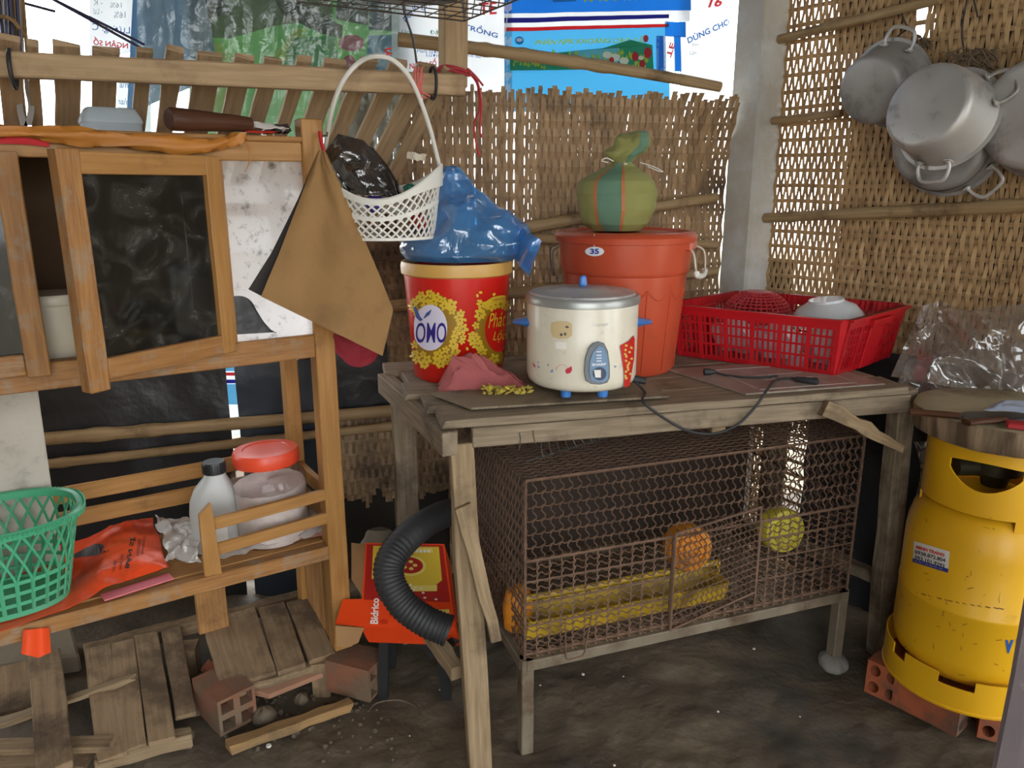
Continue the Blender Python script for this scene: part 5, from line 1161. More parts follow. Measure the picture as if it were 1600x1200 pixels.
mb.tube(spline([PY(1000, 254, SY - .02), PY(1020, 260, SY - .03), PY(1036, 268, SY - .03), PY(1028, 267, SY - .03), PY(1012, 260, SY - .025)], 5), .0012, 5); mb.tube(spline([PY(958, 252, SY - .02), PY(948, 247, SY - .03), PY(940, 251, SY - .03), PY(950, 254, SY - .02)], 5), .0014, 5)
build('tie_string', mb, M_white, sa)

# ================================================================ rice cooker
M_ck = mat('cream_enamel', S(226, 220, 202), S(214, 206, 186), scale=20, rough=.25, bump=0, dirt=S(176, 156, 128), dscale=34, damt=.30)
M_ckblue = plain('blue_handle_plastic', S(70, 128, 204), .3)
KX, KY = PY(907, 610, 1.545).x, 1.545; kz = ZT + .010; rk = .1125; hk = .189
ck = thing('rice_cooker', 'cream rice cooker with blue handles and grey lid on the table', 'rice cooker', (KX, KY, ZT + .009))
mb = MB(); mb.lathe([(0, .015), (rk * .90, .015), (rk * .97, .022), (rk, .034), (rk, hk - .012), (rk * .98, hk - .008)], (KX, KY, kz), 60); build('cooker_body', mb, M_ck, ck)
mb = MB(); mb.lathe([(rk * .99, hk - .011), (rk * 1.025, hk - .010), (rk * 1.03, hk + .001), (rk * 1.0, hk + .006), (rk * .93, hk + .006)], (KX, KY, kz), 60); build('rim_ring', mb, mat('grey_rim', S(172, 174, 170), S(150, 152, 148), rough=.35, metal=.5, bump=0), ck)
mb = MB(); mb.lathe([(rk * .95, hk + .005), (rk * .93, hk + .010), (rk * .80, hk + .013), (rk * .45, hk + .015), (rk * .42, hk + .018), (rk * .2, hk + .019), (0, hk + .019)], (KX, KY, kz), 60); lid = build('lid', mb, M_alu, ck)
mb = MB(); mb.ring_beam([[V((KX + x * w, KY + y * w, kz + z)) for x, y in ((-.010, -.008), (.010, -.008), (.010, .008), (-.010, .008))] for z, w in ((hk + .018, 1.0), (hk + .028, .9), (hk + .038, .75), (hk + .042, .4))]); build('knob', mb, M_ckblue, lid, sub=2)
for s in (-1, 1):
    mb = MB(); z = kz + hk - .052; rings = []
    for t, w, h in ((.094, .036, .016), (.112, .034, .015), (.124, .030, .009), (.138, .022, .006), (.141, .012, .004)):
        q = []
        for (dy, dz) in ((-1, 0), (-.7, .8), (0, 1), (.7, .8), (1, 0), (.7, -.8), (0, -1), (-.7, -.8)): q.append(V((KX + s * t, KY + dy * w * .9, z + dz * h / 1.6)))
        rings.append(q)
    mb.ring_beam(rings, smooth=True); build('side_handle', mb, M_ckblue, ck)
for ang in (-2.02, -1.10, .9, 2.2):
    mb = MB(); mb.lathe([(0, 0), (.010, 0), (.012, .018), (0, .018)], (KX + .082 * cos(ang), KY + .082 * sin(ang), ZT + .0095), 14); build('foot', mb, M_ckblue, ck)
fk = lambda e: (lambda x, y: cone_at(x, y, KX, KY, lambda z: rk, e))
sx, sy = 907 - 907, 0
def shp(pts): return [(x, y) for x, y in pts]
mb = MB(); fr0, fr1 = fk(.0005), fk(.010); pan = [(935, 533), (944, 536), (950, 548), (953, 570), (953, 590), (949, 598), (938, 601), (924, 600), (915, 595), (912, 580), (914, 560), (919, 544), (926, 536)]
fa, fb2 = fk(.0), fk(.009)
mb.ring_beam([[fa(x, y) for x, y in pan], [fb2(934 + (x - 934) * .97, 568 + (y - 568) * .98) for x, y in pan]]); panel = build('control_panel', mb, plain('grey_panel', S(110, 116, 122), .35), ck, bevel=.001)
on(fk(.0100), [[(936, 541), (944, 544), (949, 556), (951, 575), (950, 592), (944, 597), (934, 597), (924, 594), (921, 582), (922, 565), (927, 550)]], plain('blue_grey_panel', S(112, 142, 172), .3), 'panel_face', panel)
on(fk(.0108), [ell(937, 584, 10.5, 10.5, 20)], plain('dark_recess', S(60, 72, 96), .4), 'switch_recess', panel)
mb = MB(); f1, f2 = fk(.0105), fk(.016); q = [(928, 578), (939, 578), (939, 590), (930, 590)]; mb.ring_beam([[f1(*p) for p in q], [f2(*p) for p in q]]); build('switch', mb, plain('white_switch', S(224, 222, 214), .3), panel)
word(fk(.0112), 'SHARP', (925, 572), (947, 571), (925, 568), M_tagw, 'brand_lettering', panel, bold=.03)
on(fk(.0112), [[(932, y), (940, y - .3), (940, y + 1.2), (932, y + 1.5)] for y in (549, 554.5, 559, 563.5)], M_tagw, 'panel_marks', panel, True)
word(fk(.0016), 'SHARP', (925, 511), (951, 510), (925, 506), plain('silver_badge', S(210, 210, 205), .3, .4), 'brand_badge', ck, bold=.03)
on(fk(.0008), [[(861, 504), (870, 502), (886, 502), (894, 506), (894, 524), (887, 529), (874, 530), (863, 526), (860, 516)]], plain('old_sticker', S(206, 184, 140), .7), 'old_sticker', ck)
on(fk(.0014), [ell(886, 511, 3, 1.8, 8), ell(877, 523, 2.4, 2.4, 8), ell(883, 522, 2, 2.6, 8)], plain('sticker_stain', S(92, 86, 80), .7), 'sticker_stains', ck, True)
on(fk(.0008), [[(868, 534), (885, 535), (885, 546), (868, 545)]], plain('sticker_trace', S(234, 230, 220), .6), 'sticker_trace', ck)
on(fk(.0008), [[(883, 578), (888, 575), (893, 572), (894, 578), (891, 583), (885, 584)], [(832, 566), (835, 569), (837, 574), (834, 573)]] + [ell(878 + 9 * cos(a), 578 + 8 * sin(a), 1, .7, 6) for a in [pi + k * .4 for k in range(8)]], plain('red_motif', S(196, 50, 70), .4), 'red_motif', ck, True)
on(fk(.0008), [[(855, 568), (858, 570), (856, 573)], [(861, 578), (864, 577), (864, 582), (860, 582)], [(840, 571), (844, 573), (841, 576)], [(959, 571), (964, 572), (961, 575)], ell(841, 566, 1.4, 1.2, 6)], plain('blue_motif', S(120, 140, 190), .4), 'blue_motif', ck, True)
fl_ = fk(.0025); on(fl_, [[(969, 540), (984, 532), (990, 524), (992, 530), (991, 560), (984, 602), (976, 606), (975, 580)]], plain('red_label', S(198, 40, 34), .4), 'red_label', ck)
rr = random.Random(8); on(fk(.0034), [ell(979 + rr.uniform(-3, 8), 540 + k * 3.4, 2.4, 2, 7, k) for k in range(16)], plain('gold_label', S(210, 180, 90), .4), 'gold_label_print', ck, True)
# flex and plugs
mb = MB(); mb.tube(spline([V((KX + rk * .95, KY - .03, ZT + .03)), V((KX + rk + .012, KY - .055, ZT + .012)), TAB.at(1005, 628, -.006), TAB.at(1040, 655, -.010), TAB.at(1075, 673, -.012), TAB.at(1112, 678, -.013), TAB.at(1150, 665, -.012), TAB.at(1180, 636, -.010), TAB.at(1200, 607, .004), PZ(1212, 594, ZT + .007), PZ(1232, 591, ZT + .007), PZ(1246, 592, ZT + .008)], 10), .0028, 7)
fx = build('flex', mb, M_blackrub); tag(fx, 'black power flex drooping over the table front from the rice cooker', 'cable')
mb = MB(); a, b = PZ(1243, 592, ZT + .010), PZ(1278, 597, ZT + .010); mb.tube([a, a.lerp(b, .4), b.lerp(a, .1), b], [.005, .007, .009, .008], 10); build('plug', mb, M_blackrub, fx)
mb = MB(); a, b = PZ(1100, 581, ZT + .012), PZ(1116, 581, ZT + .012); mb.tube([a, a.lerp(b, .5), b], [.008, .008, .005], 10); ax2 = tag(build('loose_plug', mb, M_blackrub), 'small black plug at the end of a loose cable beside the orange tub', 'plug')
mb = MB(); mb.tube(spline([PZ(1114, 581, ZT + .010), PZ(1140, 587, ZT + .006), PZ(1180, 590, ZT + .006), PZ(1215, 587, ZT + .006)], 6), .0026, 6); build('flex', mb, M_blackrub, ax2)
mb = MB(); a = V((KX + rk * .92, KY - .028, ZT + .034)); mb.tube([a, a + V((.026, -.006, -.004))], [.008, .007], 10); build('socket_plug', mb, M_blackrub, fx)

# ================================================================ pink rag and dried herbs
M_rag = mat('dusty_pink_cloth', S(178, 98, 96), S(150, 78, 78), scale=10, rough=.95, bump=.4, bscale=120)
mb = MB(); o = PZ(742, 617, ZT + .006); o.z = ZT + .006
def ragf(a, b):
    x, y = lerp2(lerp2((688, 606), (824, 612), a), lerp2((672, 556), (800, 590), a), b); p = PZ(x, min(y, 640), ZT + .007) if b < .001 else PZ(lerp2((688, 608), (824, 610), a)[0], lerp2((690, 612), (824, 608), a)[1], ZT + .007) + V((-.01 * b, .075 * b, 0))
    prof = sin(pi * min(1, max(0, a * 1.02))) ** .6 * (1.25 - a) * .075; e = min(1, min(a, 1 - a) * 7, (1 - b) * 4, b * 5)
    q = V((a * 3.2 + b * 1.2, b * 2.0, 1)); f = 1 - 2.2 * abs(noise.noise(q)); f2 = 1 - 2 * abs(noise.noise(q * 2.3 + V((3, 1, 0))))
    z = prof * sin(pi * (b * .8 + .1)) * e * (.70 + .30 * f) + .015 * f2 * e
    return p + V((.012 * noise.noise(q * 1.8), -.014 * sin(pi * b) * f * e, max(0, z)))
mb.sheet(ragf, 110, 80, True, .0016); tag(build('pink_rag', mb, M_rag, sharp=80), 'crumpled dusty pink cloth heaped before the red bucket', 'rag')
mb = MB(); rr = random.Random(4)
for k in range(70):
    x, y = 758 + rr.random() * 66, 605 + rr.random() * 12; p = PZ(x, y, ZT + .008 + rr.random() * .012); d = V((rr.uniform(-1, 1), rr.uniform(-.6, .6), rr.uniform(.0, .5))).normalized() * rr.uniform(.006, .016)
    mb.tube([p, p + d * .6, p + d], [.0012, .0035 * rr.uniform(.6, 1.3), .0012], 5)
tag(stuff(build('dried_herbs', mb, mat('dried_herb_green', S(150, 140, 70), S(206, 178, 60), scale=60, rough=.8, bump=0))), 'small heap of dried yellow-green herbs beside the rice cooker', 'herbs')
# ================================================================ red crate of dishes
M_crate = mat('red_crate_plastic', S(196, 28, 36), S(176, 20, 30), rough=.32, bump=0, dirt=S(140, 26, 34), dscale=10, damt=.25)
cc = PZ(1303, 588, ZT + .001); cc.z = ZT + .001
caL = radians(143); caR = radians(43); eL = V((cos(caL), sin(caL), 0)); eR = V((cos(caR), sin(caR), 0)); LL, LR, HC = .375, .295, .132
crate = thing('dish_crate', 'red plastic slotted crate holding dishes at the right end of the table', 'crate', cc + eL * LL / 2 + eR * LR / 2)
def wallfn(o, e, n, L):                            # outward normal n, flaring with height
    return lambda s, z, d=0.0: o + e * (s * (1 + .05 * (z / HC)) - .025 * L * (z / HC)) + n * (.022 * (z / HC) + d) + V((0, 0, z))
nL = V((eL.y, -eL.x, 0)); nL = nL if nL.dot(eR) < 0 else -nL; nR = V((eR.y, -eR.x, 0)); nR = nR if nR.dot(eL) < 0 else -nR
walls = [(cc, eL, nL, LL), (cc, eR, nR, LR), (cc + eR * LR, eL, -nL, LL), (cc + eL * LL, eR, -nR, LR)]
for wi, (o, e, n, L) in enumerate(walls):
    f = wallfn(o, e, n, L); mb = MB()
    def bar(s0, s1, z0, z1, th=.0035):
        mb.ring_beam([[f(s0, z0), f(s1, z0), f(s1, z0, th), f(s0, z0, th)], [f(s0, z1), f(s1, z1), f(s1, z1, th), f(s0, z1, th)]])
    bar(0, L, .0, .012); bar(0, L, HC - .024, HC, .006); 
    for z in (.038, .064, .088): bar(0, L, z, z + .005)
    ng = max(2, int(L / .062)); gap = L / ng
    hand = (L * .38, L * .62) if L == LR else None
    for g in range(ng + 1): s = gap * g; w = .010 if 0 < g < ng else .018; bar(max(0, s - w / 2), min(L, s + w / 2), 0, HC, .005)
    for g in range(ng):
        for k in range(1, 5): s = gap * (g + k / 5); bar(s - .0022, s + .0022, 0, HC)
    build('slotted_wall', mb, M_crate, crate)
    o2, e2_, n2_, L2_ = walls[(wi + 1) % 4]
    if hand:
        mb = MB(); mb.ring_beam([[f(hand[0], 0, -.001), f(hand[1], 0, -.001), f(hand[1], 0, .008), f(hand[0], 0, .008)], [f(hand[0], HC - .02, -.001), f(hand[1], HC - .02, -.001), f(hand[1], HC - .02, .010), f(hand[0], HC - .02, .010)]])
        mb.ring_beam([[f(hand[0] - .012, HC - .030, .004), f(hand[1] + .012, HC - .030, .004), f(hand[1] + .012, HC - .030, .018), f(hand[0] - .012, HC - .030, .018)], [f(hand[0] - .012, HC - .012, .004), f(hand[1] + .012, HC - .012, .004), f(hand[1] + .012, HC - .012, .020), f(hand[0] - .012, HC - .012, .020)]])
        build('handle_panel', mb, M_crate, crate, bevel=.002)
mb = MB(); mb.ring_beam([[cc, cc + eL * LL, cc + eL * LL + eR * LR, cc + eR * LR], [p + V((0, 0, .004)) for p in (cc, cc + eL * LL, cc + eL * LL + eR * LR, cc + eR * LR)]]); build('crate_floor', mb, M_crate, crate)
mb = MB()
for wi, (o, e, n, L) in enumerate(walls):
    f = wallfn(o, e, n, L); mb.ring_beam([[f(-.004, HC - .006, .004), f(L + .004, HC - .006, .004), f(L + .004, HC - .006, .014), f(-.004, HC - .006, .014)], [f(-.004, HC, .002), f(L + .004, HC, .002), f(L + .004, HC, .014), f(-.004, HC, .014)]])
build('rim', mb, M_crate, crate)
fw = [wallfn(*w) for w in walls]; cn = [(fw[0], 0, fw[1], 0), (fw[1], LR, fw[2], 0), (fw[2], LL, fw[3], LR), (fw[3], 0, fw[0], LL)]
for (fa_1, sa_1, fb_1, sb_1) in cn:
    mb = MB(); rings = []
    for z in (0, HC * .5, HC):
        a, b = fa_1(sa_1, z, .002), fb_1(sb_1, z, .002); d = (a + b) / 2 - (cc + eL * LL / 2 + eR * LR / 2); d.z = 0; d.normalize(); w = (b - a); w = w if w.length > .004 else V((d.y, -d.x, 0)) * .006
        rings.append([a - w * .1, b + w * .1, b + w * .1 - d * .006, a - w * .1 - d * .006])
    mb.ring_beam(rings); build('corner_post', mb, M_crate, crate)
M_china = mat('white_china', S(226, 228, 228), S(206, 210, 212), rough=.18, bump=0)
def inC(a, b, z): return cc + eL * (LL * a) + eR * (LR * b) + V((0, 0, z))
def bowl(name, lab, cat, o, r, h, m, M=None, grp=None):
    mb = MB(); mb.lathe([(0, 0), (r * .45, 0), (r * .47, .006), (r * .75, h * .35), (r * .95, h * .8), (r, h), (r * .965, h), (r * .9, h * .78), (r * .7, h * .36), (r * .4, .012), (0, .010)], o, 44, M=M); return tag(build(name, mb, m), lab, cat, grp)
RX = lambda d: Matrix.Rotation(radians(d), 3, 'X'); RY = lambda d: Matrix.Rotation(radians(d), 3, 'Y')
bowl('metal_basin', 'upturned grey-white basin showing above the crate rim', 'basin', inC(.30, .62, .146), .090, .055, M_china, RX(180) @ RY(8))
bowl('white_bowl', 'white bowl low in the crate near its front corner', 'bowl', inC(.22, .40, .006), .058, .06, M_china)
bowl('white_bowl', 'white bowl in the middle of the crate behind the long slotted side', 'bowl', inC(.52, .34, .006), .060, .065, M_china)
bowl('white_bowl', 'white bowl at the far left end of the crate', 'bowl', inC(.82, .40, .006), .055, .06, M_china)
for k, t in enumerate((.30, .36, .42)):
    mb = MB(); o = inC(t, .12, .058); n = eR; Mx = Matrix.Rotation(atan2(n.y, n.x), 3, 'Z') @ Matrix.Rotation(radians(72), 3, 'Y'); o = inC(.12 + k * .28, .155, .052)
    mb.lathe([(0, 0), (.030, 0), (.032, .003), (.046, .009), (.049, .011), (.048, .0125), (.03, .006), (0, .005)], o, 36, M=Mx)
    tag(build('white_plate', mb, M_china), ['small white plate leaning inside the crate nearest its front corner', 'small white plate leaning in the middle of the long crate side', 'small white plate leaning inside the crate near its far left end'][k], 'plate', 'plates leaning in the red crate')
# red colander, upturned
M_col = mat('red_colander_plastic', S(190, 62, 66), S(170, 44, 50), rough=.35, bump=0)
co = thing('red_colander', 'upturned red plastic colander resting on the dishes in the crate', 'colander', inC(.74, .58, .10)); o = inC(.74, .60, .088); Rr, hh = .085, .068
mb = MB()
for k in range(36):
    a = 2 * pi * k / 36; mb.tube([o + V((Rr * cos(t) * cos(a), Rr * cos(t) * sin(a), hh * sin(t))) for t in [i / 9 * 1.2 for i in range(10)]], .0022, 4)
for j in range(9):
    t = (j + .5) / 9 * 1.2; mb.tube([o + V((Rr * cos(t) * cos(a), Rr * cos(t) * sin(a), hh * sin(t))) for a in [2 * pi * k / 40 for k in range(40)]], .0022, 4, closed=True)
stuff(build('mesh_bowl', mb, M_col, co))
mb = MB(); mb.lathe([(Rr * .98, -.006), (Rr * 1.08, -.008), (Rr * 1.10, -.002), (Rr * 1.03, .004), (Rr * .98, .002)], o, 48); build('rim', mb, M_col, co)
mb = MB(); mb.lathe([(0, hh * .965), (Rr * .4, hh * .945), (Rr * .42, hh * .90)], o, 36); build('base', mb, M_col, co)

# ================================================================ clear plastic over the table end
M_clr = film('clear_plastic_film', S(236, 232, 228), gloss=.5, clear=.66, diff=S(186, 176, 166), rough=.12, bump=.5, bscale=7, trl=.4)
cf = [(1440, 478), (1470, 470), (1510, 486), (1560, 478), (1660, 470)]
def wrapf(a, b):
    # hangs from the wall side down to the table end
    k = min(3, int(a * 4)); f = a * 4 - k; tx, ty = lerp2(cf[k], cf[k + 1], f); bx, by = lerp2((1392, 588), (1680, 640), a)
    x, y = lerp2((bx, by), (tx, ty), b); Y = 1.72 - .02 * a + .10 * b - .10 * a
    q = V((a * 3, b * 1.6 + a * 1.2, 2)); r = (1 - 2 * abs(noise.noise(q))) * .030 + .008 * noise.noise(q * 2.6) + .003 * (1 - 2 * abs(noise.noise(q * 4.5)))
    return PY(x, y, Y - r)
def wrapf2(a, b):
    x, y = lerp2(lerp2((1400, 604), (1690, 700), a), lerp2((1420, 560), (1690, 520), a), b); Y = 1.72 - .05 * a + .05 * b
    q = V((a * 5, b * 2.2, 7)); r = (1 - 2 * abs(noise.noise(q))) * .022 + .010 * noise.noise(q * 2.6)
    return PY(x, y, Y - r)
cpt_ = thing('clear_plastic', 'crumpled clear plastic sheeting heaped at the right end of the table', 'plastic sheet', PY(1500, 600, 1.62))
mb = MB(); mb.sheet(wrapf, 90, 60); build('upper_film', mb, M_clr, cpt_, sharp=80)
mb = MB(); mb.sheet(wrapf2, 90, 40); build('lower_film', mb, M_clr, cpt_, sharp=80)
mb = MB(); mb.sheet(lambda a, b: PY(1428 + 60 * a + 10 * sin(b * 3), 690 + 90 * b, 1.73 + .04 * noise.noise(V((a * 5, b * 6, 1)))), 30, 40); build('hanging_film', mb, M_clr, cpt_, sharp=80)

# ================================================================ pots on the right wall
def frame(ax_):
    z = V(ax_).normalized(); x = V((0, 0, 1)).cross(z).normalized(); y = z.cross(x); return Matrix((x, y, z)).transposed(), x, y, z
def pot(label, px, py, off, r, h, tx, tz, m, handles, flare=1.06, bottom=.93, round_=.016):
    o = RIGHT.at(px, py, off); n = -RIGHT.n; M, ex_, ey_, ez_ = frame(n + RIGHT.e * tx + V((0, 0, tz)))
    # o = centre of the outer bottom; the pot opens towards the wall
    R = r; root = thing('cooking_pot', label, 'pot', o - ez_ * h * .5)
    mb = MB(); b = R * bottom
    prof = [(R * flare + .007, -h), (R * flare + .008, -h + .004), (R * flare, -h + .006), (R, -h * .72), (R * .985, -h * .4), (R * .97, -round_ * 2.2), (R * .955, -round_ * 1.2), (R * .93, -round_ * .5), (R * .88, -round_ * .12), (R * .80, 0), (R * .4, .0008), (0, .001)]
    mb.lathe(prof + [], o, 64, M=M); mb.lathe([(R * flare + .007, -h), (R * flare - .003, -h + .001), (R * .98, -h * .7), (R * .95, -.02), (R * .8, -.006), (0, -.005)], o, 48, M=M); build('pot_body', mb, m, root)
    for a in handles:
        d = ex_ * cos(a) + ey_ * sin(a); s = -ex_ * sin(a) + ey_ * cos(a); c = o - ez_ * (h - .022) + d * (R * 1.02); w = .033; L = .040
        mb = MB(); mb.tube(spline([c - s * w, c - s * (w + .002) + d * L * .4 - ez_ * .004, c - s * w * .85 + d * L * .92 - ez_ * .008, c - s * w * .4 + d * L * 1.06 - ez_ * .009, c + s * w * .4 + d * L * 1.06 - ez_ * .009, c + s * w * .85 + d * L * .92 - ez_ * .008, c + s * (w + .002) + d * L * .4 - ez_ * .004, c + s * w], 5), .0042, 8); hd = build('handle', mb, M_alu, root)
        for q in (-1, 1):
            mb = MB(); mb.lathe([(.0, .004), (.0055, .003), (.0065, 0)], c + s * w * q + d * .002, 10, M=frame(d)[0]); build('rivet', mb, M_alu, hd)
            mb = MB(); mb.beam(c + s * w * q - ez_ * .008 , c + s * w * q + ez_ * .010, .016, .004, up=d); build('bracket', mb, M_alu, hd, bevel=.001)
    return root
def ang_of(px, py, ox, oy, off, tx, tz):
    n = -RIGHT.n; M, ex_, ey_, ez_ = frame(n + RIGHT.e * tx + V((0, 0, tz))); d = RIGHT.at(px, py, off) - RIGHT.at(ox, oy, off); return atan2(d.dot(ey_), d.dot(ex_))
pot('grey aluminium pot with a loop handle on top, leftmost on the woven wall', 1357, 142, -.12, .086, .10, -.05, -.25, M_aludull, [ang_of(1395, 55, 1360, 142, -.1, 0, 0)], flare=1.14)
pot('large dark aluminium pot hanging below and behind the shiny front pot', 1462, 225, -.105, .112, .07, .0, -.10, M_aludull, [ang_of(1522, 290, 1462, 225, -.1, 0, 0)], flare=1.05)
pot('shiny aluminium pot with a stained base, frontmost in the hanging cluster', 1446, 164, -.215, .100, .105, -.10, .26, M_alu, [ang_of(1440, 245, 1447, 165, -.1, 0, 0), ang_of(1520, 120, 1447, 165, -.1, 0, 0)], flare=1.07)
pot('big aluminium pot cut off by the right edge of the picture', 1618, 176, -.125, .122, .10, .0, .0, M_alu, [], flare=1.03)
M_hook = plain('dark_iron', S(60, 54, 50), .6, .3)
for (lab, path, off) in (('iron wire hook above the leftmost pot', ((1420, -4), (1409, 14), (1412, 30), (1418, 44), (1408, 52), (1402, 58)), -.03), ('long iron wire hook above the frontmost pot', ((1512, -6), (1505, 30), (1503, 55), (1506, 80), (1504, 96)), -.03), ('short iron wire hook beside the long wire hook', ((1520, -6), (1524, 10), (1528, 27)), -.02)):
    mb = MB(); mb.tube(spline([RIGHT.at(x, y, off) for x, y in path], 5), .0020, 6); tag(build('wire_hook', mb, M_hook), lab, 'hook')
mb = MB(); rr = random.Random(6)
for k in range(16):
    pts = [RIGHT.at(1478 + 78 * t + rr.uniform(-6, 6), 100 + 16 * sin(t * 5 + k) + rr.uniform(-7, 9) - 4 * k % 9, -.035 - .02 * rr.random()) for t in [i / 5 for i in range(6)]]; mb.tube(spline(pts, 4), .0018, 5)
tag(stuff(build('old_twine', mb, mat('old_brown_twine', S(128, 108, 84), S(96, 80, 62), rough=.9))), 'tangle of old brown twine hanging on the woven wall behind the pots', 'twine')
mb = MB()
for k in range(12):
    pts = [RIGHT.at(1428 + 26 * t + rr.uniform(-5, 5), 58 + 14 * t + rr.uniform(-8, 8), -.03 - .01 * rr.random()) for t in [i / 4 for i in range(5)]]; mb.tube(spline(pts, 4), .0014, 5)
tag(stuff(build('old_twine', mb, bpy.data.materials['old_brown_twine'])), 'wisp of brown twine under the bright hole in the woven wall', 'twine')

# ================================================================ gas cylinder, chopping board, knives
M_gas = mat('yellow_paint', S(232, 178, 26), S(218, 160, 20), scale=5, rough=.36, bump=.12, bscale=40, dirt=S(176, 130, 34), dscale=9, damt=.27)
GX, GY, gz = 1.005, 1.50, .098; R = .150
gas = thing('gas_cylinder', 'yellow steel gas cylinder standing on bricks beside the table', 'gas cylinder', (GX, GY, gz)); go = (GX, GY, gz)
mb = MB(); mb.lathe([(0, .030), (R * .5, .032), (R * .82, .045), (R * .96, .07), (R, .10), (R, .205), (R * 1.008, .207), (R * 1.008, .213), (R, .215), (R, .330), (R * .985, .355), (R * .94, .380), (R * .86, .402), (R * .80, .412), (R * .55, .432), (.03, .447), (0, .448)], go, 72); build('tank', mb, M_gas, gas)
# foot ring with slots
def ringwall(r, z0, z1, gaps, th=.003, n=144, flare=0.0):
    mb = MB()
    def zt_(a):
        for (a0, a1, zz) in gaps:
            if a0 <= a <= a1: return zz
        return z1
    angs = []; k = 0
    for k in range(n): angs.append(-pi + 2 * pi * k / n)
    for (a0, a1, zz) in gaps: angs += [a0 - 1e-4, a0 + 1e-4, a1 - 1e-4, a1 + 1e-4]
    angs.sort(); rings = []
    for a in angs:
        d = V((cos(a), sin(a), 0)); t = zt_(a); rr_ = r + flare * 0; rings.append([V(go) + d * (r + flare) + V((0, 0, z0)), V(go) + d * (r + th + flare) + V((0, 0, z0)), V(go) + d * (r + th) + V((0, 0, t)), V(go) + d * r + V((0, 0, t))])
    mb.ring_beam(rings, closed=True, smooth=True); return mb
fa_ = atan2(-GY, -GX)                              # towards the camera
gp_ = [(fa_ + d, fa_ + d + .42, .052) for d in (-1.15, -.25, .62)] 
gp_ = [(max(-pi, a), min(pi, b), z) for a, b, z in gp_]
mb = ringwall(R * 1.05, 0, .075, gp_); build('foot_ring', mb, M_gas, gas, sharp=35)
mb = MB(); mb.lathe([(R * 1.05, 0), (R * 1.08, -.001), (R * 1.085, .004), (R * 1.055, .008)], go, 72); build('foot_lip', mb, M_gas, gas)
# collar with a grip window
zc0, zc1 = .398, .560; cR = .128
def collar_part(a0, a1, z0f, z1f, n=40):
    mb = MB(); rings = []
    for k in range(n + 1):
        a = a0 + (a1 - a0) * k / n; d = V((cos(a), sin(a), 0)); z0_, z1_ = z0f(k / n), z1f(k / n); rings.append([V(go) + d * cR + V((0, 0, z0_)), V(go) + d * (cR + .004) + V((0, 0, z0_)), V(go) + d * (cR + .004) + V((0, 0, z1_)), V(go) + d * cR + V((0, 0, z1_))])
    mb.ring_beam(rings, smooth=True); return mb
wa0, wa1 = fa_ - .64, fa_ + .36                  # window, seen from the camera
for (a0, a1, zl) in ((wa1, fa_ + 1.6, zc0), (fa_ - 1.35, wa0, .420), (fa_ - 1.6, fa_ - 1.35, zc0), (fa_ + 2.3, fa_ + 2 * pi - 2.3, zc0)):
    build('collar', collar_part(a0, a1, lambda t: zl, lambda t: zc1), M_gas, gas, sharp=35)
build('collar_top', collar_part(wa0, wa1, lambda t: zc1 - .036 + .006 * sin(pi * t), lambda t: zc1), M_gas, gas, sharp=35)
build('collar_sill', collar_part(wa0, wa1, lambda t: .420, lambda t: .506 - .036 * sin(pi * t) ** .8), M_gas, gas, sharp=35)
mb = MB(); mb.lathe([(0, .44), (.022, .44), (.030, .475), (.048, .478), (.048, .505), (.03, .52), (0, .52)], go, 20); mb.tube([V(go) + V((-.085, 0, .488)), V(go) + V((.085, 0, .488))], .02, 10); build('valve', mb, plain('shaded_brass', S(70, 66, 48), .5, .5), gas)  # valve drawn oversized and its brass darkened, standing in for shade inside the collar
fg = lambda e: (lambda x, y: cone_at(x, y, GX, GY, lambda z: R, e))
on(fg(.0008), [[(1428, 845), (1484, 862), (1481, 895), (1426, 878)]], plain('sticker_white', S(222, 218, 208), .5), 'sticker', gas)
on(fg(.0012), [[(1426, 872), (1482, 889), (1481, 895), (1426, 878)]], plain('sticker_navy', S(44, 50, 130), .5), 'sticker_band', gas)
word(fg(.0016), 'MINH TRANG', (1431, 857), (1475, 870), (1432, 852), plain('sticker_red', S(206, 50, 40), .5), 'sticker_name', gas, bold=.05)
M_dk = plain('sticker_black', S(44, 42, 44), .5)
word(fg(.0016), '0938.872.804', (1429, 865), (1477, 879), (1429.5, 859), M_dk, 'sticker_number', gas, bold=.03); word(fg(.0016), '093.101.9292', (1429, 873), (1476, 888), (1429.5, 867), M_dk, 'sticker_number', gas, bold=.03)
word(fg(.0018), 'ĐC: ẤP 2 - XÃ TÂN AN - LẠC', (1429, 877), (1473, 890.5), (1429.2, 874.5), M_tagw, 'sticker_address', gas)
word(fg(.0012), 'V', (1569, 1021), (1582, 1021), (1571, 1000), plain('blue_paint', S(20, 84, 170), .4), 'painted_letter', gas, bold=.06); word(fg(.0012), 'T', (1586, 1021), (1600, 1020), (1588, 999), bpy.data.materials['blue_paint'], 'painted_letter', gas, bold=.06)
rr = random.Random(12); M_scr = plain('rust_scratch', S(112, 82, 32), .8); pol = []
for k in range(46):
    x, y = rr.uniform(1405, 1570), rr.uniform(800, 1060); L, a = rr.uniform(2, 11), rr.choice((rr.uniform(-.4, .5), rr.uniform(1.3, 1.8))); w = rr.uniform(.5, 1.3)
    pol.append([(x, y), (x + L * cos(a), y + L * sin(a)), (x + L * cos(a) - w * sin(a), y + L * sin(a) + w * cos(a)), (x - w * sin(a) * .6, y + w)])
for k in range(12):
    x = 1440 + k * 11 + rr.uniform(-3, 3); y = 927 + (x - 1440) * .27 - (x - 1440) ** 2 * .0007; pol.append([(x, y), (x + rr.uniform(4, 10), y + 2.2), (x + 7, y + 3.8), (x, y + 1.5)])
on(fg(.0007), pol, M_scr, 'scratches', gas, True)

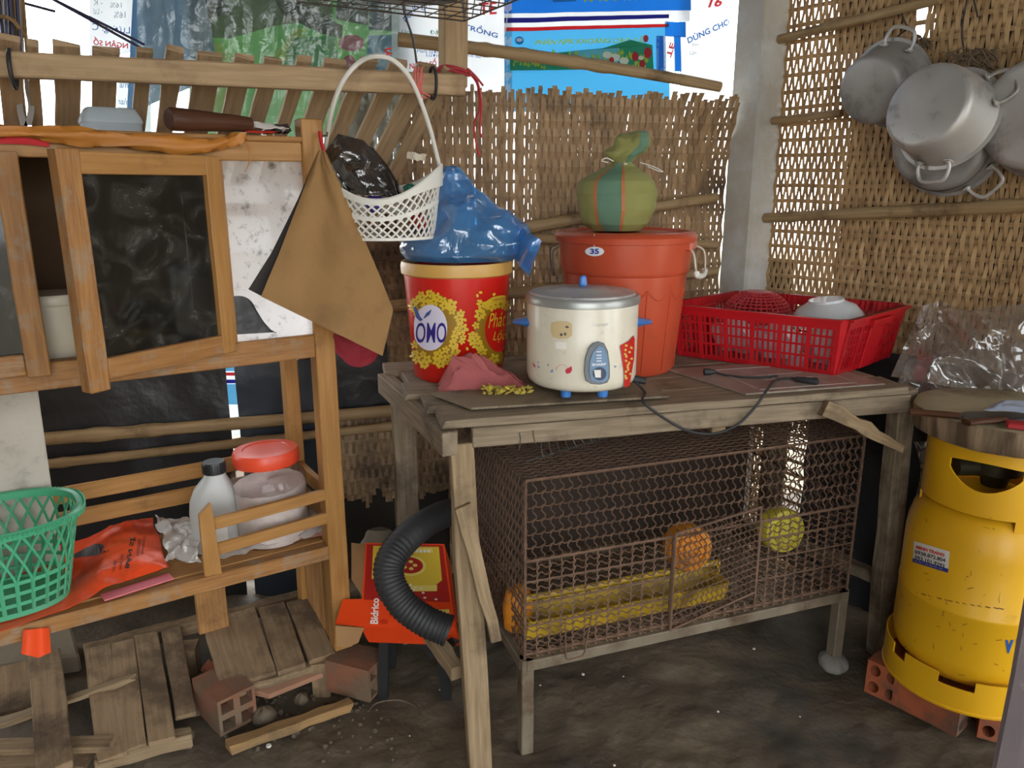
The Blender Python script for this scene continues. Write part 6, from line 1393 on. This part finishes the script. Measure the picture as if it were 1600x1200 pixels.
M_log = mat('chopping_block_side', S(160, 138, 110), S(92, 74, 56), scale=14, rough=.9, bump=.8, bscale=26, contrast=.10, stretch=(2.6, 2.6, .16))
M_logtop = mat('chopping_block_top', S(184, 172, 138), S(152, 140, 110), scale=9, rough=.7, bump=.2, bscale=40, dirt=S(128, 112, 80), dscale=7, damt=.4)
OX, OY, oz, orr = 1.0, 1.487, gz + .5615, .170
blk = thing('chopping_block', 'thick round wooden chopping block lying on the gas cylinder', 'chopping block', (OX, OY, oz))
lf = lambda a, r, z: (r * (1 + .02 * noise.noise(V((cos(a) * 2, sin(a) * 2, 1))) + (.012 * noise.noise(V((a * 9, z * 14, 0))) - .014 * max(0, noise.noise(V((a * 7, 2, 0))) - .25) * 3 if r > .13 else 0)), z)
mb = MB(); mb.lathe([(0, 0), (orr * .90, 0), (orr * .97, .006), (orr * .985, .03), (orr, .048), (orr * .985, .053)], (OX, OY, oz), 150, fn=lf); build('block_side', mb, M_log, blk, sharp=80)
mb = MB(); mb.lathe([(orr * .99, .0525), (orr * .95, .0555), (orr * .6, .0565), (0, .0565)], (OX, OY, oz), 120, fn=lf); build('block_top', mb, M_logtop, blk)
ozt = oz + .057
def knife(lab, a, b, c, bw):
    A, B, Cc = PZ(*a, ozt + .007), PZ(*b, ozt + .007), PZ(*c, ozt + .004); root = thing('kitchen_knife', lab, 'knife', (A + Cc) / 2 - V((0, 0, .007)))
    d = (B - A).normalized(); s = V((-d.y, d.x, 0)); rings = []
    for t, w, h in ((0, .010, .005), (.01, .012, .0065), (.3, .0095, .006), (.7, .011, .0065), (.96, .0095, .006), (1, .008, .005)):
        c0 = A.lerp(B, t); rings.append([c0 + s * w * cos(q) + V((0, 0, h * sin(q))) for q in [k * pi / 5 for k in range(10)]])
    mb = MB(); mb.ring_beam(rings, smooth=True); build('handle', mb, M_darkwood, root)
    d2 = (Cc - B).normalized(); s2 = V((-d2.y, d2.x, 0)); mb = MB(); pl_ = [B + s2 * .012, B - s2 * .012, Cc - s2 * .012 * 0 - d2 * .03 - s2 * .012, Cc + s2 * bw, B + d2 * .03 + s2 * bw]
    mb.add([p + V((0, 0, .001)) for p in pl_] + [p - V((0, 0, .001)) for p in pl_], [[0, 1, 2, 3, 4], [9, 8, 7, 6, 5]] + [[i, 5 + i, 5 + (i + 1) % 5, (i + 1) % 5] for i in range(5)]); build('blade', mb, mat('knife_steel', S(120, 122, 124), S(90, 92, 94), rough=.35, metal=.8, bump=0), root)
knife('kitchen knife with long dark handle, farther of the two on the block', (1420, 643), (1500, 650), (1640, 652), .03)
knife('kitchen knife with short dark handle at the block front edge', (1509, 660), (1571, 655), (1690, 640), .03)
mb = MB(); crumple(mb, quad(PZ(1538, 644, ozt + .016), PZ(1640, 655, ozt + .016), PZ(1660, 634, ozt + .018), PZ(1560, 634, ozt + .016)), 30, 16, .012, 26, 3, dome=.006); tag(build('pale_bag', mb, mat('pale_blue_plastic', S(186, 198, 216), S(160, 172, 196), rough=.35, bump=.2)), 'pale blue-white plastic bag lying on the chopping block', 'bag')
mb = MB(); a, b = PZ(1572, 662, ozt + .006), PZ(1660, 672, ozt + .006); mb.beam(a, b, .03, .010); tag(build('red_box', mb, plain('red_carton', S(180, 40, 48), .5), bevel=.002), 'flat red box at the right of the chopping block', 'box')
# ---- hollow clay bricks
def holed_brick(label, o, e, L, W_, Hh, m, shape, name='hollow_brick', grp=None):
    e = V(e).normalized(); n = V((-e.y, e.x, 0)); up = e.cross(n); o = V(o); mb = MB()
    def pt(s, w, h): return o + e * s + n * w + up * h
    N = 12; cells = [(W_ * (i + .5) / 2 , Hh * (j + .5) / 2) for i in range(2) for j in range(2)]
    def sq(cw, ch, hw, hh, k):
        a = 2 * pi * k / N + pi / 4; c, s = cos(a), sin(a); mx = max(abs(c), abs(s)); return (cw + hw * c / mx, ch + hh * s / mx)
    for (cw, ch) in cells:
        outer = [sq(cw, ch, W_ / 4, Hh / 4, k) for k in range(N)]
        if shape == 'round': inner = [(cw + W_ * .165 * cos(2 * pi * k / N + pi / 4), ch + Hh * .165 * sin(2 * pi * k / N + pi / 4)) for k in range(N)]
        else: inner = [sq(cw, ch, W_ * .165, Hh * .165, k) for k in range(N)]
        for s_, fl in ((0, 1), (L, 0)):
            vs = [pt(s_, *p) for p in outer] + [pt(s_, *p) for p in inner]; fs = [[k, (k + 1) % N, N + (k + 1) % N, N + k] for k in range(N)]; mb.add(vs, [f[::-1] for f in fs] if fl else fs)
        vs = [pt(0, *p) for p in inner] + [pt(L, *p) for p in inner]; mb.add(vs, [[k, N + k, N + (k + 1) % N, (k + 1) % N] for k in range(N)])
    c = [(0, 0), (W_, 0), (W_, Hh), (0, Hh)]; vs = [pt(0, *p) for p in c] + [pt(L, *p) for p in c]; mb.add(vs, [[k, (k + 1) % 4, 4 + (k + 1) % 4, 4 + k] for k in range(4)])
    return tag(build(name, mb, m), label, 'brick', grp)
br_a, br_b = PZ(1392, 1100, .006), PZ(1494, 1152, .006)
holed_brick('orange clay brick lying under the front of the gas cylinder', br_a, br_b - br_a, (br_b - br_a).length, .085, .082, M_clay, 'round')
holed_brick('orange clay brick with round holes, left of the gas cylinder foot', PZ(1350, 1080, .006), (.75, .66, 0), .16, -.075, .085, M_clay, 'round')
holed_brick('clay brick with round holes at the right below the gas cylinder', PZ(1526, 1152, .006), (.45, .89, 0), .15, -.075, .085, M_clay, 'round')
def rock(label, o, r, m, seed, fl=.8):
    mb = MB(); mb.lathe([(0.001, -r * fl), (r * .5, -r * .85 * fl), (r * .85, -r * .5 * fl), (r, 0), (r * .85, r * .5 * fl), (r * .5, r * .85 * fl), (0.001, r * fl)], o, 24, fn=lambda a, rr_, z: (rr_ * (1 + .30 * noise.noise(V((cos(a) * 1.3 + seed, sin(a) * 1.3, z / r)))), z * (1 + .25 * noise.noise(V((cos(a) + seed, sin(a), 4)))))); return tag(build('stone', mb, m, sub=1), label, 'stone')
M_stone = mat('pale_stone', S(140, 136, 128), S(112, 108, 100), scale=10, rough=.9, bump=.4)
q = G(CW - .012, 0.004, 0); rock('pale stone under the right front cage leg', (q.x, q.y, .012), .038, M_stone, 1, .6)
rock('small pale stone beside the right table leg', PZ(1364, 1008, .012), .018, M_stone, 4)
# post at the lower right, close to the camera
mb = MB(); pa = PY(1600, 880, 1.0); mb.beam(V((.742 + .084, 1.03, -.012)), V((.742 + .088, 1.03, 2.15)), .10, .08, up=V((-.62, -.78, 0)), seg=10, wob=.001)
o = build('foreground_post', mb, mat('grey_purple_worn_wood', S(122, 110, 110), S(98, 88, 90), scale=6, rough=.8, bump=.3, stretch=(3, 3, .6), dirt=S(150, 140, 136), dscale=14, damt=.3), bevel=.006)
struct(tag(o, 'worn grey wooden post at the bottom right corner close to the camera', 'post'))

# black plastic in the dark behind the right table leg
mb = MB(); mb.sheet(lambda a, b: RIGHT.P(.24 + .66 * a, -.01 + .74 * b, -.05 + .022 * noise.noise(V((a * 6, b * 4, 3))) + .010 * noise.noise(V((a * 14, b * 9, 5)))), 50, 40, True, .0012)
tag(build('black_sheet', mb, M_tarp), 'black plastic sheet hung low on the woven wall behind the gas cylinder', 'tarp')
# ================================================================ cage contents and the rack on top
M_yel = mat('yellow_plastic', S(196, 160, 36), S(168, 134, 28), rough=.5, bump=0, dirt=S(110, 88, 40), dscale=12, damt=.45)
M_ora = mat('orange_feeder_plastic', S(214, 136, 32), S(190, 112, 24), rough=.5, bump=0, dirt=S(120, 76, 36), dscale=14, damt=.42)
M_yg = mat('yellow_green_plastic', S(200, 186, 60), S(178, 164, 48), rough=.45, bump=0, dirt=S(140, 124, 50), dscale=12, damt=.36)
tr = thing('feeding_trough', 'long yellow plastic feeding trough lying on the cage floor', 'trough', G(.26, .05, cz0 + .016))
tp = [(-.024, .0), (-.040, .050), (-.036, .050), (-.020, .004), (.020, .004), (.036, .050), (.040, .050), (.024, .0)]
mb = MB(); mb.ring_beam([[G(s, .062 + w, cz0 + .017 + z) for w, z in tp] for s in (.02, .5)]); build('trough_body', mb, M_yel, tr)
for s in (.02, .5):
    mb = MB(); mb.ring_beam([[G(s + d, .062 + w, cz0 + .017 + z) for w, z in ((-.024, 0), (-.042, .054), (.042, .054), (.024, 0))] for d in (-.003, .003)]); build('trough_end', mb, M_yel, tr)
mb = MB(); mb.tube([G(.02, .062, cz0 + .10), G(.5, .062, cz0 + .10)], .007, 8); mb.tube([G(.02, .062, cz0 + .05), G(.02, .062, cz0 + .10)], .004, 6); mb.tube([G(.5, .062, cz0 + .05), G(.5, .062, cz0 + .10)], .004, 6); build('top_bar', mb, M_yel, tr)
def disc_feeder(lab, px, py, off, r, dep, m, nm):
    c = CG.at(px, py, off); M, ex_, ey_, ez_ = frame(-CG.n * 1 + V((0, 0, .12)) + CG.e * -.1); root = thing(nm, lab, 'feeder', c)
    mb = MB(); mb.lathe([(0, -.004), (r * .55, -.004), (r * .6, -.010), (r * .66, -.010), (r * .7, -.004), (r * .93, -.006), (r, -.014), (r * .97, -dep), (r * .90, -dep), (r * .92, -.02), (0, -.016)], c, 44, M=M); build('bowl', mb, m, root)
    mb = MB(); mb.lathe([(r * .28, -.004), (r * .3, .001), (r * .36, .001), (r * .38, -.004)], c, 36, M=M); build('raised_ring', mb, m, root)
disc_feeder('orange round feeding bowl fixed behind the open cage door', 1082, 860, .034, .054, .045, M_ora, 'orange_feeder')
disc_feeder('yellow round feeding bowl at the right of the cage front', 1230, 832, .034, .053, .045, M_yg, 'yellow_feeder')
mb = MB(); c = G(.022, .10, cz0 + .014); mb.lathe([(0, 0), (.030, 0), (.034, .05), (.026, .085), (.012, .095), (0, .095)], c, 24); tag(build('orange_drinker', mb, M_ora), 'orange plastic drinker standing in the left corner of the cage', 'drinker')
wr = thing('plate_rack', 'bent wire plate rack lying on top of the cage at the left', 'rack', G(.12, .1, cz1))
p0, p1 = PZ(822, 721, cz1 + .006), PZ(1010, 664, cz1 + .006); d = (p1 - p0); mb = MB()
mb.tube([p0, p1], .0015, 5); hi = V((0, 0, .050)); q0 = p0 + d * .10 + hi + V((0, .015, 0)); q1 = p0 + d * .72 + hi * 1.25 + V((0, .015, 0)); mb.tube([q0, q1], .0013, 5); build('rail', mb, M_steelwire, wr)
for k in range(13):
    t = .08 + k * .065; a = p0 + d * t; mb = MB(); b_ = q0.lerp(q1, k / 12); mb.tube(spline([b_, b_.lerp(a, .7) + V((.008, -.006, 0)), a + V((.012, -.004, .002)), a], 4), .0012, 5); build('prong', mb, M_steelwire, wr)

# ================================================================ carton, hose and dark things between cabinet and table
M_carr = mat('orange_red_card', S(244, 78, 22), S(236, 66, 16), rough=.5, bump=0)
M_card = mat('brown_card', S(170, 130, 86), S(146, 108, 70), rough=.9, bump=.1)
A, B, Cc, D = PY(563, 979, 1.50), PY(712, 984, 1.465), PY(694, 850, 1.66), PY(600, 854, 1.68)
D = A + (Cc - B) + V((.02, 0, 0)); nf = (B - A).cross(D - A).normalized(); nf = nf if nf.y < 0 else -nf; th_ = .07
ctn = thing('drinks_carton', 'red and yellow drinks carton tipped back on the ground behind the table leg', 'carton', (A + Cc) / 2 - nf * .03)
mb = MB(); q = [A, B, Cc, D]; mb.ring_beam([q, [p - nf * th_ for p in q]]); build('carton_body', mb, M_carr, ctn)
cf_ = lambda e: (lambda x, y: (A + (B - A) * x) .lerp(D + (Cc - D) * x, y) + nf * e)
def onu(polys, m, nm, e, st=True):
    mb = MB()
    for p in polys: mb.flat(p, cf_(e))
    o = build(nm, mb, m, ctn); return stuff(o) if st else o
M_cy, M_cr, M_cd, M_cg, M_cw = plain('carton_yellow', S(222, 190, 60), .4), plain('carton_red', S(176, 34, 30), .4), plain('carton_orange', S(226, 120, 40), .4), plain('carton_gold', S(236, 214, 110), .4), plain('carton_white', S(240, 232, 224), .4)
onu([[(.02, .30), (.98, .30), (.98, .98), (.02, .98)]], M_cr, 'front_print', .0006, False)
onu([[(.10, .55), (.25, .45), (.75, .42), (.92, .55), (.93, .96), (.10, .96)]], M_cy, 'yellow_panel', .0010, False)
onu([ell(.55, .72, .20, .13, 26)], M_cg, 'gold_ring', .0014, False); onu([ell(.55, .72, .165, .10, 26)], M_cr, 'red_disc', .0018, False)
onu([ell(.55 + .07 * cos(k * 1.26), .72 + .045 * sin(k * 1.26), .03, .02, 8) for k in range(5)], M_cg, 'blossom', .0022)
onu([[(.30, .88), (.85, .88), (.85, .94), (.30, .94)], [(.35, .40), (.85, .42), (.86, .49), (.36, .47)]], M_cg, 'yellow_banner', .0014)
rr = random.Random(9); onu([ell(rr.uniform(.2, .9), rr.uniform(.31, .5), .018, .012, 8) for k in range(16)] + [ell(.35 + .05 * k, .9, .018, .02, 8) for k in range(10)], M_cw, 'white_figures', .0016)
onu([[(.40, .34), (.46, .44), (.43, .46), (.36, .38)], [(.50, .33), (.56, .42), (.52, .44)], [(.25, .36), (.34, .40), (.32, .44), (.23, .42)]], M_cw, 'white_swirls', .0018)
onu([[(.70, .08), (.96, .10), (.96, .22), (.70, .20)]], M_cg, 'yellow_label', .0010, False)
onu([ell(.25, .06, .05, .03, 8), ell(.35, .14, .05, .03, 8), ell(.45, .10, .04, .03, 8), ell(.50, .04, .03, .02, 8)], plain('carton_dark_orange', S(206, 50, 16), .4), 'bubbles', .0010)
# side flap lying to the left, with the vertical lettering
mb = MB(); q = [cf_(.0)(.0, .0), cf_(.0)(.0, .31), cf_(.0)(-.22, .30), cf_(.0)(-.27, .02)]; mb.ring_beam([q, [p - nf * .002 for p in q]]); build('side_flap', mb, M_carr, ctn)
mb = MB(); q = [A.lerp(D, .34), A.lerp(D, .98), PY(549, 848, 1.63), PY(549, 905, 1.54)]; mb.ring_beam([q, [p - nf * .002 for p in q]]); build('card_flap', mb, M_card, ctn)
mb = MB(); q = [PY(524, 978, 1.497), PY(569, 981, 1.497), PY(560, 1004, 1.50), PY(543, 1012, 1.50), PY(526, 1010, 1.50)]; mb.ring_beam([q, [p + V((0, .002, 0)) for p in q]]); build('torn_flap', mb, M_card, ctn)
w0 = lambda a, b: A + (B - A) * (.19 - .085 * b) * 1 + (D - A) * (.03 + .29 * a) + nf * .0014
mb = MB(); letters(mb, 'Bidrico', w0, bold=.03); build('brand_lettering', mb, M_cw, ctn)
M_dstool = mat('dark_stool_plastic', S(30, 28, 27), S(22, 21, 20), rough=.8, bump=0)
stl = thing('low_stool', 'low dark plastic stool under the drinks carton', 'stool', PZ(640, 1030, 0)); c = V((A.x * .5 + B.x * .5 + .0, A.y + .09, 0)); zt_s = A.z - .012
mb = MB(); mb.box((c.x - .075, c.y - .05, zt_s - .012), (c.x + .075, c.y + .10, zt_s - .001)); build('seat', mb, M_dstool, stl, bevel=.003)
for sx in (-1, 1):
    for sy_ in (0, 1):
        mb = MB(); p = V((c.x + sx * .062, c.y - .038 + sy_ * .125, 0)); mb.beam(p + V((sx * .012, 0, -.012)), p + V((0, 0, zt_s - .01)), .022, .022, up=V((0, 1, 0))); build('leg', mb, M_dstool, stl)
# corrugated hose
hp_ = spline([PY(750, 808, 1.88), PY(714, 799, 1.75), PY(688, 806, 1.62), PY(648, 830, 1.52), PY(614, 868, 1.46), PY(608, 903, 1.43), PY(628, 942, 1.41), PY(664, 970, 1.395), PY(700, 985, 1.39)], 26)
mb = MB(); rs = [.0315 + .0009 * (1 if (i % 4) < 2 else -1) * (1 if i > 90 else .15) for i in range(len(hp_))]; mb.tube(hp_, rs, 18, cap=False)
hs = tag(build('corrugated_hose', mb, M_blackrub, sharp=70), 'thick black corrugated hose looping from behind the table leg', 'hose')
e = hp_[-1]; d = (hp_[-1] - hp_[-4]).normalized(); mb = MB(); mb.lathe([(.0325, 0), (.0325, .006), (.028, .006), (.028, 0)], e - d * .004, 24, M=frame(d)[0]); build('hose_rim', mb, M_blackrub, hs); mb = MB(); mb.lathe([(0, 0), (.024, 0)], e - d * .02, 20, M=frame(d)[0]); build('hose_inside', mb, plain('dark_inside', S(14, 14, 14), .9), hs)
mb = MB(); mb.beam(PY(672, 1012, 1.55), PY(712, 985, 1.50), .03, .05, seg=3, wob=.003); tag(build('black_rubber_block', mb, M_blackrub), 'black rubber offcut under the end of the corrugated hose', 'offcut')
M_sackgrey = mat('grey_cement_bag', S(150, 138, 118), S(118, 108, 90), scale=6, rough=.9, bump=.3)
mb = MB(); c = PY(595, 850, 1.86); blob(mb, [(0, 0, .06, .06, .05), (.12, 0, .065, .06, .05), (.22, -.01, .05, .05, .035), (.26, -.01, .03, .03, .01)], (c.x, 1.89, .0), V((1, 0, 0)), V((0, 1, 0)), 30, 24, .012, 14, .006); tag(build('cement_bag', mb, M_sackgrey), 'old grey paper bag standing in the dark corner behind the carton', 'bag')

# ================================================================ planks, bricks and rubble at the lower left
def gplank(lab, a, za, b, zb, wpx, th, m=M_plank, grp=None, wob=.0010, name='plank', w1=None, cat='plank', re=.006, bow=0.0):
    A_, B_ = PZ(*a, za), PZ(*b, zb); w = wpx * ((A_.y + B_.y) / 2) / 1080; mb = MB(); mb.beam(A_, B_, w, th, seg=8, wob=wob, rough_ends=re, w1=(w1 * B_.y / 1080 if w1 else None), bow=bow); return tag(build(name, mb, m, bevel=.0015), lab, cat, grp)
pal = thing('plank_pallet', 'four dusty planks nailed to battens, sloping under the cabinet shelf', 'pallet', PZ(215, 1190, .01))
for (x0, y0, x1, y1, w) in ((152, 1012, 176, 1186, 42), (192, 1004, 208, 1172, 38), (228, 992, 254, 1160, 40), (267, 984, 291, 1120, 33)):
    A_, B_ = PZ(x1, y1, .05), PZ(x0, y0, .12); mb = MB(); mb.beam(A_, B_, w * 1.34 / 1050, .013, seg=6, wob=.0006, rough_ends=.004); build('plank', mb, M_plank, pal, bevel=.0015)
mb = MB(); mb.beam(PZ(148, 1192, .034), PZ(300, 1150, .034), .03, .03, seg=6, wob=.003); build('batten', mb, M_oldwood, pal, bevel=.002)
mb = MB(); mb.beam(PZ(132, 1022, .094), PZ(322, 970, .094), .04, .03, seg=6, wob=.003); build('batten', mb, M_plank, pal, bevel=.002)
for x in (160, 290):
    mb = MB(); a = PZ(x, 1010, .08); mb.beam(V((a.x, a.y, -.012)), V((a.x, a.y, .082)), .05, .05); build('support_block', mb, M_plank, pal)
mb = MB(); a = PZ(225, 1178, .018); mb.beam(PZ(160, 1196, .004), PZ(300, 1160, .004), .05, .045, seg=5, wob=.006); build('rubble_footing', mb, M_earth, pal)
pl2 = thing('plank_platform', 'four dusty boards making a low sloping platform beside the cabinet leg', 'pallet', PZ(430, 1060, .03))
for (x0, y0, x1, y1, w) in ((334, 962, 366, 1066, 42), (377, 956, 410, 1058, 44), (424, 946, 456, 1046, 44), (466, 938, 504, 1030, 42)):
    A_, B_ = PZ(x1, y1, .085), PZ(x0, y0, .125); mb = MB(); mb.beam(A_, B_, w * 1.54 / 1060, .012, seg=6, wob=.0006, rough_ends=.004); build('board', mb, M_plank, pl2, bevel=.0015)
mb = MB(); mb.beam(PZ(352, 1082, .068), PZ(522, 1030, .068), .035, .02, seg=8, wob=.004, rough_ends=.01); build('batten', mb, M_oldwood, pl2, bevel=.002)
mb = MB(); mb.beam(PZ(330, 972, .10), PZ(480, 930, .10), .035, .03, seg=5, wob=.003); build('batten', mb, M_plank, pl2, bevel=.002)
for x, y in ((350, 970), (470, 945), (500, 1030)):
    mb = MB(); a = PZ(x, y, .08); mb.beam(V((a.x, a.y, -.012)), V((a.x, a.y, .08)), .04, .04); build('support_block', mb, M_plank, pl2)
gplank('wide dark board standing out over the others at the lower left', (86, 1204), .092, (70, 1024), .125, 48, .013)
gplank('short dusty board at the left edge beside the wide dark board', (30, 1108), .055, (28, 1038), .085, 52, .012)
gplank('horizontal dusty board across the bottom left', (-30, 1168), .072, (174, 1162), .066, 30, .014)
gplank('board at the bottom left corner under the horizontal one', (-10, 1198), .012, (140, 1190), .012, 40, .014)
gplank('split splintered stick lying across the dusty planks', (-20, 1136), .07, (207, 1060), .105, 26, .012, M_oldwood, None, .004, 'broken_stick', 12, 'stick', .012)
gplank('pale long stick lying on the earth before the hollow bricks', (356, 1168), .016, (548, 1100), .014, 24, .022, wood('pale_stick_wood', S(170, 132, 84), S(120, 98, 70), dirt=S(92, 78, 60), damt=.45), None, .003, 'wooden_stick', 18, 'stick', .01)
gplank('thin pale splinter on the ground at the lower left', (150, 1182), .05, (182, 1146), .05, 5, .004, M_oldwood, None, .001, 'splinter', None, 'splinter', .002)
mb = MB(); a, b, c, d = PZ(-40, 1046, .09), PZ(124, 1022, .09), PZ(110, 974, .11), PZ(-40, 985, .11); q = [a, b, c, d]; mb.ring_beam([[p - V((0, 0, .05)) for p in q], q]); tag(build('concrete_slab', mb, mat('dusty_concrete', S(134, 122, 102), S(108, 98, 82), scale=6, rough=.9, bump=.4), bevel=.006), 'dusty concrete slab under the left end of the cabinet', 'slab')
# bricks
holed_brick('dusty hollow clay brick with four square holes before the planks', PZ(345, 1152, .008), (-.72, .69, 0), -.0 + .12, -.085, .085, M_brick, 'square')
holed_brick('hollow clay brick with square holes under the cabinet leg', PZ(578, 1098, .008), (-.93, .36, 0), .115, -.085, .082, M_brick, 'square')
mb = MB(); q = [PZ(312, 1044, .07), PZ(342, 1060, .06), PZ(348, 1044, .07), PZ(326, 1026, .085)]; mb.ring_beam([[p - V((0, 0, .04)) for p in q], q]); tag(build('brick_fragment', mb, M_clay, bevel=.004), 'broken red brick fragment between the planks and the platform', 'brick')
mb = MB(); q = [PZ(364, 1072, .062), PZ(420, 1086, .050), PZ(520, 1046, .056), PZ(470, 1040, .066)]; mb.ring_beam([[p - V((0, 0, .012)) for p in q], q]); tag(build('broken_board', mb, mat('pinkish_broken_board', S(170, 126, 98), S(138, 100, 78), rough=.9, bump=.3), bevel=.002), 'broken pinkish board under the platform edge', 'board')
for (x, y, r, s) in ((300, 1110, .028, 2), (286, 1142, .020, 3), (320, 1150, .016, 5), (420, 1112, .030, 6), (400, 1095, .024, 7), (470, 1095, .020, 8), (96, 1058, .022, 9)):
    pass
st = [('lump of earth beside the nearer end of the sloping planks', 300, 1112, .024, 2), ('lump of earth at the foot of the sloping planks', 292, 1150, .018, 3), ('lump of earth between the hollow brick and the pale stick', 412, 1118, .028, 6), ('lump of earth before the brick under the cabinet leg', 470, 1092, .018, 8), ('round stone between the dark boards and the slab', 98, 1056, .022, 9)]
for lab, x, y, r, s in st: rock(lab, PZ(x, y, .012), r, M_plank if s == 9 else M_earth, s)
mb = MB(); pth = [PZ(*p, .010) for p in ((575, 1112), (590, 1098), (625, 1094), (652, 1106), (656, 1120))]; mb.tube(spline(pth, 6), .002, 5); tag(build('half_buried_ring', mb, M_earth), 'ring half buried in the earth floor before the clay brick', 'ring')
for k, (x, y, r) in enumerate(((911, 1054, .004), (844, 1071, .0025), (1178, 1014, .004), (974, 1057, .002), (420, 1166, .006), (688, 1078, .003), (1122, 1112, .003), (960, 1196, .003), (640, 1150, .002), (1250, 1120, .002))):
    lab = ['white crumb on the floor under the cage middle', 'tiny white crumb beside the cage left leg', 'white scrap on the floor under the cage right half', 'tiny crumb on the floor right of the white crumb', 'pale bottle cap in the earth below the pale stick', 'tiny crumb near the table leg foot', 'tiny crumb on the floor below the cage door', 'tiny crumb at the bottom edge of the floor', 'tiny crumb left of the table leg foot', 'tiny crumb on the floor before the cage stone'][k]
    mb = MB(); mb.lathe([(0, 0), (r, 0), (r * .9, r * .5), (0, r * .6)], PZ(x, y, .002), 8); tag(build('crumb' if k != 4 else 'bottle_cap', mb, M_white), lab, 'crumb' if k != 4 else 'bottle cap')

# loose rubble around the bricks and planks
mb = MB(); rr = random.Random(21)
for k in range(260):
    if k < 200: x, y = rr.uniform(270, 620), rr.uniform(1085, 1190)
    else: x, y = rr.uniform(0, 330), rr.uniform(1150, 1200)
    if x > 400 and y > 1130 and rr.random() < .6: continue
    p = PZ(x, y, .0); r = rr.uniform(.0016, .0065) * (1.3 if rr.random() < .15 else 1); n = 6
    ring = lambda z, q: [p + V((q * r * cos(2 * pi * i / n + k) * rr.uniform(.75, 1.2), q * r * sin(2 * pi * i / n + k) * rr.uniform(.75, 1.2), z * r)) for i in range(n)]
    mb.ring_beam([ring(-.6, .8), ring(.1, 1.0), ring(.8, .55)])
stuff(tag(build('rubble', mb, mat('earth_rubble', S(104, 90, 72), S(70, 60, 48), scale=30, rough=.95, bump=0), keep=True), 'small earth rubble strewn around the bricks and pale stick at the lower left', 'rubble'))

# ---- things of one kind share a group phrase
GROUPS = {'cooking_pot': 'aluminium pots hung on the woven wall', 'white_bowl': 'white bowls in the red crate', 'wire_hook': 'iron hooks above the pots', 'thin_rod': 'thin rods at the top left',
          'plank': 'loose dusty boards at the lower left', 'hollow_brick': 'hollow clay bricks on the ground', 'crumb': 'white crumbs on the earth floor', 'stone': 'stones and earth lumps on the ground',
          'kitchen_knife': 'kitchen knives on the chopping block', 'white_bag': 'white plastic bags on the shelf', 'old_twine': 'old twine on the woven wall', 'white_sack': 'white sacks seen behind the slats'}
for o in bpy.data.objects:
    n = o.name.split('.')[0]
    if o.parent is None and n in GROUPS and o.get('category') and not o.get('group'): o['group'] = GROUPS[n]
